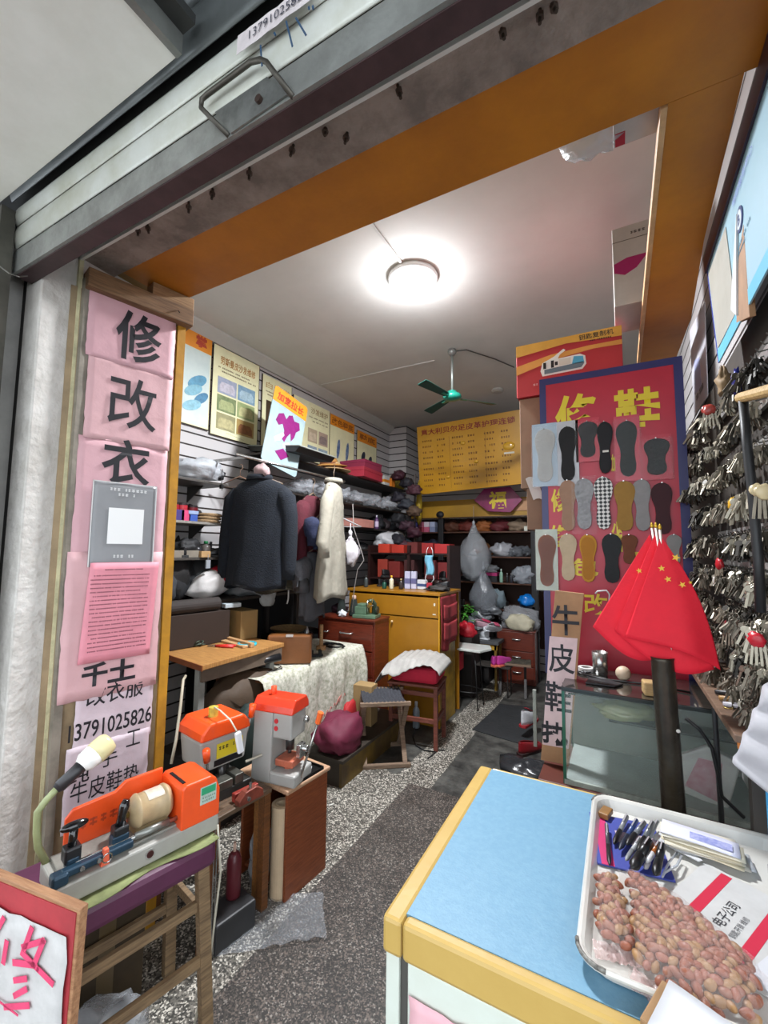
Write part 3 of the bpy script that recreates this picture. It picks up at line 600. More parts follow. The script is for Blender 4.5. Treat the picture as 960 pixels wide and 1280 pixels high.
# things under the low table
T('black_toolbox','dark grey plastic tool box on the floor under the low work table','box',MB().box(-.09,-.06,0,.09,.06,.11),mk('#303032',.5,0,.2,9),(-1.44,1.36,0),R(80),bevel=.008)
ex=E('red_bottle','dark red cylinder bottle standing on the tool box under the low table','bottle',(-1.46,1.40,.11))
ob('bottle_body',MB().lathe([(.028,0),(.03,.01),(.03,.14),(.022,.165),(.012,.175)],18),mk('#5c2028',.35),ex,smooth=True); ob('nozzle',MB().cyl((0,0,.172),(0,0,.21),.006,n=8),mk('#caa898',.4),ex)
T('clear_plastic_bag','clear crumpled plastic bag stuffed beside the kraft paper roll','bag',MB().ell((0,0,.15),(.045,.06,.16),16,14,.5,9,flat=.92),plastic('#b8bcc2',.5),(-1.5,1.60,0),smooth=True)
T('plastic_sheet','crumpled transparent plastic sheet spread on the floor in front of the cabinet','plastic sheet',MB().grid(lambda u,w:(.24*(u-.5)*2+.03*noise.noise(Vector((u*4,w*4,1))),.12*(w-.5)*2,.005+.03*abs(noise.noise(Vector((u*6,w*5,3))))),26,16),plastic('#a9adb2',.3),(-1.34,1.47,0),R(40),smooth=True)
for i,(dx) in enumerate((0,.012)):
    T('metal_rod','thin bright metal rod standing beside the low work table, '+('nearer the street' if i==0 else 'nearer the wall'),'rod',MB().cyl((0,0,0),(0,0,.5),.003,n=8),CHROME,(-1.395-dx,1.235+dx*2,0))
T('paper_scrap','tiny white scrap on the terrazzo right of the cabinet','scrap',MB().box(-.015,-.004,0,.015,.004,.003),mk('#dddcd6',.6),at(414,1006,z=0.0),R(60))
q=[at(232,845,x=-1.75),at(229,850,x=-1.72),at(226,880,x=-1.66),at(220,925,x=-1.62),at(214,955,x=-1.6)]
T('grey_hose','pale grey hose curving down behind the orange drilling machine','hose',MB().tube(q,.006,8),mk('#a49c88',.5),smooth=True)
# ================================================================= LEFT WALL: POSTERS
LWF=Fr((WL+.012,0,0),R(90))
ORH=mk('#e08a1c',.5,0,.1,9); CREAM=mk('#e6e2b8',.5,0,.12,6); DKTX=mk('#5a3418',.6); DARKE=mk('#2e2118',.7)
def poster(label,u0,vt0,vb0,u1,vt1,vb1,head,name='repair_poster',fr=LWF,bg=CREAM,th=.006,zpad=0):
    a=fr.px(u0,vt0); b=fr.px(u0,vb0); c=fr.px(u1,vt1); d=fr.px(u1,vb1)
    x0=(a[0]+b[0])/2; x1=(c[0]+d[0])/2; zt=(a[1]+c[1])/2; zb=(b[1]+d[1])/2
    e=E(name,label,'poster',fr.o+fr.ex*x0+Vector((0,0,zb)),fr.rz); w=x1-x0; h=zt-zb
    ob('board',MB().box(0,-th,0,w,0,h),bg,e,bevel=.001); ob('dark_edge',MB().box(-.008,-th+.002,-.008,w+.008,0.001,0).box(-.008,-th+.002,0,0,.001,h).box(w,-th+.002,0,w+.008,.001,h),DARKE,e)
    return e,w,h,-th-.001
def photo_tile(e,x0,z0,x1,z1,y,c1,c2,seed=0):
    t=ob('picture',MB().box(x0,y-.001,z0,x1,y,z1),mk(c1,.4,0,.4,22,dirtc=c2),e)
    ob('sofa_shape',MB().prism([(x0+.1*(x1-x0),z0+.12*(z1-z0)),(x0+.9*(x1-x0),z0+.12*(z1-z0)),(x0+.9*(x1-x0),z0+.5*(z1-z0)),(x0+.78*(x1-x0),z0+.72*(z1-z0)),(x0+.2*(x1-x0),z0+.72*(z1-z0)),(x0+.1*(x1-x0),z0+.5*(z1-z0))],y-.002,y-.001),mk(c2,.5,0,.3,40),t)
# 1 partly behind the post
e,w,h,y=poster('poster with orange heading and pale blue shoe drawings, nearest the door post',205,392,518,262,421,541,'')
ob('heading_band',MB().box(0,y-.001,h-.155,w,y,h),ORH,e); text(e,'掌',w*.62,h-.13,w*.88,h-.03,mk('#b03a20',.5),y=y-.002,bold=.03)
ob('pale_field',MB().box(.01,y-.001,.01,w-.01,y,h-.16),mk('#c8d4d0',.4,0,.3,9,dirtc='#9fb3b8'),e)
for i,(cx,cz,s,a) in enumerate(((.70,.36,.10,.6),(.62,.26,.09,.5),(.8,.20,.08,.7),(.6,.10,.09,.4))):
    pts=[(w*cx+s*(math.cos(t)*math.cos(a)*1-.45*math.sin(t)*math.sin(a)),h*cz+.08+s*(math.cos(t)*math.sin(a)+.45*math.sin(t)*math.cos(a))) for t in [k*PI/8 for k in range(16)]]
    ob('shoe_drawing',MB().prism(pts,y-.002-.0006*i,y-.001-.0006*i),mk(['#5e9ab8','#7fb2c4','#4f86a8','#8bbccc'][i],.4,0,.3,30),e)
# 2 sofa poster
e,w,h,y=poster('cream poster of six furniture photos with brown heading, second from the door post',265,425,543,322,460,558,'')
text(e,'劳斯曼皮沙发维修',.07,h-.15,w-.05,h-.075,mk('#a8702c',.5),y=y-.001,bold=.01)
scribble(e,[(.05,w-.12,h-.185),(.09,w-.04,h-.215)],DKTX,y=y-.001,h=.012,seed=2)
cs=[('#8f9ab0','#c4c0cc'),('#6e8fa8','#a9c2cf'),('#6c7c58','#a8b07e'),('#8a9a6a','#c0bd8a'),('#8e8a68','#b9b184'),('#a89058','#8c5a38')]
for k in range(6):
    cx,rw=k%2,k//2; x0=.05+cx*(w-.08)/2; z0=h-.40-rw*.155; photo_tile(e,x0,z0,x0+(w-.11)/2,z0+.14,y,*cs[k])
for q in ((w*.5,.02),(w*.35,.05)): ob('crease',MB().bar((q[0]-.1,y-.001,q[1]+.02),(q[0]+.1,y-.001,q[1]),.001,.002),mk('#9a9a84',.5),e)
# 3 behind the tilted one
e,w,h,y=poster('cream poster with faded heading, mostly hidden behind the tilted poster',327,463,560,363,487,571,'')
text(e,'白沙发',.04,h-.12,w-.03,h-.06,mk('#b58a48',.5),y=y-.001); scribble(e,[(.04,w-.03,h-.16),(.06,w-.03,h-.19)],DKTX,y=y-.001,h=.012,seed=8)
ob('dark_picture',MB().box(.05,y-.001,.06,w-.03,y,h-.24),mk('#4b3a28',.4,0,.5,20,dirtc='#2a2a22'),e)
# 4 after tilted
e,w,h,y=poster('cream poster with grey furniture photos, just right of the tilted poster',366,489,573,411,517,581,'')
text(e,'沙发维护',w*.45,h-.12,w-.04,h-.05,mk('#8a6430',.5),y=y-.001); scribble(e,[(w*.4,w-.04,h-.17),(w*.5,w-.04,h-.21)],DKTX,y=y-.001,h=.014,seed=9)
for k in range(4): photo_tile(e,w*(.38 if k%2==0 else .68),h-.44-.19*(k//2),w*(.64 if k%2==0 else .95),h-.29-.19*(k//2),y,['#a89880','#b09a88','#7d90a0','#94a8b4'][k],['#c9b8a0','#8c7c78','#c4ccd0','#5e7080'][k])
# 5 orange head
e,w,h,y=poster('poster with an orange heading above two blue shoes, second from the far end',412,514,578,442,533,583,'')
ob('heading_band',MB().box(0,y-.001,h-.13,w,y,h),ORH,e); text(e,'改色鞋底',.03,h-.11,w-.03,h-.03,mk('#8c4a18',.5),y=y-.002,bold=.02)
for i,cx in enumerate((.33,.7)):
    pts=[(w*cx+.07*math.cos(t)*.5,.17+.11*math.sin(t)+.05*math.cos(t)) for t in [k*PI/8 for k in range(16)]]
    ob('shoe_drawing',MB().prism(pts,y-.002,y-.001),mk('#3c5a86',.4,0,.5,30,dirtc='#a8b4c8'),e)
e,w,h,y=poster('poster with an orange heading above dark slippers, at the far end of the row',446,535,583,470,550,588,'')
ob('heading_band',MB().box(0,y-.001,h-.14,w,y,h),ORH,e); text(e,'鞋底',.05,h-.11,w-.05,h-.03,mk('#8c4a18',.5),y=y-.002,bold=.02)
for i,cx in enumerate((.3,.65)):
    pts=[(w*cx+.10*math.cos(t)*.5,.14+.06*math.sin(t)-.03*i+.03*math.cos(t)) for t in [k*PI/8 for k in range(16)]]
    ob('shoe_drawing',MB().prism(pts,y-.002,y-.001),mk('#2c3444',.4,0,.4,30),e)
# tilted purple-garment poster leaning forward
tf=Fr((-2.60,2.62,0),R(84)); 
te=E('tilted_poster','tilted poster with orange heading and magenta shoe figure, leaning out over the shelf','poster',tf.o+Vector((0,0,2.40)),tf.rz,ry=R(14),rx=R(-4))
TW_,TH_=.40,.70
te.location=at(325,574,x=-2.50); 
ob('board',MB().prism([(0,.02),(.02,0),(TW_-.02,0),(TW_,.02),(TW_,TH_-.02),(TW_-.02,TH_),(.02,TH_),(0,TH_-.02)],-.008,0),mk('#93a6a8',.5,0,.4,6,dirtc='#6d8496'),te,bevel=.001)
ob('heading_band',MB().prism([(0.0,TH_-.14),(TW_,TH_-.14),(TW_,TH_-.02),(TW_-.02,TH_),(.02,TH_),(0,TH_-.02)],-.0095,-.008),ORH,te); text(te,'加宽拉长',.04,TH_-.115,TW_-.04,TH_-.035,mk('#a8321c',.5),y=-.0105,bold=.03)
MG=mk('#7c1c66',.4,0,.2,30)
ob('magenta_figure',MB().prism([(.07,.40),(.09,.47),(.14,.50),(.18,.46),(.20,.51),(.24,.53),(.27,.49),(.33,.50),(.35,.44),(.31,.40),(.30,.34),(.27,.29),(.25,.36),(.22,.31),(.20,.25),(.17,.27),(.18,.35),(.15,.40),(.11,.37)],-.0098,-.008),MG,te)
ob('magenta_base',MB().prism([(.12,.13),(.20,.19),(.28,.15),(.20,.08)],-.0098,-.008),MG,te)
ob('white_shoe',MB().prism([(.08,.24),(.17,.33),(.19,.31),(.15,.24),(.10,.21)],-.0104,-.008),mk('#b4b8c0',.4),te)
ob('white_shoe',MB().prism([(.19,.23),(.25,.27),(.28,.25),(.24,.20),(.20,.20)],-.0104,-.008),mk('#c9ccd8',.4),te)
# ================================================================= generic clutter builders
def shoe_parts(e,L=.27,col='#1a1a1c',sole='#222',high=.09,toe=.05,fancy=None):
    W=.085
    out=[(-L/2,-W*.36),(-L*.35,-W*.42),(0,-W*.40),(L*.25,-W*.5),(L*.42,-W*.38),(L/2,-W*.08),(L*.49,W*.1),(L*.40,W*.34),(L*.22,W*.48),(0,W*.36),(-L*.35,W*.42),(-L/2,W*.34),(-L*.53,0)]
    ob('sole',MB().prism(out,0,.022,'xy'),mk(sole,.6),e,bevel=.003)
    def f(u,w):
        a=2*PI*u; t=w                       # t: ground to rim
        c,s_=math.cos(a),math.sin(a); x=c*L*.5; wd=W*.47*(1+.12*math.cos(a))
        y=s_*wd
        top=toe+(high-toe)*max(0,min(1,(.25-x/L)*1.7))
        k=1-.55*t if c>0 else 1-.18*t
        xx=x*(1-.42*t*max(0,c)) ; yy=y*(1-.5*t*t)
        return (xx,yy,.02+(top-.02)*math.sin(min(1,t)*PI/2))
    ob('upper',MB().grid(f,18,6,closed=True),mk(col,.35,0,.2,20),e,smooth=True,solid=.004)
    if fancy: 
        ob('tongue',MB().grid(lambda u,w:(.06-.11*w,.028*(u-.5)*2*(1-.2*w),toe+.012+(high-toe)*.9*w+.004*math.sin(PI*u)),4,5),mk(fancy,.5),e,smooth=True,solid=.003)
_shoes={}
def shoe(label,p,rz,col='#1a1a1c',sole='#2a2a2a',high=.09,toe=.05,fancy=None,group=None,rx=0,ry=0,s=1.0):
    k=(col,sole,high,toe,fancy)
    if k in _shoes: o=dup(_shoes[k],p,(rx,ry,rz),label,group)
    else: o=E('shoe',label,'shoe',p,rz,group,rx,ry); shoe_parts(o,col=col,sole=sole,high=high,toe=toe,fancy=fancy); _shoes[k]=o
    o.scale=(s,s,s)
    if group is None and 'group' in o: del o['group']
    return o
def bag(label,p,r,col='#c4c6c8',alpha=.5,seed=1,nz=.45,name='plastic_bag',cat='bag',flat=.75,mat=None,group=None,fr=2.0,rz=0):
    mb=MB().ell((0,0,r[2]*flat),r,22,14,nz,seed,flat=flat,fr=fr)
    return T(name,label,cat,mb,mat or (plastic(col,alpha) if alpha<1 else mk(col,.7,0,.25,9,.3,14)),p,rz,group,smooth=True)
def hang(label,p,r,col='#b9bcc0',alpha=.45,seed=1,name='hanging_bag'):
    """bag tied at the top, hung from its knot at p"""
    e=E(name,label,'bag',p)
    def fn(d):
        k=.10+.90*(1-max(0,d.z))**.9 if d.z>-.3 else 1; return Vector((d.x*k,d.y*k,d.z))
    ob('bag_body',MB().ell((0,0,-r[2]),r,22,16,.25,seed,fn=fn,fr=2.5),plastic(col,alpha),e,smooth=True)
    ob('knot',MB().ell((0,0,.01),(.02,.02,.03),10,8,.4,seed).cyl((0,0,.0),(0,0,.10),.004,n=6),mk(col,.5),e,smooth=True)
    return e
def bottle(label,p,h=.16,r=.022,col='#2b2b2b',cap='#c8c8c8',group=None,lab=None):
    e=E('bottle',label,'bottle',p,0,group)
    ob('bottle_body',MB().lathe([(r*.9,0),(r,.006),(r,h*.62),(r*.85,h*.72),(r*.4,h*.8),(r*.38,h*.84)],16),mk(col,.3),e,smooth=True)
    ob('cap',MB().lathe([(r*.45,h*.83),(r*.45,h*.98),(r*.4,h)],12),mk(cap,.4),e,smooth=True)
    if lab: ob('bottle_label',MB().lathe([(r*1.03,h*.15),(r*1.03,h*.55)],16,caps=False),mk(lab,.5),e)
    return e
def carton(label,p,dx,dy,dz,col='#a88a60',rz=0,name='box',lid=None,cat='box',group=None,mat=None,band=None):
    e=E(name,label,cat,p,rz,group)
    ob('box_body',MB().box(-dx/2,-dy/2,0,dx/2,dy/2,dz if not lid else dz*.72),mat or mk(col,.7,0,.15,9),e,bevel=.003)
    if lid: ob('lid',MB().box(-dx/2-.004,-dy/2-.004,dz*.66,dx/2+.004,dy/2+.004,dz),mk(lid,.6,0,.15,9),e,bevel=.003)
    if band: ob('printed_band',MB().box(-dx/2-.001,-dy/2-.001,dz*.3,dx/2+.001,dy/2+.001,dz*.6),mk(band,.5),e)
    return e
def shelf(label,x0,y0,x1,y1,z,col=('#2a2422','#1a1614'),th=.018,brackets=True,name='wall_shelf'):
    e=E(name,label,'shelf',(x0,y0,z))
    ob('shelf_board',MB().box(0,0,-th,x1-x0,y1-y0,0),wood(*col,.5),e,bevel=.002)
    if brackets:
        for yy in (.12,(y1-y0)-.12): ob('bracket',MB().prism([(0,-th),(.18,-th),(0,-th-.12)],yy-.004,yy+.004),mk('#3a3836',.4,.4),e)
    return e
DK=('#2e2723','#1c1816')
# ---- shelves of the left wall
XS=-2.68
shelf('short front shelf with a silver bag on it, beside the door post',WL+.005,1.62,XS+.05,2.32,at(250,600,x=-2.65).z,('#4a4540','#2b2826'))
shelf('front shelf with red and blue tins, below the shelf with the silver bag',WL+.005,1.55,XS+.03,2.35,at(250,652,x=-2.65).z,('#8a8680','#6a6660'))
shelf('front shelf with a green capped jar, lowest beside the door post',WL+.005,1.55,XS+.03,2.5,at(240,697,x=-2.65).z,('#4a4540','#2b2826'))
shelf('long dark shelf under the posters carrying hats and boxes',WL+.005,2.70,-2.60,5.45,2.375,DK)
shelf('second long dark shelf with shiny plastic wrapped shoes',WL+.005,2.9,-2.60,5.5,2.06,DK)
shelf('third long shelf behind the hanging coats with a pink shoe box',WL+.005,2.9,-2.58,5.5,1.80,DK)
shelf('lowest long shelf of the left wall piled with bags',WL+.005,2.9,-2.56,5.5,1.55,DK)
zz=at(250,597,x=-2.65).z
bag('shiny silver plastic bag on the front shelf beside the yellow door post',at(246,599,x=-2.72),(.13,.19,.085),'#b9bdc2',.75,3,.4,name='silver_bag')
bag('small black pouch at the end of the front shelf beside the silver bag',at(272,600,x=-2.72),(.05,.06,.05),'#17171a',1,5)
T('power_plug','black power plug dangling from the front shelf on its cord','plug',MB().cyl((0,0,.12),(0,0,0),.003,n=6).box(-.01,-.01,-.03,.01,.01,0).cyl((0,.006,-.03),(0,.006,-.045),.002,n=6),mk('#141414',.4),at(277,606,x=-2.62))
zt_=at(250,652,x=-2.65).z
for i,(u,col,hh_,n) in enumerate(((216,'#a02430',.13,'red tin with a dark lid nearest the post'),(227,'#b8303c',.13,'bright red tin second on the tin shelf'),(240,'#7c1c28',.12,'dark red tin at the right on the tin shelf'))):
    p=at(u,650,x=-2.78); e=E('tin',n,'tin',(p.x,p.y,zt_)); ob('tin_body',MB().lathe([(.035,0),(.036,.004),(.036,hh_-.01)],18),mk(col,.35),e,smooth=False); ob('lid',MB().lathe([(.037,hh_-.012),(.037,hh_),(.033,hh_+.004)],18),mk('#2c2426',.4),e)
for i,(u,col,n) in enumerate(((221,'#3a2c6c','small dark violet box in front of the red tins'),(229,'#c03c6a','small pink box between the violet and blue boxes'),(238,'#2c4c9c','small blue box with a pale lid in front of the red tins'))):
    p=at(u,650,x=-2.70); carton(n,(p.x,p.y,zt_),.06,.075,.075,col,lid='#8898b8' if i==2 else None)
p=at(259,650,x=-2.72); e=E('flat_cap_stack','stack of tan sandals beside the blue box on the tin shelf','sandal',(p.x,p.y,zt_))
for k in range(3): ob('sandal_sole',MB().lathe([(.08,0),(.085,.012),(.07,.022)],18,(0,.01*k,.024*k),sy=1.2),wood('#9c8260','#6e583e',.6),e)
z3=at(240,697,x=-2.65).z
for u,h_,c,cp,n in ((257,.12,'#5a5450','#1c7c48','clear jar with a green cap on the lowest front shelf'),(246,.10,'#26262a','#3a3a3c','short black jar left of the green capped jar')):
    p=at(u,690,x=-2.72); bottle(n,(p.x,p.y,z3),h_,.035,c,cp)
p=at(225,690,x=-2.72); carton('flat pale cardboard tray on the lowest front shelf',(p.x,p.y,z3),.12,.22,.05,'#7c7468')
p=at(252,690,x=-2.66); carton('small tan box in front of the black jar on the lowest front shelf',(p.x,p.y+.02,z3),.05,.08,.045,'#a8875c')
bag('black bag mound hanging over the end of the lowest front shelf',at(232,694,x=-2.74),(.07,.09,.07),'#1a1a1c',1,8)
T('key_tag','small grey plastic tag dangling below the lowest front shelf','tag',MB().box(-.006,-.018,-.06,.006,.018,.0).cyl((0,0,0),(0,0,.04),.002,n=6),mk('#8d9298',.4),at(260,700,x=-2.62))
# lower front clutter on a dark side bench
e=E('side_bench','dark side bench below the front shelves holding bags and helmets','bench',(WL+.02,1.56,0))
ob('bench_top',MB().box(0,0,1.16,.42,1.55,1.18),wood('#332a24','#1e1814',.6),e); 
for x in (.03,.38):
    for y in (.04,1.5): ob('leg',MB().box(x-.018,y-.018,0,x+.018,y+.018,1.16),mk('#2b2623',.6),e)
ZB=1.18
p=at(232,742,z=ZB); bag('dark grey round bag slumped on the side bench next to the door post',(WL+.22,1.80,ZB),(.17,.15,.15),'#3a3c40',1,21,.25)
bag('charcoal felt hat shape behind the grey bag on the side bench',(WL+.12,2.02,ZB),(.10,.16,.22),'#232427',1,23,.3)
b=E('helmet_bag','red and white satin cap bag on the side bench','bag',(WL+.27,2.28,ZB+.04),R(80),rx=R(0),ry=R(-25))
ob('bag_body',MB().ell((0,0,.07),(.20,.11,.10),22,14,.22,31,flat=.8),mk('#c9c6c4',.4,0,.2,9,.4,14),b,smooth=True)
ob('red_panel',MB().ell((.06,0,.085),(.15,.115,.088),22,14,.18,31,fr=2.2,fn=lambda d:Vector((max(d.x,-.1),d.y,max(d.z,-.1)))),mk('#b4182c',.4,0,.15,9,.3,14),b,smooth=True,label='red satin panel')
bag('crumpled grey plastic bag on the side bench under the navy jacket',(WL+.30,2.62,ZB),(.17,.22,.12),'#8c8f92',.85,33,.5,name='grey_bag')
bag('pale cloth hanging down in front of the grey plastic bag',(WL+.44,2.66,ZB-.09),(.05,.08,.12),'#a9aaa8',1,34,.3,name='cloth',cat='cloth')
T('fabric_roll','dark brown roll of fabric lying on the carton beside the door post','fabric',MB().cyl((0,-.28,.04),(0,.28,.04),.045,n=18),mk('#2f2825',.8,0,.2,9),(-2.52,1.86,1.125),R(-8),smooth=False)
T('paper_tube','pale blue-grey paper tube at the end of the fabric roll','tube',MB().box(-.03,0,0,.03,.12,.03),mk('#a9b4ba',.5),(-2.46,2.17,1.13),R(-15),bevel=.004)
# ================================================================= wooden work table (z=.9)
wt=E('work_table','light wood topped work table with a turquoise ring and red handles on it','table',(-2.05,1.68,0),R(-3))
TZ=.90
ob('table_top',MB().prism([(0,0),(-.05,.68),(-.86,.68),(-.86,.10)],TZ-.028,TZ,'xy'),wood('#b5854c','#8e6234',.45,(3,30,3)),wt,bevel=.003)
ob('front_edge',MB().prism([(0,-.004),(0,.002),(-.86,.102),(-.86,.096)],TZ-.032,TZ-.001,'xy'),mk('#8a4a24',.5,0,.2,15),wt,label='red-brown front edge strip')
ob('apron',MB().box(-.07,.04,TZ-.11,-.05,.66,TZ-.03),mk('#6e5e50',.6,0,.3,9),wt)
for x,y in ((-.10,.06),(-.80,.14),(-.10,.60),(-.80,.60)): ob('leg',MB().box(x-.02,y-.02,0,x+.02,y+.02,TZ-.03),mk('#a8aaa4',.4,.2,.3,9),wt,label='pale metal leg')
T('tape_roll','turquoise ring of tape lying on the wooden work table','tape roll',MB().lathe([(.05,0),(.062,0),(.064,.006),(.062,.018),(.05,.018),(.048,.01),(.05,0)],28,caps=False),mk('#28b4cc',.3,coat=.4),(-2.22,2.17,TZ),smooth=True)
pl=E('red_pliers','red handled pliers lying beside the turquoise ring','pliers',(-2.36,2.03,TZ+.008),R(25))
for s_ in (-1,1): ob('handle',MB().tube([(0,0,0),(.05,.012*s_,0),(.13,.022*s_,0)],[.007,.009,.007],8),mk('#c42c24',.35),pl,smooth=True)
ob('jaw',MB().prism([(0,-.012),(-.05,-.006),(-.055,0),(-.05,.006),(0,.012)],-.006,.006,'xy'),CHROME,pl)
T('wooden_strip','long pale wooden strip lying along the back of the wooden work table','wood strip',MB().box(-.36,-.02,0,.36,.02,.016).box(-.34,.025,.0,.38,.055,.03),wood('#c49c70','#9c7448',.6),(-2.52,2.18,TZ),R(-12),bevel=.003)
T('wire_tangle','small tangle of dark green and white wire on the wooden work table','wire',MB().tube([Vector((.05*math.cos(i*.9)*(1-.02*i),.03*math.sin(i*1.1),.012+.012*math.sin(i*.7)+.012)) for i in range(26)],.004,6),mk('#3c4a3c',.5),(-2.48,1.98,TZ),smooth=True)
cc=carton('brown cardboard carton under the fabric roll at the back of the work table',(-2.60,1.98,TZ+.002),.26,.50,.215,'#2e2018',R(-10))
carton('tan cardboard carton with torn side beside the dark carton on the work table',(-2.46,2.34,TZ+.002),.20,.14,.20,'#8e7448',R(-10))
ts=E('torch','black torch with a violet lens ring lying under the edge of the work table','torch',(-2.13,2.12,.80),R(64))
ob('barrel',MB().cyl((0,0,.0),(.2,0,0.02),.022,.026,n=16),BLK,ts,smooth=True); ob('lens_ring',MB().cyl((-.05,0,0),(0,0,0),.034,.026,n=18),mk('#5c5a7c',.3,.3),ts,smooth=True)
# ================================================================= cloth-covered table
ct=E('cloth_table','low table hidden under the patterned white cloth','table',(-2.5,2.1,0))
ob('table_top',MB().box(-.0,0,.70,.50,1.12,.725),TW,ct)
for x in (.02,.44):
    for y in (.05,1.05): ob('leg',MB().box(x,y,0,x+.04,y+.04,.70),TW,ct)
def cloth_mat():
    mt=mk('#d2cfc2',.85,0,.9,38,.25,30,dirtc='#8d9078').copy(); return mt
CLM=cloth_mat()
def drape(u,w):
    # u along y, w across: top then drop on the aisle side
    yy=2.07+1.20*u
    L=.52+ (.40+.10*math.sin(u*5.1+.6)-.10*u)*1.0
    s_=w*(.52+L-.12)
    if s_<.52: x=-2.50+s_; z=.729+.002*math.sin(yy*20)
    else:
        d=s_-.52; x=-1.975+.02*math.sin(yy*16)*min(1,d*5)+.012*math.sin(yy*37)*min(1,d*5)+.02*min(1,d*8); z=.727-d
    if u>.97: z-=.0
    return (x,yy,z)
T('table_cloth','white patterned tablecloth with faint red lettering draped over the low table','tablecloth',MB().grid(drape,60,36),CLM,smooth=True,solid=.002)
lc=E('red_cloth_print','faint red zigzag lettering printed along the tablecloth edge','print',(-1.938,2.95,.50),R(90),rx=R(0))
ob('red_marks',MB().bar((-.1,0,-.10),(-.03,0,-.06),.002,.006,up=(0,1,0)),mk('#b87068',.8),lc)
for k in range(8): ob('red_marks',MB().bar((-.35+.045*k,0,-.19+.012*k),(-.325+.045*k,0,-.16+.012*k),.002,.005,up=(0,1,0)).bar((-.325+.045*k,0,-.16+.012*k),(-.315+.045*k,0,-.185+.012*k),.002,.005,up=(0,1,0)),mk('#b87068',.8),lc)
sc_=E('brown_case','brown leather case standing upright on the cloth covered table','case',(-2.22,2.36,.733),R(33))
ob('case_body',MB().box(0,0,0,.31,.09,.20),mk('#7d4c24',.45,0,.15,9,.1,40),sc_,bevel=.012); ob('clasp',MB().box(.13,-.003,.19,.18,.02,.204),mk('#cfd0cc',.3,.5),sc_)
T('wooden_handle_tool','small tool with an upright tan wooden handle on the cloth covered table','tool',MB().cyl((0,0,0),(0,0,.03),.04,n=14).cyl((0,0,.03),(0,0,.20),.015,n=12),wood('#b98c5c','#8e6640',.5),(-2.17,2.93,.733),bevel=.001)
T('glue_tube','silver glue tube standing beside the wooden handled tool','tube',MB().lathe([(.022,0),(.024,.01),(.02,.12),(.004,.16)],14),mk('#b4b6b8',.3,.5),(-2.36,2.98,.733),smooth=True)
T('black_cord_coil','loose coil of black cord on the cloth covered table','cord',MB().tube([Vector((.10*math.cos(i*.55)*(1+.15*math.sin(i)),.06*math.sin(i*.55),.006+.006*(i%5)*.6)) for i in range(40)],.0045,6),mk('#141416',.4),(-2.14,3.06,.733),smooth=True)
T('black_cord_coil','thin black cord looped at the front edge of the cloth covered table','cord',MB().tube([Vector((.07*math.cos(i*.5)*(1+.25*math.sin(i*1.3)),.09*math.sin(i*.5),.006)) for i in range(22)],.003,6),mk('#141416',.4),(-2.12,2.28,.733),smooth=True)
T('small_clamp','small dark metal clamp on the tablecloth beside the brown case','clamp',MB().box(-.05,-.015,0,.05,.015,.02).box(.02,-.02,.0,.04,.02,.05).cyl((-.03,0,.02),(-.03,0,.05),.01,n=8),mk('#26282a',.4,.5),(-2.06,2.72,.733),R(50),bevel=.002)
T('spoked_object','dark plastic pouch of small parts standing behind the work table end','pouch',MB().ell((0,0,.07),(.07,.05,.075),16,10,.35,41,flat=.9),plastic('#7c6c74',.7),(-2.38,2.62,.733),smooth=True)
# under the tables
bag('burgundy cloth bundle on the floor ledge under the tablecloth corner',(-1.76,2.62,.17),(.15,.20,.13),'#6c1c38',1,51,.3,name='burgundy_bundle')
bag('brown bulging sack under the wooden work table',(-2.18,2.12,.38),(.17,.30,.22),'#4a3826',1,52,.25,name='brown_sack')
bag('dark green bundle behind the orange capped drilling machine',(-1.98,1.98,.22),(.12,.16,.22),'#1c2c28',1,53,.2,name='dark_bundle')
T('storage_crate','dark wooden crate under the brown sack','crate',MB().box(-.25,-.45,0,.2,.45,.36),mk('#241c18',.7,0,.3,9),(-2.2,2.15,0),bevel=.004)
ld=E('floor_ledge','long dark wooden ledge with a yellow worn edge under the cloth covered table','ledge',(-1.92,2.45,0))
ob('ledge_top',MB().box(-.15,0,.16,.30,.95,.18),wood('#3a322a','#26201a',.6),ld); ob('ledge_front',MB().box(.26,0.02,0,.28,.93,.16),mk('#4c3a1c',.6,0,.6,6,dirtc='#8a6c14'),ld); ob('ledge_side',MB().box(-.13,0.02,0,.26,.04,.16),mk('#2c241c',.6),ld)
carton('pale wooden box standing on the floor ledge under the tablecloth',(-1.82,3.06,.182),.16,.12,.30,'#a08458',R(5))
T('red_strip','bright red cloth corner showing beside the burgundy bundle','cloth',MB().ell((0,0,.1),(.03,.09,.12),12,8,.3,3,flat=.8),mk('#a81c20',.7),(-1.84,2.86,.182),smooth=True)
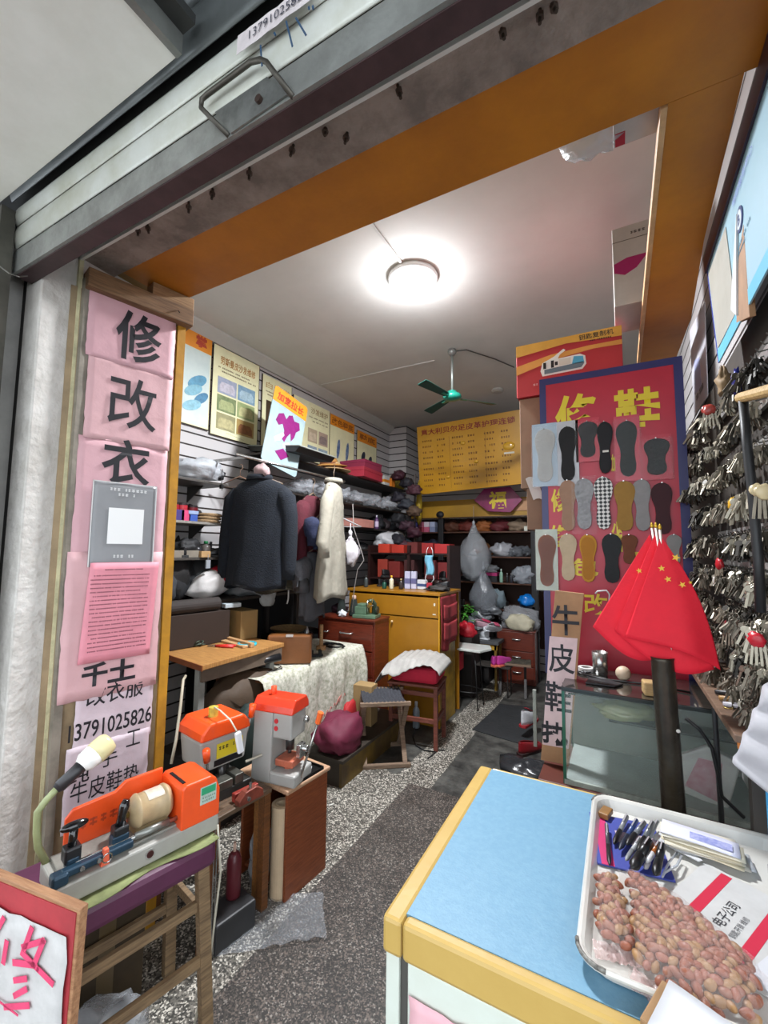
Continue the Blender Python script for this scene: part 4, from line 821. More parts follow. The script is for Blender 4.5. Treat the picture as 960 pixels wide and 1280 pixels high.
# ================================================================= garments
def garment(name,label,cat,p,rz,W,L,D,col,sl=.62,flare=1.0,seed=0,mat=None,open_front=None,sleeve_r=.07,coll=True,lean=0,neck=.075):
    e=E(name,label,cat,p,rz); mat=mat or mk(col,.9,0,.25,14,.4,60)
    def f(u,w):
        a=2*PI*u; z=-L*w
        if w<.08: k=w/.08; hw=neck+(W/2*.92-neck)*k**.8; z=-L*.095*k**1.35; dd=D*.35+D*.25*k
        else: k=(w-.08)/.92; z=-L*(.095+.905*k); hw=W/2*(.92+(flare-.92)*k); dd=D*(.6+.35*k)
        fold=1+.07*w*math.sin(a*5+seed+2*w)+.05*w*math.sin(a*9+seed*2+3*w)+.03*math.sin(w*9+a*3)*min(1,w*3)+.06*noise.noise(Vector((math.cos(a)*2,math.sin(a)*2,w*4+seed)))
        zz=z+(.02*math.sin(a*3+seed)*w if w>.9 else 0)
        return (hw*math.cos(a)*fold,dd*.5*math.sin(a)*fold,zz)
    k_=1
    ob('body',MB().grid(f,36,22,closed=True),mat,e,smooth=True,solid=.006)
    for s_ in (-1,1):
        x0=s_*W/2*.80; pts=[(x0*.94,0,-L*.105),(s_*W*.47,0.005,-L*.19),(s_*W*.52,.01,-L*.36),(s_*W*.55*max(1,flare*.95),.0,-L*.55),(s_*W*.56*max(1,flare*.92),-.01,-L*sl-.02),(s_*W*.555*max(1,flare*.92),-.015,-L*sl-.1)]
        ob('sleeve',MB().tube(pts,[sleeve_r*.7,sleeve_r*1.08,sleeve_r,sleeve_r*.9,sleeve_r*.8,sleeve_r*.75],14),mat,e,smooth=True)
    if coll:
        ob('collar',MB().grid(lambda u,w:((neck*(1.0+.35*w))*math.cos(2*PI*u),(D*.25)*(1+.3*w)*math.sin(2*PI*u),.035*math.sin(PI*(1-w))-.01),24,5,closed=True),mat,e,smooth=True,solid=.006)
    hg=ob('hanger',MB().tube([(-W*.40,0,-L*.055),(0,0,.03),(W*.40,0,-L*.055)],.006,8).tube([(0,0,.03),(0,0,.08),(.018,0,.105),(.03,0,.125),(.015,0,.148),(-.012,0,.145)],.0028,6),mk('#6c5a48',.5),e,smooth=True)
    return e
gr=E('clothes_rail','steel clothes rail carrying the hanging garments','rail',(-2.32,2.2,2.20))
ob('rail',MB().cyl((0,-.1,0),(0,1.25,0),.011,n=12),CHROME,gr,smooth=True)
for y in (.0,1.15): ob('rail_arm',MB().bar((0,y,0),(WL+2.325,y,0),.012,.02),CHROME,gr)
NV=mk('#0f1722',.95,0,.6,45,.6,90,dirtc='#05080c',aniso=(1,1,2))
garment('navy_jacket','navy blue knitted jacket with collar hanging in front of the posters','jacket',at(325,597,y=2.36)+Vector((0,0,-.01)),R(14),.47,.80,.26,'#1c2836',sl=.80,seed=2,mat=NV,flare=1.0,sleeve_r=.062)
T('pink_scarf','pink and grey scarf end poking out of the navy jacket collar','scarf',MB().ell((0,0,0),(.07,.05,.05),14,8,.4,5),mk('#b59a9a',.8,0,.4,30),at(327,589,y=2.34),smooth=True)
garment('plaid_garment','striped brown garment hem showing beneath the navy jacket','garment',at(345,700,y=2.56),R(14),.36,.24,.16,'#3a362c',sl=.3,seed=4,mat=mk('#453f30',.9,0,.8,60,dirtc='#15140f',aniso=(1,1,3)),flare=1.05)
garment('maroon_sweater','maroon sweater on a wire hanger between the navy jacket and the cream coat','sweater',at(391,624,y=2.78)+Vector((0,0,.02)),R(98),.34,.66,.16,'#4c0c1c',sl=.80,seed=6,flare=.98,coll=False)
garment('navy_shirt','navy shirt sleeve showing beside the maroon sweater','shirt',at(400,648,y=2.66),R(94),.16,.22,.08,'#171f3c',sl=.5,seed=7,coll=False)
garment('cream_coat','long cream coat hanging at the right end of the clothes rail','coat',at(417,606,y=2.80)+Vector((0,0,.02)),R(112),.36,.90,.22,'#bdb8a8',sl=.55,seed=9,mat=mk('#918c7e',.9,0,.18,9,.5,30),flare=1.65,sleeve_r=.05)
garment('grey_garment','dark grey garment hanging below the maroon sweater','garment',at(392,690,y=2.72),R(92),.26,.5,.16,'#46464a',sl=.4,seed=12,coll=False)
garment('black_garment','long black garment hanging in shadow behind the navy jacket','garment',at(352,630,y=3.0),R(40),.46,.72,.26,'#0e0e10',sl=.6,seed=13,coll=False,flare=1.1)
T('white_strap','white strap dangling below the navy jacket','strap',MB().grid(lambda u,w:(.012*(u-.5)+.02*math.sin(w*3),.004*math.sin(w*9),-.20*w),2,10),mk('#c4c4c2',.7),at(359,722,y=2.6),smooth=True,solid=.003)
for i,(u,v,yy) in enumerate(((300,600,2.5),(425,650,3.2))):
    p=at(u,v,y=yy); T('wire_hanger',['empty wooden hanger left of the navy jacket','bare wire hanger right of the cream coat'][i],'hanger',MB().tube([(-.19,0,-.06),(0,0,.03),(.19,0,-.06)],.006,8).tube([(-.19,0,-.06),(.19,0,-.06)],.003,6).tube([(0,0,.03),(0,0,.08),(.02,0,.10),(.015,0,.125),(-.01,0,.13)],.003,6),mk(['#7c6250','#9a9a9a'][i],.5),p,R(30),smooth=True)
# ---- things on the long upper shelf
ZU=2.377
bt=E('black_tray','large black tray with a pale underside lying on the long shelf below the tilted poster','tray',(-2.63,3.04,ZU+.015),R(0),ry=R(6))
ob('tray_body',MB().prism([(-.26,0),(.26,0),(.30,.045),(-.30,.045)],-.26,.26),mk('#2b2c2c',.5),bt,bevel=.004); ob('tray_rim',MB().box(-.31,-.27,.045,.31,.27,.056),mk('#8b8f88',.5,0,.2,9),bt,bevel=.003)
def hat(label,p,c1,c2,rz=0,rx=0,s=1):
    e=E('straw_hat',label,'hat',p,rz,rx=rx); ob('brim',MB().lathe([(.10,0.02),(.14,.012),(.19,.0),(.195,.006),(.14,.02),(.10,.03)],32,caps=False),mk(c1,.8,0,.25,60,.4,120),e,smooth=True)
    ob('crown',MB().lathe([(.10,.02),(.095,.06),(.08,.09),(.04,.10),(.001,.10)],28),mk(c1,.8,0,.25,60,.4,120),e,smooth=True); ob('hat_band',MB().lathe([(.102,.022),(.099,.05)],28,caps=False),mk(c2,.7),e,solid=.002); e.scale=(s,s,s); return e
hat('tan straw hat on top of the hat pair under the posters',(-2.70,3.72,ZU+.045),'#c08a48','#7a4a24',rx=R(180-174))
hat('pale straw hat beneath the tan straw hat on the long shelf',(-2.68,3.74,ZU+.0),'#c9a878','#a88858',s=1.05)
bx=carton('burgundy shoe box standing on the red shoe box under the last poster',(-2.72,4.40,ZU+.115),.34,.40,.10,'#8a2846',R(0),lid='#8e2a4c',name='shoe_box')
carton('red shoe box beneath the burgundy box on the long shelf',(-2.71,4.36,ZU),.36,.50,.113,'#a8283c',R(4),lid='#a62c40',name='shoe_box')
carton('white and orange small box right of the shoe boxes on the long shelf',(-2.68,4.86,ZU),.14,.14,.12,'#c9c9c4',R(0),lid=None,band='#d88424')
carton('orange small box at the end beside the white one on the long shelf',(-2.66,5.02,ZU),.12,.10,.11,'#d87c1c',R(0))
e=E('soft_toy_bag','yellow and black patterned bag at the far end of the long shelf','bag',(-2.66,5.28,ZU))
ob('bag_body',MB().ell((0,0,.12),(.10,.14,.14),18,12,.3,61,flat=.85),mk('#b09a34',.6,0,.8,9,dirtc='#2a2228'),e,smooth=True)
# second shelf (2.06): shiny wrapped shoes
for i in range(7):
    y=3.25+.33*i
    shoe('black shoe in a row wrapped in clear plastic on the second long shelf',(-2.72,y,2.062),R(random.uniform(-20,20)),['#17171a','#2c2018'][i%2],group='wrapped shoes on the second shelf' if 1 else None) if i%2==0 else shoe('brown shoe in a row wrapped in clear plastic on the second long shelf',(-2.72,y,2.062),R(random.uniform(-20,20)),'#3a2a20',group='brown wrapped shoes on the second shelf')
    bag('shiny clear plastic wrapping around a shoe on the second long shelf',(-2.70,y,2.062),(.15,.13,.085),'#c9ccd2',.35,70+i,.6,group='clear shoe wrappings on the second shelf',flat=.9,name='plastic_wrap')
# third shelf
carton('long pink shoe box on the third long shelf',(-2.66,4.20,1.802),.22,.46,.09,'#c08478',0,lid=None,name='shoe_box')
bottle('small violet spray bottle beside the pink shoe box',(-2.62,4.62,1.802),.17,.025,'#5c3c68','#c8c8d8',lab='#c8b8d0')
for i in range(5):
    bag('dark crumpled bag on the third long shelf',(-2.72,4.80+.16*i,1.802),(.10,.10,.09),['#1c1c20','#2a1c20','#2c3034','#241c24','#1a1e24'][i],1,90+i,.45,group='dark bags on the third shelf')
for i in range(4): shoe('black shoe standing on the third long shelf behind the coats',(-2.74,3.1+.22*i,1.802),R(10*i-10),'#151518',group='black shoes on the third shelf')
# lowest long shelf
bag('large crumpled white plastic bag on the lowest long shelf',(-2.60,4.95,1.552),(.17,.30,.13),'#c9c9cb',.9,101,.35,name='white_bag')
for i in range(6):
    shoe('dark shoe jumbled on the lowest long shelf left of the white bag',(-2.68,3.35+.22*i,1.552),R(random.uniform(-50,50)),['#121214','#1c1612'][0],group='dark shoes on the lowest long shelf')
bag('pale blue cloth bundle right of the white bag on the lowest long shelf',(-2.62,5.32,1.552),(.14,.12,.09),'#5c7480',1,103,.4)
hang('small white cloth bag hanging from a wire beside the cream coat',at(438,668,y=3.35),(.09,.07,.14),'#d8d2d6',.97,5,'white_pouch')
T('hanging_wire','grey wire looping down beside the cream coat to the dresser','wire',MB().tube([at(u,v,y=3.34) for u,v in ((441,630),(442,660),(452,690),(455,700),(447,712),(443,735),(440,765))],.004,6),mk('#8a8480',.5),smooth=True)
# low storage behind the garments
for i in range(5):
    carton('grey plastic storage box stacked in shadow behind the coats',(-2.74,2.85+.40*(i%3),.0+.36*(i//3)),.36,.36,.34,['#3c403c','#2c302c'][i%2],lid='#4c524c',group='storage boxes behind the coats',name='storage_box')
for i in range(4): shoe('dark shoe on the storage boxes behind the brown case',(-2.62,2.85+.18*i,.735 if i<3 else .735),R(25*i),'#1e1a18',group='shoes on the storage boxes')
T('conical_hat','round tan woven tray under the hanging black garment','tray',MB().lathe([(.15,.03),(.12,.01),(.02,0),(.02,.006),(.12,.016),(.15,.036)],24,caps=False),wood('#8c7048','#5c4830',.7),(-2.45,2.85,.86),smooth=True)

# dark clutter added so the shaded front corner reads dark
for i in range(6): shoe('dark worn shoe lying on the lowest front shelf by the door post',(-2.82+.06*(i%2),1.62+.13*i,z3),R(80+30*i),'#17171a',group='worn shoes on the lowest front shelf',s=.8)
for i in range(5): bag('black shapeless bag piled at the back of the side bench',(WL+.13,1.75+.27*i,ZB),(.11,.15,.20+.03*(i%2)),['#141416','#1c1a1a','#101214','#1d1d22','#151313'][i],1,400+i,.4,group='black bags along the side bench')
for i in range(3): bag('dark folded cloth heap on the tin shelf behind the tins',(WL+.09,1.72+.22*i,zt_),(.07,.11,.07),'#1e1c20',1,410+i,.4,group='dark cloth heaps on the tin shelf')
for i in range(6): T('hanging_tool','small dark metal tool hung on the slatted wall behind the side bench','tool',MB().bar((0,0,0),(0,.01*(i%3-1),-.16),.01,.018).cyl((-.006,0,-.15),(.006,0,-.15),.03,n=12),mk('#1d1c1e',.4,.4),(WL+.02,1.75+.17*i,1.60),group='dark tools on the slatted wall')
T('shade_sheet','black sheet standing in for the shade on the wall behind the garments','cloth',MB().grid(lambda u,w:(WL+.03+.02*math.sin(u*26)*w,2.25+2.05*u,1.50-1.2*w),60,8),mk('#121214',.9,0,.2,9),smooth=True,solid=.004)  # black sheet added in place of the shade behind the garments
# ================================================================= MIDDLE: DRESSER, COUNTER, SEATS
REDW=wood('#6e2c1a','#4a1a0e',.35,(3,3,30),coat=.2); PULL=mk('#cfcfca',.25,.8)
def drawers(e,w,d,h,rows,front_y=0,split=None,mat=REDW):
    ob('carcass',MB().box(0,front_y+.012,0,w,d,h),mat,e,bevel=.003); n=len(rows); z=.03
    for hh in rows:
        dr=ob('drawer',MB().box(.015,front_y-.004,z+.004,w-.015,front_y+.012,z+hh-.006),mat,e,bevel=.003)
        hd_=ob('handle',MB().tube([(w*.42,front_y-.006,z+hh*.62),(w*.44,front_y-.022,z+hh*.60),(w*.62,front_y-.022,z+hh*.60),(w*.64,front_y-.006,z+hh*.62)],.007,8),PULL,dr,smooth=True)
        z+=hh
    ob('top_board',MB().box(-.01,front_y-.012,h,w+.01,d,h+.018),mat,e,bevel=.004)
ds=E('brown_dresser','glossy reddish brown dresser with a green sewing machine on top','dresser',(-2.52,3.34,0),R(2))
drawers(ds,.60,.30,.91,[.40,.22,.24])
ob('side_pull',MB().tube([(.06,-.006,.80),(.07,-.02,.79),(.12,-.02,.79),(.13,-.006,.80)],.006,8),PULL,ds,smooth=True)
GM=mk('#5f7a62',.4,.1,.25,15)
sm=E('sewing_machine','small old green overlock sewing machine on the brown dresser','sewing machine',(-2.04,3.47,.930),R(10))
ob('bed',MB().box(-.13,-.08,0,.09,.08,.03),GM,sm,bevel=.004)
ob('body',MB().box(-.12,-.05,.03,-.01,.06,.10).box(-.10,-.04,.10,-.02,.05,.125),GM,sm,bevel=.006)
ob('arm',MB().tube([(.04,.04,.03),(.04,.04,.12),(.03,.0,.155),(.0,-.03,.15)],[.025,.022,.02,.014],10),mk('#4a5a4a',.4,.3,.3,20),sm,smooth=True)
ob('wheel',MB().cyl((.075,0,.07),(.09,0,.07),.035,n=18),mk('#3a4238',.4,.5),sm)
ob('needle_bar',MB().cyl((0,-.035,.05),(0,-.035,.16),.006,n=8).cyl((.02,-.04,.10),(.06,-.05,.12),.004,n=6),CHROME,sm,smooth=True)
ob('tension_disc',MB().cyl((.02,-.06,.11),(.02,-.045,.11),.014,n=12).cyl((.05,-.05,.18),(.05,-.05,.14),.005,n=8),BRASS,sm)
for i,u in enumerate((413,437)):
    e=E('thread_cone','dark thread cone with a pale tip on the dresser, '+('left one behind the coat hem' if i==0 else 'beside the green sewing machine'),'thread cone',(-2.36+.14*i,3.50,.930))
    ob('thread',MB().lathe([(.045,0),(.047,.01),(.026,.15)],18),mk('#16201c',.9,0,.2,60),e,smooth=True); ob('cone_tip',MB().lathe([(.022,.148),(.018,.185),(.006,.188)],14),mk('#d8b8a8',.6),e,smooth=True)
bag('crumpled white tissue on the dresser between the thread cones',(-2.28,3.40,.930),(.04,.04,.03),'#cfd0d4',1,110,.5,name='tissue',cat='tissue')
T('dark_red_pouch','dark purple pouch on the left end of the dresser','pouch',MB().ell((0,0,.04),(.09,.06,.05),16,10,.3,111,flat=.8),mk('#2a1420',.7),(-2.44,3.58,.930),smooth=True)
# yellow counter (1.17 high)
YW=mk('#9c6a16',.4,0,.3,5,.08,20,dirtc='#6e4810',coat=.2); YWD=mk('#a8841c',.5,0,.8,7,.1,20,dirtc='#4a3a1c')
yd=E('yellow_counter','tall yellow wooden counter with a red cloth hung over its side','counter',(-2.40,3.68,0))
W_=.965
ob('side_panel',MB().box(0,0.02,0,.02,.55,1.14),YW,yd)
ob('end_panel',MB().box(W_-.02,0.02,0,W_,.42,1.14),YWD,yd,bevel=.002,label='worn lower end panel')
ob('front_panel',MB().box(0,0,0,W_,.018,.93),YW,yd,bevel=.002)
ob('upper_drawer',MB().box(.01,-.006,.94,W_-.01,.014,1.12),YW,yd,bevel=.003)
ob('paint_chip',MB().box(W_-.06,-.0075,.97,W_-.03,-.006,.98).box(W_-.05,-.0075,1.05,W_-.035,-.006,1.075),mk('#c9c4b4',.6),yd)
ob('counter_top',MB().box(-.01,-.015,1.14,W_+.015,.55,1.165),YW,yd,bevel=.003)
ob('corner_strip',MB().box(W_-.004,-.008,0,W_+.006,.006,1.14),mk('#c8921c',.4),yd)
ob('knob',MB().ell((.50,-.018,.88),(.012,.012,.012)),mk('#c9a878',.4),yd,smooth=True)
ob('back_panel',MB().box(0,.53,0,W_,.55,1.14),YW,yd)
def rcl(u,w):
    y=.0+.42*u; z=1.13-(.46+.03*math.sin(u*6)-.05*u*0)*w; return (W_+.012+.012*math.sin(u*14+w*3)*w+.008*w,y,z)
rcx=E('red_cloth','dark red pocketed cloth hanging on the end of the yellow counter','cloth',(-2.40,3.68,0))
ob('cloth_body',MB().grid(rcl,20,22),mk('#8e2a30',.8,0,.25,9,.3,14),rcx,smooth=True,solid=.004)
for zt2,zb2 in ((1.06,.93),(.90,.74)): ob('pocket',MB().grid(lambda u,w:(W_+.030+.008*math.sin(u*8),.04+.34*u,zt2+(zb2-zt2)*w-.02*math.sin(PI*u)),12,6),mk('#983036',.8,0,.25,9,.3,14),rcx,smooth=True,solid=.004)
# objects on the counter
ZC=1.167
for i,(x,h,c,cp,lb_) in enumerate(((-1.98,.13,'#c9c4a8','#e0b030',None),(-1.90,.10,'#2c2422','#b8a878',None),(-2.06,.08,'#1c4a3c','#1a2a24',None),(-2.30,.12,'#3c4444','#222',None))):
    bottle(['cream bottle with a yellow cap on the yellow counter','low dark bottle right of the yellow capped bottle on the counter','dark green bottle left of the yellow capped bottle on the counter','grey-green bottle at the left end of the yellow counter'][i],(x,3.80+.05*(i%2),ZC),h,.022,c,cp)
carton('tall pale violet printed box standing on the yellow counter',(-1.86,3.92,ZC),.055,.04,.17,'#b0b0c8',R(8),band='#5a5a80')
carton('second tall pale violet box beside the first on the yellow counter',(-1.80,3.94,ZC),.05,.04,.17,'#b8b8cc',R(4),band='#5a5a80')
carton('white and blue small box on the yellow counter near the tall boxes',(-1.72,3.96,ZC),.09,.05,.09,'#c9ccd0',R(-8),band='#3c4c74')
carton('small crimson box on the yellow counter',(-1.62,3.90,ZC),.05,.04,.07,'#a01c30',R(10))
for i in range(7): shoe(['black leather shoe on the yellow counter','brown leather shoe on the yellow counter'][i%2],(-2.20+.10*i,4.08+.02*(i%3),ZC),R(80+17*i),['#141316','#2a1612'][i%2],group=['black shoes on the yellow counter','brown shoes on the yellow counter'][i%2],s=.85)
bag('pile of small tools and scraps on the right end of the counter',(-1.52,3.86,ZC),(.11,.07,.03),'#2e2a28',1,121,.6,name='scrap_pile',cat='pile')
# back rack behind the counter: red boxes, machine heads
rk=E('red_rack','dark red shelving rack standing behind the yellow counter','rack',(-2.55,4.30,0))
RK=mk('#2a1210',.5,0,.35,7)
for x in (0,.50,.96): ob('upright',MB().box(x,0,0,x+.03,.35,1.60),RK,rk)
for z in (.9,1.22,1.50): ob('rack_shelf',MB().box(.03,0,z,.96,.35,z+.015),RK,rk)
for i,(x,z,c,dx,dz) in enumerate(((.12,1.515,'#b8341c',.14,.10),(.30,1.515,'#a82a18',.15,.09),(.48,1.515,'#5c1c18',.12,.12),(.66,1.515,'#8c1c1c',.13,.11),(.82,1.515,'#a01c1c',.16,.10),(.10,1.24,'#8c2c1c',.12,.2),(.26,1.24,'#6c1a14',.14,.18),(.44,1.24,'#3c1414',.12,.2),(.70,1.24,'#521618',.13,.2),(.84,1.24,'#6c1414',.12,.18))):
    carton(['orange-red box first from the left atop the red rack','red box second from the left atop the red rack','dark maroon box in the middle atop the red rack','crimson box fourth from the left atop the red rack','bright crimson box at the right end atop the red rack','rusty red box at the left of the middle rack shelf','dark red box second on the middle rack shelf','almost black red box third on the middle rack shelf','dark wine box fourth on the middle rack shelf','dull red box at the right of the middle rack shelf'][i],(-2.55+x+.06,4.45,z),dx,.22,dz,c,R(random.uniform(-6,6)))
for i in range(3): shoe('black shiny shoe on the rack shelf above the yellow counter',(-2.30+.3*i,4.40,1.24),R(70+30*i),'#0e0e10',group='shiny shoes on the rack')
# blue face mask
mask=E('face_mask','pale blue face mask hanging above the right end of the yellow counter','mask',at(537,702,y=3.95)+Vector((0,0,-.13)))
ob('mask_fabric',MB().grid(lambda u,w:(.085*(u-.5)+.01*math.sin(w*6),.012*math.sin(u*PI*4)-.03*math.sin(u*PI),.19*w),10,10),mk('#6aa4bc',.8,0,.1,30),mask,smooth=True,solid=.002)
for s_ in (-1,1): ob('ear_loop',MB().tube([(s_*.035,0,.18),(s_*.03,0,.24),(s_*.015,0,.27)],.0025,6).tube([(s_*.035,0,.01),(s_*.045,0,-.04),(s_*.02,0,-.07)],.0025,6),mk('#dfe6e8',.7),mask,smooth=True)
# folding stool
WO=wood('#8a7460','#5c4a3c',.8)
fs=E('folding_stool','weathered wooden folding stool with a dark woven seat in front of the dresser','stool',(-1.62,2.98,0),R(36))
# local x: along top rails, y: across
hw,hd2,HT=.155,.17,.44
for sy in (-1,1):
    ob('top_rail',MB().bar((-hw-.03,sy*hd2,HT),(hw+.03,sy*hd2,HT),.028,.028),WO,fs,bevel=.003)
    ob('foot_rail',MB().bar((-hw-.03,sy*hd2,.015),(hw+.03,sy*hd2,.015),.03,.028),WO,fs,bevel=.003)
for sx in (-1,1):
    for sy in (-1,1): ob('leg',MB().bar((sx*(hw-.01*(sy>0)),-sy*hd2,.02),(sx*(hw-.01*(sy>0)),sy*hd2,HT-.005),.026,.034,up=(1,0,0)),WO,fs,bevel=.003)
def web(u,w): return (-hw+2*hw*u,-hd2+2*hd2*w,HT+.012-.03*math.sin(PI*w)+.004*math.sin(u*70+3*w))
ob('woven_seat',MB().grid(web,60,10),mk('#2b2c32',.9,0,.5,40,.6,50,dirtc='#5a5c64',aniso=(6,1,1)),fs,smooth=True,solid=.006)
# small wooden chair with red cushion + white cover
CHW=wood('#7c4436','#5a2c22',.5)
wc=E('wooden_chair','small reddish wooden stool chair with a red cushion beside the yellow counter','chair',(-1.50,3.34,0),R(8))
for sx in (-.2,.17):
    for sy in (-.12,.16): ob('leg',MB().box(sx,sy,0,sx+.032,sy+.032,.47),CHW,wc,bevel=.003)
for z in (.20,.40): 
    ob('stretcher',MB().box(-.18,-.115,z,.18,-.095,z+.035),CHW,wc,bevel=.003); ob('stretcher',MB().box(.175,-.10,z,.195,.18,z+.035),CHW,wc,bevel=.003); ob('stretcher',MB().box(-.2,-.10,z,-.18,.18,z+.035),CHW,wc,bevel=.003)
ob('seat_board',MB().box(-.21,-.13,.47,.21,.20,.49),CHW,wc,bevel=.004)
T('red_cushion','bright crimson cushion on the small wooden chair','cushion',MB().box(-.19,-.12,0,.20,.19,.12),mk('#c01c3a',.8,0,.2,9,.3,14),(-1.50,3.34,.492),R(8),bevel=.035)
def cov(u,w):
    x=-.30+.54*u; y=-.20+.44*w; z=.14+.05*math.exp(-((x-.02)/.2)**2)
    dx=max(0,abs(x)-.17); dy=max(0,-y-.10); z-=1.6*dx*dx*6+ (dy*1.1)*(1 if abs(x+.03)<.2 else .4)*max(0,1-abs(x+.12)*4)
    return (x,y,z+.004*math.sin(u*60))
T('white_seat_cover','white ribbed cover draped over the red cushion of the small chair','seat cover',MB().grid(cov,60,24),mk('#aaa7a2',.9,0,.2,9),(-1.50,3.34,.49),R(8),smooth=True,solid=.004)
T('black_cable','black cable looping on the floor under the small wooden chair','cable',MB().tube([at(u,v,z=.006) for u,v in ((520,905),(516,920),(520,932),(530,938),(545,940),(535,948))],.005,6),mk('#18181a',.5),smooth=True)
bottle('clear plastic bottle on the floor behind the small wooden chair',(-1.62,3.60,0),.22,.03,'#8c949c','#c4c8cc')
T('dark_chip','small dark scrap on the pale floor strip near the small chair','scrap',MB().box(-.03,-.008,0,.03,.008,.004),mk('#151515',.6),at(551,938,z=0),R(20))
# round wire table with a white top, seen behind counter
wtb=E('wash_basin_stand','thin wire stand with a white rectangular enamel top behind the yellow counter','stand',(-1.42,4.35,0))
ob('basin_top',MB().prism([(-.26,-.13),(.20,-.15),(.27,.02),(.22,.15),(-.24,.13)],.56,.585,'xy'),mk('#cfd3cc',.3,0,.15,9,coat=.3),wtb,bevel=.006)
for x,y in ((-.2,-.1),(.16,-.1),(-.2,.1),(.16,.1)): ob('leg',MB().cyl((x,y,0),(x*.8,y*.8,.56),.006,n=6),mk('#2c2c2c',.4,.5),wtb,smooth=True)
ob('ring',MB().tube([(.18*math.cos(t*PI/10),.11*math.sin(t*PI/10),.16) for t in range(21)],.005,6),mk('#2c2c2c',.4,.5),wtb,smooth=True)
carton('bright red plastic box hanging below the white enamel top',(-1.52,4.30,.36),.17,.12,.16,'#b01828')
# floor mat
T('floor_mat','dark rubber mat lying on the aisle floor','mat',MB().grid(lambda u,w:(lambda a,b,c,d:tuple((a*(1-u)+b*u)*(1-w)+(d*(1-u)+c*u)*w))(at(590,912,z=.004),at(668,935,z=.004),at(670,884,z=.004),at(625,880,z=.004)),6,6),mk('#26282a',.7,0,.3,6,.2,30),solid=.004)
# plant pot
ptp=E('potted_plant','bright green leafy plant behind the right end of the yellow counter','plant',(-1.60,4.72,.62))
ob('pot',MB().lathe([(.07,0),(.09,.14),(.095,.15),(.085,.15),(.06,.02),(.001,.02)],18),mk('#3c3430',.6),ptp,smooth=True)
lf=MB(); rr=random.Random(5)
for k in range(150):
    a=rr.random()*2*PI; el=rr.random(); r=.05+.13*rr.random(); c=Vector((r*math.cos(a),r*math.sin(a)*.8,.14+.22*el*(1.2-r*3)))
    d=Vector((math.cos(a),math.sin(a),.5-rr.random())).normalized(); sd=d.cross(Vector((0,0,1))).normalized()*.016; L_=.035+.03*rr.random(); up=Vector((0,0,.006))
    lf.add([c,c+d*L_*.5+sd+up,c+d*L_,c+d*L_*.5-sd+up],[(0,1,2,3)])
ob('foliage',lf,mk('#4f9a34',.5,0,.4,30,dirtc='#2c6a20'),ptp)
ob('stem',MB().tube([(0,0,.02),(.01,0,.2)],.006,6).tube([(0,0,.1),(.08,.03,.25)],.004,6).tube([(0,0,.1),(-.07,.02,.26)],.004,6),mk('#4a7a34',.6),ptp)
T('plant_table','low dark stand carrying the green plant','stand',MB().box(-.2,-.15,0,.2,.15,.62),mk('#241c18',.7,0,.3,7),(-1.62,4.74,0),bevel=.004)
bag('bright red plastic bag below the green plant',(-1.50,4.62,.62),(.12,.05,.09),'#a8202c',.95,131,.3,name='red_bag')
T('low_dark_shelf','low dark shelf unit behind the white enamel stand','shelf unit',MB().box(-.18,-.12,0,.18,.12,.50),mk('#1c1817',.7),(-1.9,5.05,0),bevel=.004)
# yellow-legged bench with white shoes
yb=E('yellow_bench','small bench with a grey top and yellow apron beside the drawer cabinet','bench',(-1.42,5.05,0))
ob('bench_top',MB().box(-.20,-.13,.50,.20,.13,.535),mk('#4a4c4e',.6),yb,bevel=.003); ob('apron',MB().box(-.18,-.11,.44,.18,-.09,.50),mk('#b8902c',.5),yb)
for x in (-.17,.15):
    for y in (-.11,.09): ob('leg',MB().box(x,y,0,x+.025,y+.025,.50),mk('#8a6c24',.5,0,.4,9),yb)
for i,(dx,dy,dz,rz,rx,c,f) in enumerate(((-.06,0,.0,170,0,'#c8ccd0','#9098a0'),(.0,.05,.09,160,0,'#c4c8cc','#6c7480'),(.02,-.02,.14,40,30,'#c8a0ac','#b03050'),(.11,.0,.12,60,45,'#ccd0d4','#d05070'))):
    shoe(['white sneaker flat on the yellow bench','grey-white sneaker stacked on the yellow bench','pink and white sneaker tilted atop the sneaker pile','white and pink sneaker leaning at the right of the sneaker pile'][i],(-1.42+dx,5.03+dy,.537+dz),R(rz),c,'#d8dce0',.10,.055,f,rx=R(rx))
# tripod wire shelf with pink slippers
ps=E('slatted_table','low thin dark table with pink slippers behind the folding stool','table',(-1.26,4.85,0))
ob('top',MB().box(-.26,-.10,.30,.20,.10,.315),mk('#3c3834',.6,0,.3,9),ps)
for x in (-.24,.17):
    for y in (-.08,.08): ob('leg',MB().cyl((x,y,0),(x,y,.30),.007,n=6),mk('#2c2a28',.5,.4),ps)
for i,(x,y) in enumerate(((-1.24,4.83),(-1.14,4.86))): shoe('magenta slipper on the low dark table, '+('left one' if i==0 else 'right one'),(x,y,.317),R(100-30*i),'#c03c94','#d46a50',.11,.07)
# second folding stool near the drawers
f2=E('folding_stool','small dark folding stool with frayed seat in front of the drawer cabinet','stool',(-1.07,4.93,0),R(10))
for sy in (-1,1): ob('top_rail',MB().bar((-.19,sy*.11,.34),(.19,sy*.11,.34),.022,.022),WO,f2)
for sx in (-1,1):
    for sy in (-1,1): ob('leg',MB().bar((sx*.13,-sy*.12,.0),(sx*.13,sy*.11,.335),.02,.026,up=(1,0,0)),mk('#2e2a28',.6),f2)
ob('woven_seat',MB().grid(lambda u,w:(-.19+.38*u,-.11+.22*w,.352+.012*noise.noise(Vector((u*14,w*5,0)))),40,8),mk('#4a4438',.9,0,.6,30,.6,40),f2,smooth=True,solid=.008)
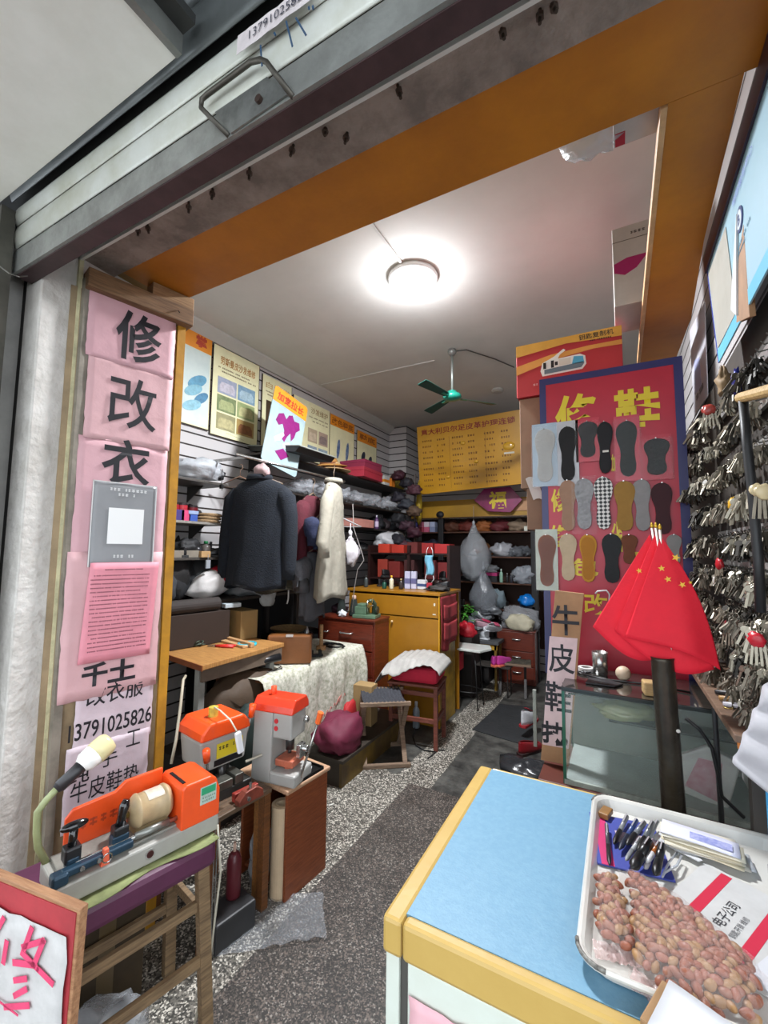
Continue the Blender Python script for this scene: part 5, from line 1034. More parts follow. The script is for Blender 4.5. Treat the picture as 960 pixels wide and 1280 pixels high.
# drawer cabinet far right
dc=E('drawer_cabinet','reddish brown cabinet with three drawers at the back right of the aisle','cabinet',(-1.335,5.32,0))
drawers(dc,.435,.20,.60,[.18,.17,.22])
bag('large grey translucent bag piled on the drawer cabinet',(-1.09,5.42,.62),(.25,.09,.15),'#a4a6aa',.5,141,.35,name='grey_bag')
bag('cream cloth bag in front of the grey bag on the drawer cabinet',(-1.06,5.33,.62),(.16,.07,.11),'#c4bda4',1,142,.3,name='cream_bag')
# ================================================================= BACK WALL
ys=Fr((0,5.15,0),0)
sg=E('price_board','large yellow price board with a red title, tilted forward above the back shelves','sign',(-2.27,5.15,2.27),R(-3),rx=R(7))
SW,SHH=1.33,.88
ob('board',MB().prism([(0,0),(SW,.05),(SW,SHH+.02),(0,SHH)],0,.012),mk('#c08e24',.28,0,.25,3,.05,6,dirtc='#9a6a14',coat=.3),sg,bevel=.003)
text(sg,'意大利贝尔足皮革护理连锁',.06,SHH-.125,SW-.06,SHH-.045,mk('#8a3220',.5),y=-.004,bold=.02)
rows=[]; rr=random.Random(9)
for c in range(6):
    x0=.07+c*.205
    for k in range(9):
        z=SHH-.21-k*.072
        if rr.random()<.93: rows.append((x0,x0+(.13 if c%2==0 else .09),z))
scribble(sg,rows,mk('#6a4214',.6),y=-.002,h=.024,seed=12,gap=.5)
for x in (.44,.90): ob('column_line',MB().box(x,-.002,.06,x+.003,-.0005,SHH-.17),mk('#8a5c18',.5),sg)
for (x,z,r) in ((.62,.60,.035),(.40,.20,.03),(.78,.36,.03),(1.18,.50,.07)): ob('blister',MB().ell((x,0,z),(r,.02,r*.7),18,10),mk('#c89a30',.15,coat=.6),sg,smooth=True)
ob('tape',MB().box(1.12,-.003,.41,1.24,-.001,.43),mk('#c9c4b4',.4),sg)
hdb=E('yellow_header_board','long plain yellow board across the top of the back shelf unit','board',(-2.56,5.50,1.98))
ob('board',MB().box(0,0,0,1.60,.02,.24),mk('#a67c14',.5,0,.3,4,dirtc='#6e5210'),hdb); ob('lower_lip',MB().box(0,-.006,0,1.60,.0,.012),mk('#4a3010',.5),hdb)
ob('pale_board',MB().box(1.16,-.012,.07,1.60,-.002,.22),mk('#c4946c',.6,0,.2,9),hdb)
fu=E('fortune_diamond','magenta lozenge sign with a yellow fortune character under the price board','sign',at(622,626,y=5.42))
ob('lozenge',MB().prism([(-.30,.02),(-.17,.16),(.16,.17),(.30,.0),(.16,-.15),(-.12,-.13)],-.008,.0),mk('#8c1c5c',.3,0,.3,9,coat=.4),fu,bevel=.002)
text(fu,'福',-.11,-.10,.11,.12,mk('#d8c02c',.4),y=-.010,bold=.03)
# back shelf unit
bu=E('back_shelf_unit','tall dark shelf unit with black posts along the back wall','shelf unit',(-2.60,5.54,0))
BS=wood('#5c3218','#2e1a10',.5); BP=mk('#151518',.6)
for z in (.42,.80,1.13,1.46,1.78): ob('shelf_board',MB().box(.03,0,z,1.66,.42,z+.018),BS,bu,bevel=.002)
for x in (.0,.43,1.64): ob('post',MB().box(x,-.02,0,x+.075,.04,2.05),BP,bu,bevel=.006)
ob('back_panel',MB().box(0,.42,.3,1.72,.44,2.0),mk('#3a2014',.7,0,.3,6),bu)
ob('knob_cap',MB().ell((.47,-.03,2.03),(.06,.04,.05)),BP,bu,smooth=True)
# shelf contents  shelf z: 1.798 1.478 1.148 .818 .438
X0=-2.60
bxc=['#c8a0ac','#b8485c','#c4607c','#8c94b4','#4c4c8c','#c46c84','#d0c0c8','#a8b0cc']
k=0
for r in range(2):
    for c in range(4):
        n=['pink','crimson','rose','lilac','indigo','dark pink','white-pink','pale blue'][k]
        T('polish_box',n+' small polish box in the two-row stack on the top back shelf','box',MB().box(-.038,-.05,0,.038,.05,.07),mk(bxc[k],.5,0,.2,60),(-2.52+.085*c,5.60,1.799+.071*r),bevel=.002); k+=1
for i in range(5):
    bag(['brown leather heap first on the top back shelf','red-brown leather heap second on the top back shelf','orange-brown leather heap third on the top back shelf','dark red leather heap fourth on the top back shelf','beige leather heap at the right end of the top back shelf'][i],(-2.02+.22*i,5.68,1.798),(.13,.12,.085),['#5a3220','#6c2a20','#9a5a2c','#5c1a20','#8c7864'][i],1,150+i,.4,name='leather_heap',cat='leather')
T('pale_tag','small pale cloth tag at the right end of the top back shelf','tag',MB().box(-.02,-.005,0,.02,.005,.06),mk('#c9c9bc',.6),(-1.02,5.56,1.799))
for i in range(6): shoe('dark shoe on the second back shelf',(-2.45+.25*i,5.66,1.479),R(60+25*i),['#16181c','#3c2a20','#1c1c24'][i%3],group='dark shoes on the second back shelf' ) if i%3==0 else shoe(['brown shoe on the second back shelf','blue-black shoe on the second back shelf'][i%3-1],(-2.45+.25*i,5.66,1.479),R(60+25*i),['#16181c','#5c3a20','#1c1c2c'][i%3],group=['brown shoes on the second back shelf','blue-black shoes on the second back shelf'][i%3-1])
bag('tan suede pouch in the middle of the second back shelf',(-1.60,5.62,1.479),(.12,.10,.12),'#6e4420',1,161,.3,name='suede_pouch')
bag('clear plastic bag with a white shoe on the second back shelf',(-1.32,5.60,1.479),(.14,.11,.10),'#b8bac0',.6,162,.5)
bag('dark blue bundle at the left of the second back shelf',(-2.30,5.60,1.479),(.17,.10,.12),'#1a2034',1,163,.4)
for i in range(4): bag('grey plastic bag on the right half of the second back shelf',(-1.16+.03*i,5.58+.05*i,1.479),(.09,.07,.07),'#6a6e74',.7,170+i,.5,group='grey bags on the second back shelf')
carton('black and magenta box on the third back shelf',(-1.50,5.64,1.149),.22,.14,.12,'#1c1a1e',lid='#a01c60')
bag('clear bag on top of the black and magenta box',(-1.50,5.62,1.27),(.11,.08,.06),'#b4b8bc',.5,175,.5)
bottle('pale green bottle standing on the third back shelf',(-1.34,5.60,1.149),.17,.022,'#8cb09c','#c8d8cc')
for i,(x,c) in enumerate(((-1.27,'#1c1c1c'),(-1.22,'#2c2c34'),(-1.17,'#1a1a24'))): bottle('small dark polish bottle right of the pale green bottle',(x,5.62,1.149),.12,.02,c,'#888',group='dark polish bottles')
bag('crumpled clear bag at the right of the third back shelf',(-1.06,5.58,1.149),(.13,.10,.12),'#aab0b8',.5,176,.6)
for i in range(6): shoe('black shoe low on the third back shelf',(-2.45+.15*i,5.66,1.149),R(75+20*i),'#131316',group='black shoes on the third back shelf')
bag('pale blue-grey boot shape on the fourth back shelf',(-1.42,5.60,.819),(.13,.10,.13),'#7c8c94',1,181,.4,name='boot',cat='boot')
bag('bright blue plastic bundle at the right of the fourth back shelf',(-1.02,5.56,.88),(.10,.09,.08),'#1474c8',.95,182,.3,name='blue_bundle')
carton('dark navy box under the bright blue bundle',(-1.02,5.60,.819),.20,.16,.06,'#101828')
for i in range(5): shoe('dark shoe on the fourth back shelf',(-2.40+.25*i,5.64,.819),R(70+30*i),'#1a1614',group='dark shoes on the fourth back shelf')
for i in range(4): bag('dark bundle on the lowest back shelf',(-2.35+.3*i,5.64,.439),(.15,.13,.12),['#24262a','#2c2420','#1c2022','#2a2a2e'][i],1,190+i,.4,group='dark bundles on the lowest back shelf')
for i in range(3): bag('grey cloth pile beside the green plant',(-1.60+.10*i,5.30,.62+.08*i),(.12,.09,.07),'#6c7074',.95,195+i,.5,group='grey cloth pile beside the plant')
T('rear_stand','low dark stand behind the green plant carrying the grey cloth pile','stand',MB().box(-.2,-.12,0,.2,.12,.58),mk('#1c1917',.7),(-1.60,5.30,0))
h1=hang('large clear plastic bag of shoes hanging from the top back shelf',at(592,655,y=5.36),(.20,.16,.36),'#a9adb2',.45,5)
h2=hang('darker clear bag hanging beneath the large clear bag',at(604,712,y=5.30),(.17,.13,.30),'#84888e',.5,7)
T('bag_string','thin string holding the large clear hanging bag','string',MB().cyl((0,0,0),(0,0,.18),.004,n=6),mk('#9a8c7c',.6),at(592,650,y=5.36))
# corner clutter between left wall shelves and back
T('corner_pole','thin dark pole standing in the back left corner by the price board','pole',MB().cyl((0,0,0),(0,0,2.55),.012,n=8),mk('#3a2c22',.5),(-2.36,5.18,0))
sc2=E('umbrella','folded yellow umbrella hanging by the left edge of the price board','umbrella',at(524,600,y=5.2))
ob('canopy',MB().lathe([(.006,.0),(.025,-.08),(.04,-.30),(.035,-.52),(.01,-.6)],12),mk('#a88c1c',.6,0,.2,9),sc2,smooth=True); ob('handle',MB().cyl((0,0,0),(0,0,.08),.008,n=8),mk('#222',.4),sc2)
cols=['#3a1424','#1c1a22','#4c2a34','#23202a','#2c3038','#5c4838','#1a1a1e','#3c2430']
for i in range(11):
    p=at(498+ (i%3)*10,600+i*9,y=5.0-.02*i)
    bag(['maroon','black','plum','charcoal','slate','brown','jet black','wine','faded maroon','smoky black','dusty plum'][i]+' small pouch in the hanging cluster at the back left corner',p,(.09,.08,.07),cols[i%8],1,200+i,.5,name='hanging_pouch')
# ================================================================= RIGHT: BOARD, CASE, KEYS
RBY=2.36; RB=Fr((0,RBY,0),0)
xl,zt2=RB.px(674,475); xr_,zt3=RB.px(853,452)
rb=E('shoe_repair_board','large crimson board with navy border and yellow characters, hung with insoles','sign',(xl,RBY,.94),rx=R(0))
BW=xr_-xl; BH=zt2-.94
CR=mk('#b31e36',.4,0,.12,4); NB=mk('#2a2c62',.4,0,.15,6); YL=mk('#d8c028',.45)
ob('board',MB().box(0,0,0,BW,.02,BH),CR,rb,bevel=.002)
ob('navy_border',MB().box(0,-.002,0,.032,0,BH).box(BW-.036,-.002,0,BW,0,BH).box(.032,-.002,BH-.035,BW-.036,0,BH),NB,rb)
def rt(body,u0,v0,u1,v1,bold=.03):
    x0,z0,x1,z1=pxbox(RB,u0,v0,u1,v1); text(rb,body,x0-xl,z0-.94,x1-xl,z1-.94,YL,y=-.0035,bold=bold)
rt('修',694,492,749,551,.03); rt('鞋',768,485,826,545,.03)
rt('修',689,611,708,640); rt('修',687,656,710,684); rt('省',764,652,780,690); rt('改',730,742,760,768,.02); rt('加',764,568,772,590); rt('包',712,698,748,720); rt('跟',790,690,806,720)
def insole_out(L,W):
    pts=[]; 
    prof=[(0,.0),(.03,.22),(.10,.34),(.22,.37),(.38,.31),(.52,.32),(.66,.43),(.78,.48),(.88,.44),(.95,.32),(.99,.14),(1,0)]
    a=[(w*W*(1.06 if t>.5 else 1),t*L) for t,w in prof]; b=[(-w*W*(.94 if t>.6 else .98),t*L) for t,w in prof[1:-1]][::-1]
    return a+b
def insole(label,u0,v0,u1,v1,col,flip=False,card=None,wrap=None,pat=None,tilt=0,y=None,off=.012,mir=False,fx=1.0,line=None):
    yy=RBY-off; fr=Fr((0,yy,0),0); x0,z0,x1,z1=pxbox(fr,u0,v0,u1,v1); W=(x1-x0)*fx; L=z1-z0
    e=E('insole',label,'insole',((x0+x1)/2,yy,z0),0,ry=R(tilt))
    pts=insole_out(L,W*1.05); 
    if flip: pts=[(a,L-b) for a,b in pts]
    if mir: pts=[(-a,b) for a,b in pts]
    m_=mk(col,.8,0,.15,20,.2,60) if not pat else pat
    ob('insole_body',MB().prism(pts,-.005,0),m_,e,bevel=.0015)
    if card:
        ob('backing_card',MB().box(-W*.60,.001,-.02,W*.60,.003,L*1.10),mk(card,.4,0,.15,15),e)
    if line: ob('stitch_line',MB().prism([(a*.82,b*.9+L*.05) for a,b in pts],-.0062,-.005),mk(line,.8,0,.1,20),e)
    if wrap:
        def wf(u,w): return (-W*.64+1.28*W*u,-.009-.008*abs(noise.noise(Vector((u*5,w*8,L*9)))),-.025+w*(L*1.14))
        ob('clear_wrap',MB().grid(wf,10,16),plastic('#d8dadd',wrap),e,smooth=True)
    ob('peg',MB().cyl((0,-.02,L*.99),(0,.008,L*.99),.003,n=6),CHROME,e)
    return e
LAT=mk('#9a9a9c',.7,0,.8,90,dirtc='#5c5c60'); 
def checker():
    mt=bpy.data.materials.new('diamond_weave'); mt.use_nodes=True; nt=mt.node_tree; b=nt.nodes['Principled BSDF']; tc=nt.nodes.new('ShaderNodeTexCoord'); mp=nt.nodes.new('ShaderNodeMapping'); mp.inputs['Rotation'].default_value=(0,R(45),0); nt.links.new(tc.outputs['Object'],mp.inputs[0])
    c=nt.nodes.new('ShaderNodeTexChecker'); c.inputs['Scale'].default_value=75; c.inputs['Color1'].default_value=lin('#d4d2ce'); c.inputs['Color2'].default_value=lin('#1a1a1c'); nt.links.new(mp.outputs[0],c.inputs['Vector']); nt.links.new(c.outputs['Color'],b.inputs['Base Color']); return mt
insole('pale grey insole pair in a clear bag, first in the top row',668,536,694,603,'#a9aaa6',wrap=.16,card='#9fb4c4',off=.014)
insole('plain black insole, second in the top row of the crimson board',698,533,721,602,'#18181a',card='#b8babf')
insole('short black insole on a red card, third in the top row',722,527,747,572,'#1a1c1e',card='#c02c40',wrap=.05)
insole('black insole with a white tag, fourth in the top row',746,527,766,592,'#141416',off=.018,line='#1a1a1e')
insole('shiny dark insole in red packaging, fifth in the top row',771,526,798,596,'#16201f',card='#c4384c',wrap=.06,mir=True)
insole('wide dark insole pair in red packaging, last in the top row',804,548,837,594,'#1a2022',card='#b82c40',wrap=.06)
insole('tan insole, first in the second row of the crimson board',699,600,721,664,'#9c7a64',off=.016)
insole('grey quilted insole, second in the second row',718,598,742,662,'#8c8c90',pat=LAT,wrap=.06,off=.018)
insole('black and white diamond patterned insole, third in the second row',742,596,766,662,'#222',pat=checker(),off=.018)
insole('mustard brown insole, fourth in the second row',767,601,794,664,'#9a7434',off=.016)
insole('light grey insole, fifth in the second row',791,599,815,664,'#8c8a8a',off=.014,mir=True)
insole('dark maroon insole, last in the second row',815,603,842,668,'#3c1c22',off=.012,mir=True)
insole('brown leather insole in a clear sleeve, first in the third row',672,668,695,733,'#7c4a34',wrap=.06,card='#b4bcae',off=.020,line='#6a3a26')
insole('cream insole, second in the third row',699,667,721,726,'#bca98c',off=.014)
insole('golden striped insole, third in the third row',724,668,746,728,'#c08a2c',off=.014,line='#a87020')
insole('charcoal insole, fourth in the third row',752,667,777,729,'#24282a',off=.014)
insole('brown insole, fifth in the third row',776,668,797,705,'#6c3c24',off=.012)
insole('small grey insole at the right end of the third row',833,668,852,706,'#8a8a88',off=.012)
T('white_price_tag','small white tag on the fourth black insole of the top row','tag',MB().box(-.013,-.001,-.005,.013,0,.005),mk('#d8d4cc',.5),at(757,564,y=RBY-.026))
# leaning white/green strip + sign with four characters
LS=Fr((-.30,2.08,0),R(4)); 
a=LS.px(694,738); b=LS.px(676,950); c=LS.px(730,742); d=LS.px(711,960)
ls=E('leather_insole_sign','tall narrow cardboard sign with four black characters leaning at the left of the glass case','sign',LS.o+Vector((0,0,b[1])),LS.rz)
def lz(q): return (q[0],q[1]-b[1])
ob('cardboard',MB().prism([lz(b),(d[0],.0),lz(c),lz(a)],0.0,.012),mk('#a8805c',.8,0,.25,8),ls,bevel=.002)
def lq(us,mat,y0,nm):
    ob(nm,MB().prism([lz(LS.px(*q)) for q in us],-y0,-y0+.001),mat,ls)
lq([(687,795),(722,798),(711,936),(678,930)],mk('#cfb4b4',.7,0,.15,12),.003,'pink_paper')
def lt2(ch,u0,v0,u1,v1):
    x0,z0,x1,z1=pxbox(LS,u0,v0,u1,v1); text(ls,ch,x0,z0-b[1],x1,z1-b[1],INK,y=-.0045,bold=.015)
lt2('牛',690,756,724,794); lt2('皮',686,805,718,841); lt2('鞋',681,852,714,890); lt2('垫',677,902,710,945)
T('green_white_strip','narrow white and green edged strip standing left of the four character sign','strip',MB().box(-.004,0,0,.012,.012,.26),mk('#8c9088',.6,0,.3,12),(at(668,935,y=2.2).x,2.20,.635),bevel=.002)
# counter base and glass case
CX0,CX1,CY0,CY1,CZ0,CZ1=-.225,.405,1.95,2.32,.625,1.0
cbz=E('counter_base','dark brown wooden counter base under the glass display case','counter',(CX0-.1,CY0-.02,0))
ob('base_body',MB().box(0.0,.03,0,CX1-CX0+.1,.42,CZ0-.03),mk('#3c1e16',.5,0,.3,6),cbz); ob('base_top',MB().box(0,0,CZ0-.03,CX1-CX0+.1,.42,CZ0),mk('#54241a',.45,0,.3,9),cbz,bevel=.004)
gc=E('glass_case','glass display case with green edges on the brown counter base','display case',(CX0,CY0,CZ0))
gw,gd,gh=CX1-CX0,CY1-CY0,CZ1-CZ0; GL=glass('#cfe0d8',.08,.04); GE=mk('#2c5a48',.2,0)
ob('glass_panel',MB().box(0.01,0,.02,gw,.004,gh-.012),GL,gc,label='clear front pane'); ob('glass_panel',MB().box(0,0.005,.02,.004,gd,gh-.012),GL,gc,label='clear side pane')
ob('glass_top',MB().box(-.004,-.004,gh-.010,gw,gd,gh),mk('#34302c',.12,0,.3,5,coat=.5),gc,label='dark reflective top pane')
ob('edge_frame',MB().box(-.004,-.004,0,.008,.008,gh-.01),GE,gc); ob('edge_frame',MB().box(-.004,gd-.006,0,.006,gd,gh-.01),GE,gc)
ob('edge_frame',MB().box(-.004,-.006,gh-.016,gw,-.001,gh-.004),mk('#1c2422',.3),gc); ob('edge_frame',MB().box(0,-.006,0,gw,.006,.018),mk('#a8b0a8',.5,0,.4,20),gc)
ob('case_floor',MB().box(.004,.006,.012,gw,gd,.018),mk('#98a29e',.6,0,.3,5),gc); ob('inner_rail',MB().cyl((.02,.02,gh-.03),(.18,.10,gh-.045),.004,n=8),CHROME,gc)
ob('back_panel',MB().box(0,gd-.008,.018,gw,gd-.002,gh-.012),mk('#7a8078',.5,0,.35,4),gc)
bag('greenish rolled plastic packet lying inside the glass case',(CX0+.22,CY0+.20,CZ0+.23),(.11,.06,.035),'#8c9068',.9,301,.4,name='plastic_packet')
T('case_shelf','narrow dark shelf inside the glass case below the packet','shelf',MB().box(0,0,0,.44,.12,.008),mk('#1a1c1c',.5),(CX0+.16,CY0+.20,CZ0+.20))
pk_=E('pink_paper_bag','pale paper bag with faded pink print standing inside the glass case','bag',(CX0+.44,CY0+.11,CZ0+.019),R(-12),ry=R(8))
ob('bag_body',MB().prism([(-.10,.04),(-.06,.0),(.10,0),(.12,.18),(.02,.20),(-.09,.10)],-.02,.02),mk('#b8b8b4',.6,0,.3,9,.3,12),pk_,bevel=.006); ob('pink_print',MB().prism([(-.03,.03),(.07,.02),(.07,.16),(0,.15)],-.022,-.02),mk('#a06878',.6,0,.5,40,dirtc='#b8a8a8'),pk_)
# things on the glass case
T('leather_piece','flat black leather piece lying on the glass case','leather piece',MB().prism([(-.06,-.05),(.05,-.04),(.08,.01),(.02,.05),(-.05,.04)],0,.008,'xy'),mk('#17171a',.6),(CX0+.14,CY0+.13,CZ1+.001),bevel=.003)
T('wooden_block','short pale wooden block at the front right of the glass case top','block',MB().box(-.045,-.03,0,.045,.03,.05),wood('#b89a68','#8a6c44',.6),(CX0+.33,CY0+.07,CZ1+.001),R(8),bevel=.006)
T('steel_cup','steel cup standing on the glass case behind the flags','cup',MB().lathe([(.028,0),(.033,.10),(.034,.10),(.030,.004),(.001,.003)],20),CHROME,(CX0+.13,CY0+.27,CZ1+.001),smooth=True)
tins=E('scissors','black handled scissors lying on the glass case by the sign','scissors',(CX0+.09,CY0+.24,CZ1+.006),R(-30))
ob('blade',MB().prism([(0,-.006),(.09,0),(0,.004)],-.001,.001,'xy'),CHROME,tins)
for s_ in (-1,1): ob('finger_loop',MB().tube([(-.03+.018*math.cos(t*PI/6),s_*.018+.013*math.sin(t*PI/6),0) for t in range(13)],.0035,6),BLK,tins,smooth=True)
T('tape_ring','white tape ring standing on the glass case near its left back corner','tape roll',MB().lathe([(.022,0),(.034,0),(.034,.018),(.022,.018),(.022,0)],22,caps=False),mk('#c9c9c6',.5),(CX0+.07,CY0+.30,CZ1+.001),smooth=False)
T('round_knob','pale round wooden knob on the glass case under the flags','knob',MB().ell((0,0,.03),(.03,.03,.03)),mk('#b8a48c',.5),(CX0+.22,CY0+.22,CZ1+.001),smooth=True)
T('loose_cable','black cable lying across the glass case top','cable',MB().tube([(CX0+.05,CY0+.22,CZ1+.005),(CX0+.16,CY0+.18,CZ1+.005),(CX0+.3,CY0+.2,CZ1+.005),(CX0+.45,CY0+.16,CZ1+.005)],.004,6),mk('#151515',.4),smooth=True)
T('white_hook','white plastic hanger hook sticking out beside the red flags','hook',MB().tube([at(u,v,y=2.3) for u,v in ((744,742),(747,739),(758,738),(762,743),(761,760))],.004,6),mk('#c8c8c8',.4),smooth=True)
# red & white boots at floor behind sign
shoe('red and white high-top shoe on the floor left of the four character sign',at(662,918,z=0)+Vector((0,0,.09)),R(75),'#c8c8cc','#8c1c24',.13,.07,'#a01c2c')
shoe('dark red shiny shoe lying below the red and white high-top',at(664,940,z=0),R(60),'#7c141c','#2a1414',.10,.06)
T('black_plastic_bag','crumpled black plastic on the floor below the dark red shoe','bag',MB().ell((0,0,.02),(.16,.12,.06),20,12,.5,311,flat=.3),mk('#2c2d30',.25,0,.2,9,.6,14),at(655,965,z=0),smooth=True)
# steel pipe, stacked flags
PX,PY=.145,1.76
T('steel_pipe','thick dark steel pipe standing in front of the glass case, holding the red flags','pipe',MB().lathe([(.034,0),(.034,1.19),(.036,1.20),(.030,1.20),(.029,1.1)],24),mk('#4a4238',.35,.6,.5,14,.3,40,dirtc='#211d18'),(PX,PY,0),rot=(0,R(-1.5),0),smooth=True)
T('pipe_spot','white paint dot on the dark steel pipe','paint dot',MB().ell((0,0,0),(.006,.002,.006),8,6),mk('#b8b4ac',.6),at(848,914,y=1.725))
STAR=[(math.sin(i*PI/5)*(1 if i%2==0 else .4),math.cos(i*PI/5)*(1 if i%2==0 else .4)) for i in range(10)]
RF=mk('#e0162e',.75,0,.10,7,.15,90); GO=mk('#e2b42c',.5)
def flag(label,apex,lc,rc,bot,y,stars,seed,stick_top,bulge=.02,rbulge=None):
    """cloth hanging from a tilted stick: apex, left corner, right corner (pixels), drawn at depth y"""
    A_=at(*apex,y=y); Lp=at(*lc,y=y); Rp=at(*rc,y=y); Bp=at(*bot,y=y)
    e=E('red_flag',label,'flag',A_)
    def P_(u,w):
        l=A_.lerp(Lp,w); r=A_.lerp(Rp,w)
        if rbulge: r=r+Vector((rbulge*math.sin(PI*w),0,rbulge*.3*math.sin(PI*w)))
        p=l.lerp(r,u); bq=(Lp.lerp(Rp,u)); dip=(Bp-Lp.lerp(Rp,.5)); p=p+dip*(w**2)*math.sin(PI*u)
        p.y+= -bulge*math.sin(PI*u)*w + .006*math.sin(u*5+seed*2+w*2)*w + .002*math.sin(u*13+seed)*w
        return p-A_
    ob('flag_cloth',MB().grid(P_,36,24),RF,e,smooth=True,solid=.0015)
    fr_=Fr((0,y,0),0)
    for (u,v,r,ang) in stars:
        p=at(u,v,y=y-bulge-.022)-A_; 
        # drape the star just over the cloth
        ca,sa=math.cos(ang),math.sin(ang)
        ob('gold_star',MB().prism([(p.x+r*(a_*ca-b_*sa),p.z+r*(a_*sa+b_*ca)) for a_,b_ in STAR],p.y,p.y+.0012),GO,e)
    s1p=at(*stick_top,y=y)-A_; pb=Vector((PX,PY,1.12))-A_
    ob('stick',MB().cyl(s1p,pb,.004,n=8),mk('#d8cfc4',.5),e,smooth=True); ob('stick_tip',MB().lathe([(.004,0),(.006,.006),(.004,.014),(.001,.02)],10,tuple(s1p)),mk('#c8a030',.3,.5),e,smooth=True)
    return e
flag('red flag at the back of the trio with one small gold star, spreading left',(812,668),(741,783),(852,800),(800,825),1.785,[(799,713.5,.010,.2)],1,(815,660),bulge=.01)
flag('middle red flag whose lower edge shows beneath the front one',(818,669),(768,788),(893,836),(835,836),1.760,[],2,(820,660),bulge=.015,rbulge=.012)
flag('front red flag with several gold stars, hanging to the right',(826,670),(781,797),(901,838),(850,812),1.735,[(827,710.5,.011,.1),(835,724,.011,.3),(853,731,.011,.5),(863,728,.006,.2),(845,697,.013,.9)],3,(825,662),bulge=.02,rbulge=.025)
# wooden plank shelf at the right
ps=E('plank_shelf','worn brown plank shelf under the key racks, ending beside the white cloth','shelf',(0,0,0))
ob('plank',MB().prism([(.262,1.56),(.46,1.50),(.46,2.55),(.25,2.5)],1.028,1.05,'xy'),wood('#7d6452','#5a4638',.5,(3,12,3)),ps,bevel=.003)
ob('end_patch',MB().prism([(.266,1.556),(.34,1.535),(.34,1.55),(.27,1.575)],1.015,1.03,'xy'),mk('#c4742c',.6,0,.3,9),ps); ob('support',MB().box(.30,1.60,.60,.34,1.64,1.03),mk('#3a342e',.6),ps)
for i,(y,c,n) in enumerate(((1.86,'#b8b4bc','silver marker pen lying on the plank shelf'),(1.93,'#a8804c','tan wooden stick lying on the plank shelf'),(2.0,'#1c1c1e','black file lying on the plank shelf'))):
    T(['marker_pen','wooden_stick','metal_file'][i],n,['pen','stick','file'][i],MB().cyl((-.05,0,.009),(.11,.02,.009),.008,n=10),mk(c,.4,0,.2,20),(.33,y-.05,1.051),smooth=True)
T('small_ring','small brass ring lying on the plank shelf edge','ring',MB().tube([(.012*math.cos(t*PI/8),.012*math.sin(t*PI/8),.003) for t in range(17)],.002,6),BRASS,(.29,1.80,1.051),smooth=True)
T('key_backboard','dark brown board added behind the key hook rails to darken the right wall','board',MB().box(.397,1.30,1.06,.415,3.7,2.3),mk('#3a332c',.7,0,.3,6))  # added to darken the pale wall showing between the keys
# key wall : hook rails
RWF=Fr((WR,0,0),R(-90))
RAIL=mk('#b5b4b0',.35,.5,.3,20)
rails=[2.10,1.98,1.86,1.74,1.62,1.50,1.38,1.26,1.14]
hook0=None
KM=[mk('#8b8477',.42,.7,.4,30),mk('#5f594e',.42,.7,.4,30),mk('#a69f8e',.42,.6,.3,30),mk('#36332e',.45,.6,.4,30)]
hook0=None
for i,z in enumerate(rails):
    e=E('key_rail','grey steel key hook rail on the right wall, '+['topmost one','second from the top','third from the top','fourth from the top','middle one','fourth from the bottom','third from the bottom','second from the bottom','lowest one'][i],'rail',(.372 if z>1.85 else .385,1.35,z))
    ob('strip',MB().box(0,0,-.014,.012,1.05 if i>0 else .95,.022),RAIL,e,bevel=.001)
    for k in range(20):
        if hook0 is None: hook0=ob('hook',MB().tube([(0,0,0),(-.022,0,-.004),(-.03,0,.006)],.0022,5),mk('#55534e',.4,.7),e); h_=hook0
        else: h_=hook0.copy(); COL.objects.link(h_); h_.parent=e
        h_.location=(0,.03+.05*k,0)
def keymesh(seed,n,big=1.0):
    rr=random.Random(seed); mb=MB()
    mb.tube([(.0,.010*math.cos(t*PI/5),-.010+.010*math.sin(t*PI/5)) for t in range(11)],.0012,5,caps=False)
    for k in range(n):
        a=rr.uniform(-.5,.5); b=rr.uniform(-.55,.35); L=rr.uniform(.05,.072)*big; r=.0105*big; tw=rr.uniform(0,PI)
        M_=Matrix.Translation((rr.uniform(-.014,.006),rr.uniform(-.012,.012),-.016))@Matrix.Rotation(a,4,'X')@Matrix.Rotation(b,4,'Y')@Matrix.Rotation(tw,4,'Z')
        v=[M_@Vector((.001*s,r*math.cos(t*PI/4)*.95,-r+r*math.sin(t*PI/4))) for s in (-1,1) for t in range(8)]
        mb.add(v,[tuple(range(8)),tuple(range(15,7,-1))]+[(t,(t+1)%8,(t+1)%8+8,t+8) for t in range(8)])
        mb.box(-.001,-.0035*big,-2*r-L*.62,.001,.0035*big,-2*r+.002,mat=M_)
    return mb
protos=[]
KL=[('bunch of dull silver key blanks hanging on the hook rails of the right wall','key bunches, dull silver'),('bunch of dark steel key blanks hanging on the hook rails of the right wall','key bunches, dark steel'),('bunch of pale nickel key blanks hanging on the hook rails of the right wall','key bunches, pale nickel'),('bunch of blackened key blanks hanging on the hook rails of the right wall','key bunches, blackened')]
for i in range(8):
    protos.append([keymesh(i,15,.92).mesh('key_bunch')]); protos[-1][0].materials.append(KM[i%4])
restk=[]; cnt=0; rk_=random.Random(77); first={}
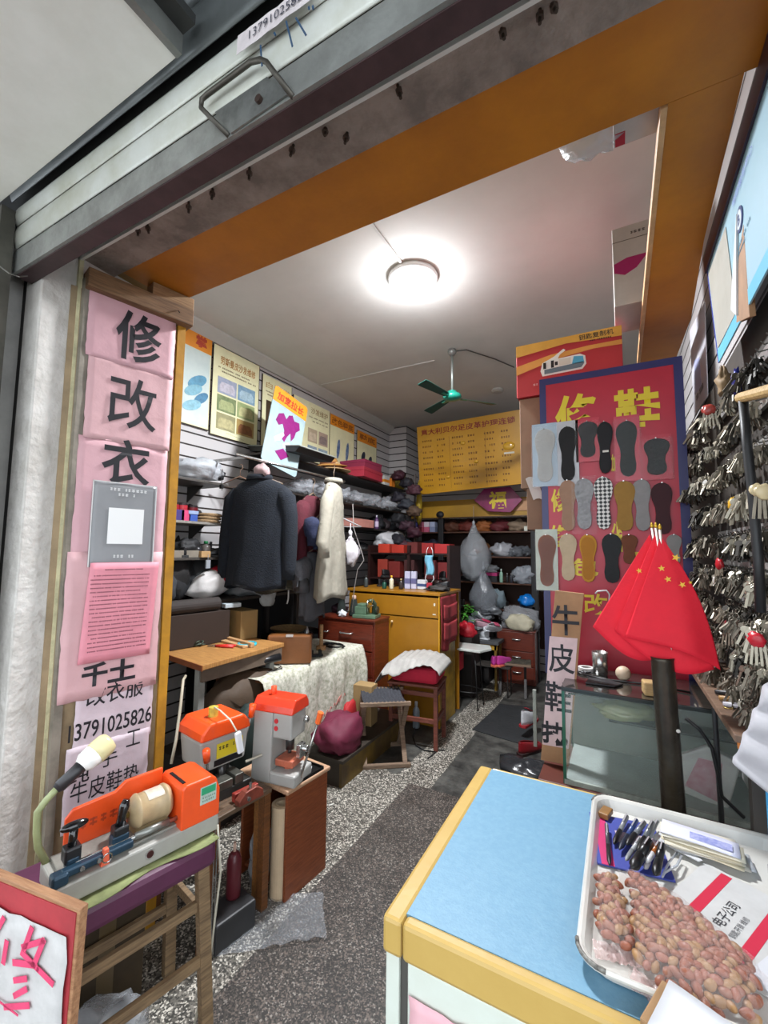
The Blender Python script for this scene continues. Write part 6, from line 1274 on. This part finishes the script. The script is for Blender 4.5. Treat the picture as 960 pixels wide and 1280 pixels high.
for z in rails:
    for k in range(29):
        for lay in range(2 if z<1.9 else 1):
            if rk_.random()<(.06 if lay==0 else .25): continue
            y=1.38+.044*k+rk_.uniform(-.012,.012)
            if y>2.62: continue
            i=rk_.randrange(8); x=.357-.030*lay-rk_.uniform(0,.018) - (.03 if y>2.05 else 0)
            if y<1.50: continue
            if cnt>=300: restk.append((i,Matrix.LocRotScale(Vector((x,y,z-.02*lay)),__import__('mathutils').Euler((rk_.uniform(-.35,.35),rk_.uniform(-.2,.35),rk_.uniform(-.9,.9))),None))); continue
            o=bpy.data.objects.new('key_bunch',protos[i][0]); COL.objects.link(o); o.location=(x,y,z+.002-.02*lay); o.rotation_euler=(rk_.uniform(-.35,.35),rk_.uniform(-.2,.35),rk_.uniform(-.9,.9))
            s_=rk_.uniform(.8,1.2); o.scale=(s_,s_,s_); tag(o,KL[i%4][0],'key bunch',KL[i%4][1]); cnt+=1
if restk:
    mb=MB()
    for i,M_ in restk:
        me=protos[i][0]; mb.add([M_@v.co for v in me.vertices],[tuple(p.vertices) for p in me.polygons])
    o=T('key_bunches','remaining key bunches low on the right wall racks','key bunches',mb,KM[0],fix=False); o['kind']='stuff'
print('key bunches',cnt,len(restk))
# coloured accents among the keys
for i,(u,v,c,n) in enumerate(((915,630,'#c99a2c','yellow plastic headed key bunch in the middle of the key wall'),(899,705,'#b01c28','red headed key bunch on the key wall right of the flags'),(912,782,'#7c1c28','dark red key tag near the bottom of the key wall'),(946,800,'#b81c2c','bright red key tag at the lower right of the key wall'),(887,512,'#9a3c34','reddish brass key bunch at the top of the key wall'),(955,615,'#c9b890','cream plastic headed keys near the right edge'))):
    p=at(u,v,x=.31); e=E('coloured_keys',n,'key bunch',p,R(20*i))
    ob('key_head',MB().ell((0,0,0),(.010,.020,.020),12,8,.3,i).ell((.008,.012,.006),(.008,.014,.016),12,8,.3,i+9),mk(c,.35),e,smooth=True)
    kb2=MB()
    for k in range(5): kb2.bar((0,-.015+.008*k,-.01),(-.004,-.022+.012*k,-.065),.002,.006,up=(0,1,0))
    ob('key_blade',kb2,KM[2],e)
for i,(u,v) in enumerate(((881,720),(893,728))): T('white_key_tag','slim white key tag right of the red flags, '+('left one' if i==0 else 'right one'),'key tag',MB().box(-.003,-.006,-.04,.003,.006,0),mk('#d8d8d6',.4),at(u,v-6,x=.30),rot=(R(35),0,0),bevel=.002)
T('black_strap','long black rubber strap hanging down over the key racks','strap',MB().tube([at(u,v,x=.30) for u,v in ((929,498),(934,560),(941,620),(948,700),(951,765))],.011,8),mk('#17181a',.5),smooth=True)
T('wooden_rod','pale wooden rod end above the black strap at the right edge','rod',MB().cyl(at(926,497,x=.30),at(985,482,x=.30),.014,n=12),wood('#c4a46c','#96763c',.6),smooth=False)
T('cardboard_flap','folded brown and white cardboard flap above the wooden rod','cardboard',MB().prism([(1.46,2.19),(1.60,2.24),(1.52,2.42),(1.46,2.46)],.33,.345,'yz') ,mk('#9c7450',.7,0,.3,9),bevel=.002)
T('white_card_flap','bent white card edge above the brown cardboard flap','card',MB().prism([(1.57,2.25),(1.63,2.30),(1.60,2.36),(1.50,2.52),(1.53,2.42)],.325,.33,'yz'),mk('#c4c6c8',.5))
T('blue_foil_packet','dark blue foil packet wedged at the top of the key wall','packet',MB().ell((0,0,0),(.012,.035,.04),12,8,.5,5),mk('#1c2474',.3,.3),at(921,478,x=.33),smooth=True)
bag('tan key blanks bunch sack at the very top of the key wall',at(905,492,x=.35),(.02,.05,.05),'#8c7454',1,330,.6,name='tan_keys',cat='key bunch')
T('glass_case_cable','black cable drooping across the right of the glass case','cable',MB().tube([at(u,v,y=1.85) for u,v in ((857,898),(875,912),(890,935),(897,965),(902,995),(930,1022)) ],.006,8),mk('#141416',.4),smooth=True)
T('thin_black_leg','thin black vertical rod between the pipe and the right edge','rod',MB().cyl(at(893,885,y=1.86),at(903,1040,y=1.86),.008,n=8),mk('#1a1a1c',.4))
# right wall posters
a=RWF.px(884,365); b=RWF.px(897,474); c=RWF.px(941,372)
pf=E('cable_poster','light blue poster with a grey sheet and round blue emblem high on the right wall','poster',(.335,1.95,2.225),R(-90))
PWd,PHt=.85,.47
def PG(x0,z0,x1,z1,sk=.12): return [(x0+.08-sk*z0/PHt,z0),(x1,z0),(x1,z1),(x0+.08-sk*z1/PHt,z1)]
ob('board',MB().prism(PG(0,0,PWd,PHt),-.004,0),mk('#a9cfe0',.3,0,.15,3,dirtc='#7fb8a8',coat=.2),pf); ob('blue_edge',MB().prism([(.074,0),(.083,0),(-.037,PHt),(-.046,PHt)],-.005,.001),mk('#28389c',.4),pf)
ob('cyan_band',MB().prism(PG(0.003,0,PWd,.045),-.0048,-.004),mk('#6fc0e0',.3),pf)
ob('grey_sheet',MB().prism([(.085,.05),(.36,.045),(.30,.36),(.0,.38)],-.0062,-.005),mk('#aaa9a0',.4,0,.35,5,.2,10,dirtc='#8c8a7c'),pf)
ob('purple_band',MB().prism([(-.03,.40),(PWd,.40),(PWd,PHt),(-.05,PHt)],-.012,-.005),mk('#2a1430',.4,0,.4,30),pf)
em=ob('emblem',MB().cyl((.46,-.0065,.27),(.46,-.005,.27),.035,n=28),mk('#1c3c74',.3),pf); ob('emblem_face',MB().cyl((.46,-.0075,.27),(.46,-.0065,.27),.026,n=28),mk('#d8e4ec',.3),em); text(em,'B',.449,.255,.471,.285,mk('#1c3c74',.3),y=-.0078,bold=.03)
text(pf,'维修服务中心',.40,.345,.62,.37,mk('#5a6cc0',.4),y=-.0072)
scribble(pf,[(.42,.55,.20),(.42,.5,.18)],mk('#4a84a0',.4),y=-.0055,h=.010)
p2f=E('white_wall_notice','white printed notice on the slatted right wall above the key racks','notice',(.392,2.90,2.31),R(-90))
ob('sheet',MB().prism([(0,0),(.42,-.02),(.47,.42),(.0,.50)],-.003,0),mk('#ccccd4',.5,0,.12,5),p2f); ob('violet_shape',MB().prism([(.08,.10),(.28,.08),(.26,.24),(.1,.28)],-.004,-.003),mk('#b0b4d8',.5),p2f)
text(p2f,'太行山',.20,.0,.38,.06,mk('#30303c',.5),y=-.0045) if 0 else scribble(p2f,[(.12,.36,.05)],mk('#30303c',.5),y=-.0045,h=.03,seed=7)
T('taped_leaflet','crumpled white leaflet tucked where the orange beams meet at the upper right','leaflet',MB().ell((0,0,0),(.03,.06,.035),14,10,.5,6),mk('#b4b4b0',.5,0,.2,9),(.405,1.33,2.66),smooth=True)
S('trim_18',MB().box(.385,.96,1.0,.42,1.10,2.70),mk('#a89c8c',.8,0,.3,9))
S('trim_19',MB().box(.378,1.10,2.0,.392,1.115,2.62),mk('#e0dedb',.5))
# boxes above the red board
KBX=Fr((0,2.44,0),0); a=KBX.px(645,434); b=KBX.px(777,410); 
kx=E('machine_carton','red and yellow printed key machine carton on top of the brown cartons behind the board','carton',(a[0],2.44,a[1]-.30),0)
kw=b[0]-a[0]
def wave(c0,pts,y): return MB().prism(pts,y,y+.001)
ob('carton_body',MB().box(0,0,0,kw,.30,.30),mk('#b02a30',.45,0,.12,5),kx,bevel=.003)
ob('yellow_top_band',MB().prism([(0,.235),(kw*.5,.262),(kw,.245),(kw,.30),(0,.30)],-.0015,0),mk('#d8a040',.45,0,.15,6),kx)
ob('yellow_sweep',MB().prism([(0,.13),(kw*.4,.185),(kw*.75,.205),(kw,.20),(kw,.225),(kw*.7,.226),(kw*.35,.215),(0,.18)],-.0015,0),mk('#d89444',.45,0,.15,6),kx)
text(kx,'钥匙复制机',kw*.62,.262,kw*.93,.292,INK,y=-.0025,bold=.01); scribble(kx,[(kw*.72,kw*.90,.246)],INK,y=-.0025,h=.008,seed=3)
pc_=ob('machine_picture',MB().prism([(.14,.10),(.34,.105),(.36,.13),(.355,.175),(.33,.19),(.22,.185),(.23,.205),(.26,.225),(.25,.235),(.20,.20),(.14,.175),(.13,.13)],-.0025,-.0015),mk('#d8d4cc',.5),kx)
ob('picture_base',MB().prism([(.15,.11),(.335,.115),(.35,.135),(.345,.145),(.15,.135)],-.0035,-.0025),mk('#5c6c74',.4),pc_); ob('picture_blue',MB().prism([(.29,.14),(.35,.14),(.345,.175),(.30,.182)],-.0035,-.0025),mk('#4a9cb8',.4),pc_); ob('picture_motor',MB().box(.225,-.0035,.145,.285,-.0025,.18),mk('#c9c0b0',.4),pc_); ob('picture_dark',MB().box(.145,-.0035,.14,.16,-.0025,.175).box(.185,-.0035,.14,.20,-.0025,.18).box(.205,-.0035,.15,.22,-.0025,.17),BLK,pc_)
scribble(kx,[(.09,.46,.055)],mk('#d8a8a0',.5),y=-.001,h=.012,seed=2)
zc=a[1]-.302
carton('tall plain brown carton under the printed key machine carton',(a[0]+.22,2.60,zc-.51),.42,.28,.508,'#8a6c54')
carton('lower brown carton stacked beneath the tall plain carton',(a[0]+.24,2.60,zc-.74),.40,.28,.226,'#7a5c46')
T('rear_cabinet','dark narrow cabinet behind the crimson board carrying the cartons','cabinet',MB().box(-.10,-.14,0,.22,.14,zc-.742),mk('#241c1a',.7,0,.2,6),(a[0]+.25,2.60,0))
T('torn_paper','torn white paper corner sticking out under the brown cartons','paper',MB().grid(lambda u,w:(.06*(u-.5)+.04*w,.0,-.12*w+.01*math.sin(u*4)),4,6),mk('#b4b0a8',.6),at(664,598,y=2.42),solid=.001)
# white carton on the hanging shelf's edge
wbx=E('white_carton','white cardboard box with a magenta leaf print, at the left edge of the hanging shelf','carton',(-.045,2.28,2.72))
ob('carton_body',MB().box(0,0,0,.17,.30,.40),mk('#bdb8b2',.6,0,.15,6),wbx,bevel=.003); ob('lid_line',MB().box(-.001,-.001,.325,.171,.301,.328),mk('#6c6660',.6),wbx)
ob('leaf_print',MB().prism([(.005,.215),(.06,.235),(.15,.235),(.10,.175),(.05,.15),(.005,.17)],-.0015,0),mk('#a01c60',.5),wbx); scribble(wbx,[(.08,.14,.35)],mk('#55504c',.5),y=-.001,h=.014)
wbx.location=(at(768,380,y=2.3).x,2.30,2.74)
pbx=E('small_parcel','white parcel with red marks and clear wrap above the hanging shelf behind the lintel','parcel',(at(802,160,y=1.6).x,1.33,2.98))
ob('parcel_body',MB().box(-.09,-.07,0,.10,.03,.16),mk('#b8b0ac',.6,0,.15,9),pbx,bevel=.004); ob('red_mark',MB().box(-.085,-.02,-.0012,-.06,.025,0).box(-.0912,-.01,.02,-.09,.01,.05),mk('#a02030',.5),pbx); ob('clear_wrap',MB().ell((-.13,0,.03),(.08,.05,.04),16,10,.5,5),plastic('#c4c8cc',.45),pbx,smooth=True)
pbx.location.z=2.74
# right foreground: white cloth bag, blue carton
wcl=E('white_cloth_bag','white satin cloth bag hanging at the right edge above the blue carton','bag',(0,0,0))
def wcf(u,w):
    c=[at(968,838,y=1.40),at(1010,1010,y=1.40),at(918,950,y=1.40)]
    l=at(962,852,y=1.40).lerp(at(917,955,y=1.40),w); r=at(1080,830,y=1.40).lerp(at(1060,1050,y=1.40),w); p=l.lerp(r,u); p.y+=-.05*math.sin(PI*min(1,u*1.2))+.008*math.sin(w*22+u*4); return p
ob('bag_cloth',MB().grid(wcf,20,24),mk('#b4b3b8',.5,0,.12,7,.4,9),wcl,smooth=True,solid=.02)
# ================================================================= FRONT DESK
TX0,TX1,TY0,TY1,TZ_=-.485,.38,.90,1.665,.75
YE=mk('#b99a54',.45,0,.25,8,.1,30,dirtc='#a5843f',coat=.2); BLT=mk('#628ea8',.5,0,.5,70,.05,160,dirtc='#759db3'); PGW=mk('#c9d0c6',.5,0,.2,6,.1,20,dirtc='#a8a48c')
fd=E('front_desk','old desk with a light blue top and yellow rounded edge in the foreground','desk',(TX0,TY0,0))
w_,d_=TX1-TX0,TY1-TY0
ob('desk_top',MB().box(.045,.03,TZ_-.02,w_,d_-.008,TZ_),BLT,fd,label='light blue linen patterned top')
ob('edge_moulding',MB().box(.0475,0,TZ_-.075,w_,.032,TZ_+.001),YE,fd,bevel=.009,label='yellow front edge moulding')
ob('edge_moulding',MB().box(0,.0,TZ_-.074,.047,d_,TZ_+.0015),YE,fd,bevel=.009,label='yellow side edge moulding')
ob('edge_moulding',MB().box(.0475,d_-.010,TZ_-.075,w_,d_,TZ_+.001),YE,fd,bevel=.003)
ob('corner_seam',MB().box(.046,-.0005,TZ_-.07,.0472,.0,TZ_),mk('#6c5428',.7),fd)
ob('leg_panel',MB().box(.004,.012,0,.036,.05,TZ_-.075),PGW,fd,bevel=.002)
ob('dark_gap',MB().box(.036,.02,0,.058,.05,TZ_-.076),mk('#4a4844',.7),fd)
ob('side_panel',MB().box(.006,.05,0,.02,d_-.01,TZ_-.075),PGW,fd); ob('back_panel',MB().box(.02,d_-.03,0,w_,d_-.015,TZ_-.075),PGW,fd)
dr=ob('drawer_front',MB().box(.058,.008,.42,w_-.05,.03,TZ_-.078),PGW,fd,bevel=.003); ob('lower_door',MB().box(.058,.010,.05,w_-.05,.03,.412),PGW,fd,bevel=.003)
pkp=E('pink_paper_sheet','torn pink paper sheet glued on the front of the desk','paper',(TX0,TY0,0))
ob('paper',sheet(.066,.30,.55,TZ_-.135,.004,amp=.002,ragged=.012,seed=31,nx=20,nz=14),mk('#d8a4ac',.7,0,.25,9,.3,14,dirtc='#d8c8c8'),pkp,smooth=True)
# enamel tray
tx0,tx1,ty0,ty1=-.098,.372,.955,1.60
tt=E('enamel_tray','white enamel tray with chipped black rim on the blue desk top','tray',(tx0,ty0,TZ_+.002))
EW=mk('#d2d0c9',.25,0,.10,9,coat=.4); tw,td=tx1-tx0,ty1-ty0
def rr_(x0,y0,x1,y1,r,n=5):
    pts=[]
    for cx,cy,a0 in ((x1-r,y1-r,0),(x0+r,y1-r,90),(x0+r,y0+r,180),(x1-r,y0+r,270)):
        for k in range(n+1): a=R(a0+90*k/n); pts.append((cx+r*math.cos(a),cy+r*math.sin(a)))
    return pts
lv=[(.030,0.0),(.022,.002),(.010,.028),(.004,.033),(.0,.034),(-.003,.030),(-.002,.026)]
rings=[[(x,y,z) for x,y in rr_(o,o,tw-o,td-o,max(.03,.05-o*.5))] for o,z in lv]
nn=len(rings[0]); mb=MB(); vs=[p for r in rings for p in r]; fs=[tuple(range(nn))]
for j in range(len(rings)-1):
    for k in range(nn): fs.append((j*nn+k,j*nn+(k+1)%nn,(j+1)*nn+(k+1)%nn,(j+1)*nn+k))
mb.add(vs,fs); ob('tray_body',mb,EW,tt,smooth=False,solid=.0015)
rim=rr_(-.002,-.002,tw+.002,td+.002,.052)
ch=MB(); seg=[(p[0],p[1],.0325) for p in rim]
nn=len(seg)
for r0,r1,rd in ((6,12,.0038),(12,18,.0045)): ob('chipped_rim',MB().tube([seg[k%nn] for k in range(r0,r1)],rd,6),mk('#23201e',.5,0,.5,60,dirtc='#c9c6bc'),tt,smooth=True)
# papers in tray
ZT=TZ_+.006
fl=E('newspaper_flyer','printed flyer with red stripes lying in the tray under the peanuts','flyer',(.06,1.20,ZT),R(-28))
ob('flyer_sheet',MB().box(-.02,-.04,0,.34,.26,.002),mk('#c4c4c2',.6,0,.15,9),fl)
for x in (.02,.125): ob('red_stripe',MB().box(x,-.03,.002,x+.022,.25,.0026),mk('#c02440',.5),fl)
me=textmesh('便民服务公司',.01); 
def flat_text(parent,body,x,y,s,rz,mat,z=.003,bold=0):
    me=textmesh(body,bold); me.transform(Matrix.Scale(s,4)); me.materials.append(mat); o=bpy.data.objects.new('lettering',me); COL.objects.link(o); o.parent=parent; o.location=(x,y,z); o.rotation_euler=(0,0,rz); return o
flat_text(fl,'电子公司',.085,.06,.026,R(90),mk('#303034',.6)); flat_text(fl,'钥匙开锁 维修',.110,.05,.014,R(90),mk('#505054',.6)); flat_text(fl,'服务热线',.19,.05,.016,R(90),mk('#404044',.6))
vb=E('violet_booklet','blue and magenta booklet under the pens at the left of the tray','booklet',(-.055,1.36,ZT),R(8))
ob('cover',MB().box(-.03,-.06,0,.14,.17,.004),mk('#3c4898',.5),vb); ob('magenta_strip',MB().box(-.02,-.06,.004,.01,.17,.0046),mk('#c02c68',.5),vb); ob('white_strip',MB().box(.03,.05,.004,.13,.10,.0046),mk('#c8b4c0',.5),vb)
wb_=E('white_sheet','plain white sheet in the tray at the right of the peanuts','paper',(.27,1.13,ZT+.003),R(-35)); ob('paper',MB().box(-.06,-.07,0,.14,.09,.0015),mk('#c9cbd0',.6),wb_)
# stack of cards
names=['topmost slip with violet print','second slip','third slip','fourth slip','fifth slip','sixth slip','seventh slip','lowest slip']
for i in range(8):
    k=7-i; e=E('paper_slip','cream paper slip in the stack in the tray, '+names[k],'paper slip',(.155+random.uniform(-.008,.008)+.004*k,1.49+random.uniform(-.006,.006)-.003*k,ZT+.010+.0032*i),R(-6+random.uniform(-10,10)))
    ob('slip',MB().grid(lambda u,w,i=i:(-.085+.17*u,-.035+.07*w,.002*math.sin(u*3+i)+.001*math.sin(w*7)),8,4),mk(['#cfd0e0','#d4cfc0','#d0c9b4','#cfc4a8','#d2cbb8','#ccc2a6','#cfc8ba','#c9cacb'][k],.7),e,smooth=True,solid=.0008)
    if k==0: flat_text(e,'Qingdao',-.02,-.02,.022,R(3),mk('#4c5498',.6),z=.0045) if 0 else ob('print_block',MB().box(-.02,-.02,.003,.07,.012,.0036),mk('#8088c0',.6,0,.6,90,dirtc='#c8c8dc'),e)
T('folded_note','white folded card sticking out below the paper slip stack','card',MB().prism([(-.04,.0),(.06,-.05),(.07,-.04),(-.02,.04)],0,.002,'xy'),mk('#c8cacc',.6),(.09,1.47,ZT+.008))
# pens
def pen(label,p0,p1,body,grip,cap,r=.0055,clip=True):
    p0=Vector(p0);p1=Vector(p1); e=E('pen',label,'pen',p0); d=p1-p0
    ob('barrel',MB().tube([Vector((0,0,0)),d*.02,d*.55],[r*.7,r,r],12),mk(body,.3,coat=.3),e,smooth=True)
    ob('grip',MB().tube([d*.55,d*.88,d*.97,d],[r*1.08,r*1.1,r*.5,r*.2],12),mk(grip,.4),e,smooth=True)
    if clip: ob('clip',MB().bar(d*.03+Vector((0,0,r*1.3)),d*.30+Vector((0,0,r*1.3)),.003,.0015),mk(cap,.3,.5),e)
    return e
def tp(u,v,z): return at(u,v,z=z)
Z1=ZT+.013
pd=[('grey and black gel pen, upper left of the pen bunch',(784,1020),(767,1055),'#7c7e80','#151515',.006),
('blue barrelled pen beside the grey gel pen',(796,1025),(774,1062),'#34487c','#222838',.006),
('clear grey pen third from the left in the pen bunch',(806,1028),(783,1056),'#6c7074','#1a1a1c',.0065),
('thick grey pen with silver clip at the centre of the bunch',(816,1028),(797,1066),'#5c6064','#141414',.007),
('slim silver pen crossing the bunch toward the right',(822,1026),(801,1070),'#8c9094','#1c1c20',.005),
('fat black marker with white print in front of the bunch',(812,1052),(790,1086),'#121214','#0e0e10',.011),
('black capped marker standing out right of the fat marker',(828,1056),(819,1094),'#111113','#0f0f10',.009),
('orange-brown pen half hidden between the two markers',(824,1054),(808,1078),'#a8602c','#e0e0e0',.006),
('thin dark pen lying at the far left of the tray',(758,1030),(762,1082),'#3c3e44','#1a1a1e',.005),
('small blue and white pen under the black markers',(816,1068),(806,1086),'#3c4ca0','#c8c8cc',.005),
('translucent white pen crossing below the bunch',(800,1048),(782,1076),'#a8aaac','#808488',.005)]
for i,(n,a_,b_,c1,c2,r) in enumerate(pd):
    zz=Z1+.004*(i%4)+ (.012 if i in (5,6) else 0); pen(n,tp(*a_,zz+.008),tp(*b_,zz),c1,c2,'#c8c8cc',r)
T('brush_handle','short brown brush block at the top left of the tray','brush',MB().box(-.014,-.03,0,.014,.02,.016),mk('#8c6434',.5,0,.3,20),(-.062,1.53,ZT+.006),R(-15),bevel=.003)
T('clear_clip','clear plastic clip right of the black markers','clip',MB().tube([tp(u,v,Z1+.004) for u,v in ((832,1090),(846,1082),(852,1070),(846,1066),(836,1078),(828,1096))],.003,6),plastic('#b8bcc2',.7),smooth=True)
# peanut bags
NUT=[mk('#94563e',.5,0,.45,60,dirtc='#6e3e2e'),mk('#85503c',.5,0,.4,60,dirtc='#a07458'),mk('#a47c50',.5,0,.3,60)]
nm=[]
for i in range(4):
    rr=random.Random(i); mb=MB().ell((0,0,0),(.0130,.0084,.0080),12,8,.06,i,fn=lambda d:Vector((d.x,d.y*(1-.18*d.x),d.z*(1-.1*d.x)))); me=mb.mesh('peanut'); me.polygons.foreach_set('use_smooth',[True]*len(me.polygons)); me.materials.append(NUT[i%3 if i<3 else 0]); nm.append(me)
quadR=[tp(776,1093,ZT),tp(856,1140,ZT),tp(956,1225,ZT),tp(960,1310,ZT),tp(870,1278,ZT),tp(790,1226,ZT),tp(786,1160,ZT)]
quadL=[tp(742,1100,ZT),tp(772,1104,ZT),tp(792,1160,ZT),tp(800,1205,ZT),tp(742,1192,ZT)]
def inside(p,poly):
    c=False; n=len(poly)
    for i in range(n):
        a=poly[i]; b=poly[(i+1)%n]
        if (a[1]>p[1])!=(b[1]>p[1]) and p[0]<(b[0]-a[0])*(p[1]-a[1])/(b[1]-a[1])+a[0]: c=not c
    return c
def edge_d(p,poly):
    m=9
    for i in range(len(poly)):
        a=Vector(poly[i][:2]); b=Vector(poly[(i+1)%len(poly)][:2]); q=Vector(p); t=max(0,min(1,(q-a).dot(b-a)/(b-a).length_squared)); m=min(m,(q-(a+(b-a)*t)).length)
    return m
rn=random.Random(21)
def fill(poly,label,group,hmax,nmax):
    rest=[]
    xs=[p[0] for p in poly]; ys=[p[1] for p in poly]; pts=[]; n=0
    y=min(ys); row=0
    while y<max(ys):
        x=min(xs)+(row%2)*.009
        while x<max(xs):
            if inside((x,y),poly) and edge_d((x,y),poly)>.010: pts.append((x,y))
            x+=.0165
        y+=.0138; row+=1
    for lay in range(2):
        for (x,y) in pts:
            if n>=nmax:
                rest.append((x,y,lay)); continue
            ed=edge_d((x,y),poly); top=.011+min(hmax,ed*.75)
            z=ZT+ (top if lay==0 else max(.011,top-.017))
            if lay==1 and top<.02: continue
            if lay==1: continue
            o=bpy.data.objects.new('peanut',rn.choice(nm) if rn.random()<.9 else nm[2]); COL.objects.link(o); o.location=(x+rn.uniform(-.004,.004),y+rn.uniform(-.004,.004),z+rn.uniform(-.003,.003)); o.rotation_euler=(rn.uniform(-.5,.5),rn.uniform(-.5,.5),rn.uniform(0,6.3)); s=rn.uniform(.85,1.1); o.scale=(s,s,s)
            tag(o,label,'peanut',group); n+=1
    if rest:
        mb=MB()
        for (x,y,l_) in rest:
            if l_: continue
            top=.011+min(hmax,edge_d((x,y),poly)*.75); mb.ell((x,y,ZT+top),(.0125,.0085,.008),10,6)
        if mb.v: q=T('peanut_layer','remaining red skinned peanuts of the larger bag, lying at its far end','peanuts',mb,NUT[0],smooth=True); q['kind']='stuff'
    print(group,n,len(rest))
fill(quadL,'red skinned peanut inside the smaller clear bag at the left of the tray','peanuts in the smaller bag',.022,150)
fill(quadR,'red skinned peanut inside the larger clear bag at the front of the tray','peanuts in the larger bag',.030,300)
def bagfilm(name,label,poly,hmax,seed):
    cx=sum(p[0] for p in poly)/len(poly); cy=sum(p[1] for p in poly)/len(poly); n=len(poly); mb=MB()
    def f(u,w):
        t=u*n; i=int(t)%n; fr_=t-int(t); a=Vector(poly[i][:2]); b=Vector(poly[(i+1)%n][:2]); q=a.lerp(b,fr_); q=Vector((cx,cy)).lerp(q,1.06*w)
        ed=edge_d(q,poly) if inside(q,poly) else 0
        z=ZT+.004+ (min(hmax,ed*.75)+.022 if ed>0 else 0)*min(1,ed/.012) ; z+=.004*noise.noise(Vector((q.x*38,q.y*38,seed)))+.002*noise.noise(Vector((q.x*110,q.y*110,seed)))
        return (q.x,q.y,max(ZT+.001,z))
    mb.grid(f,72,26,closed=True)
    mt=bpy.data.materials.get('bag_film')
    if not mt:
        mt=bpy.data.materials.new('bag_film'); mt.use_nodes=True; nt=mt.node_tree; b=nt.nodes['Principled BSDF']; b.inputs['Base Color'].default_value=lin('#e4d0cc'); b.inputs['Roughness'].default_value=.12; b.inputs['Alpha'].default_value=.15; b.inputs['Specular IOR Level'].default_value=.9
        tc=nt.nodes.new('ShaderNodeTexCoord'); nz=nt.nodes.new('ShaderNodeTexNoise'); nz.inputs['Scale'].default_value=34; nz.inputs['Detail'].default_value=5; nt.links.new(tc.outputs['Object'],nz.inputs['Vector']); bp=nt.nodes.new('ShaderNodeBump'); bp.inputs['Strength'].default_value=1; bp.inputs['Distance'].default_value=.03; nt.links.new(nz.outputs['Fac'],bp.inputs['Height']); nt.links.new(bp.outputs[0],b.inputs['Normal'])
    return T(name,label,'bag',mb,mt,smooth=True)
bagfilm('peanut_bag','smaller clear plastic bag full of red skinned peanuts at the left of the tray',quadL,.022,1)
bagfilm('peanut_bag','larger clear plastic bag of red skinned peanuts at the front of the tray',quadR,.030,2)
_bg=[o for o in COL.objects if o.name.startswith('peanut_bag')]
for o,pa,pb,wd in ((_bg[0],(742,1190),(800,1203),.03),(_bg[1],(790,1224),(880,1285),.035)):
    a_=tp(*pa,ZT); b_=tp(*pb,ZT); dn=Vector((b_.y-a_.y,a_.x-b_.x,0)).normalized()
    ob('sealed_flap',MB().grid(lambda u,w:tuple(a_.lerp(b_,u)+dn*(wd*w-.012)+Vector((0,0,.014-.010*w+.006*noise.noise(Vector((u*12,w*4,wd*99)))))),30,8),mk('#d8b4b0',.12,0,0,bump=1,bscale=30,alpha=.42),o,smooth=True,label='crumpled sealed edge of the bag')
# carton corner at very bottom, blue carton at right
q=[at(u,v,z=.80) for u,v in ((829,1228),(860,1240),(925,1262),(960,1330),(826,1300))]
ct_=E('open_carton','open brown carton with a white sheet at the bottom edge of the picture','carton',(0.02,.90,TZ_+.002),R(-22))
ct_.location=tp(829,1262,TZ_+.002)
ob('carton_body',MB().box(0,-.10,0,.20,0,.05),mk('#a07c54',.7,0,.2,9),ct_,bevel=.003); ob('white_sheet',sheet(0,0,.18,.10,0,amp=.003,nx=8,nz=6),mk('#c4c6ca',.6,0,.1,9),ct_,loc=(.015,-.11,.053),rot=(R(-86),0,0),smooth=True)
bx0=at(935,1085,z=TZ_)
bb_=E('blue_carton','bright blue carton with a framed picture at the right edge of the desk','carton',(bx0.x+.03,1.42,TZ_+.036),R(-62))
ob('carton_body',MB().box(0,0,0,.32,.14,.19),mk('#2a84b4',.4,0,.1,6),bb_,bevel=.004); ob('picture_panel',MB().box(.05,-.0015,.03,.30,0,.15),mk('#b0aca4',.4,0,.5,30,dirtc='#6c706c'),bb_); ob('grey_edge',MB().box(0,-.004,-.0,.32,.0,.02),mk('#8a8c90',.4),bb_)
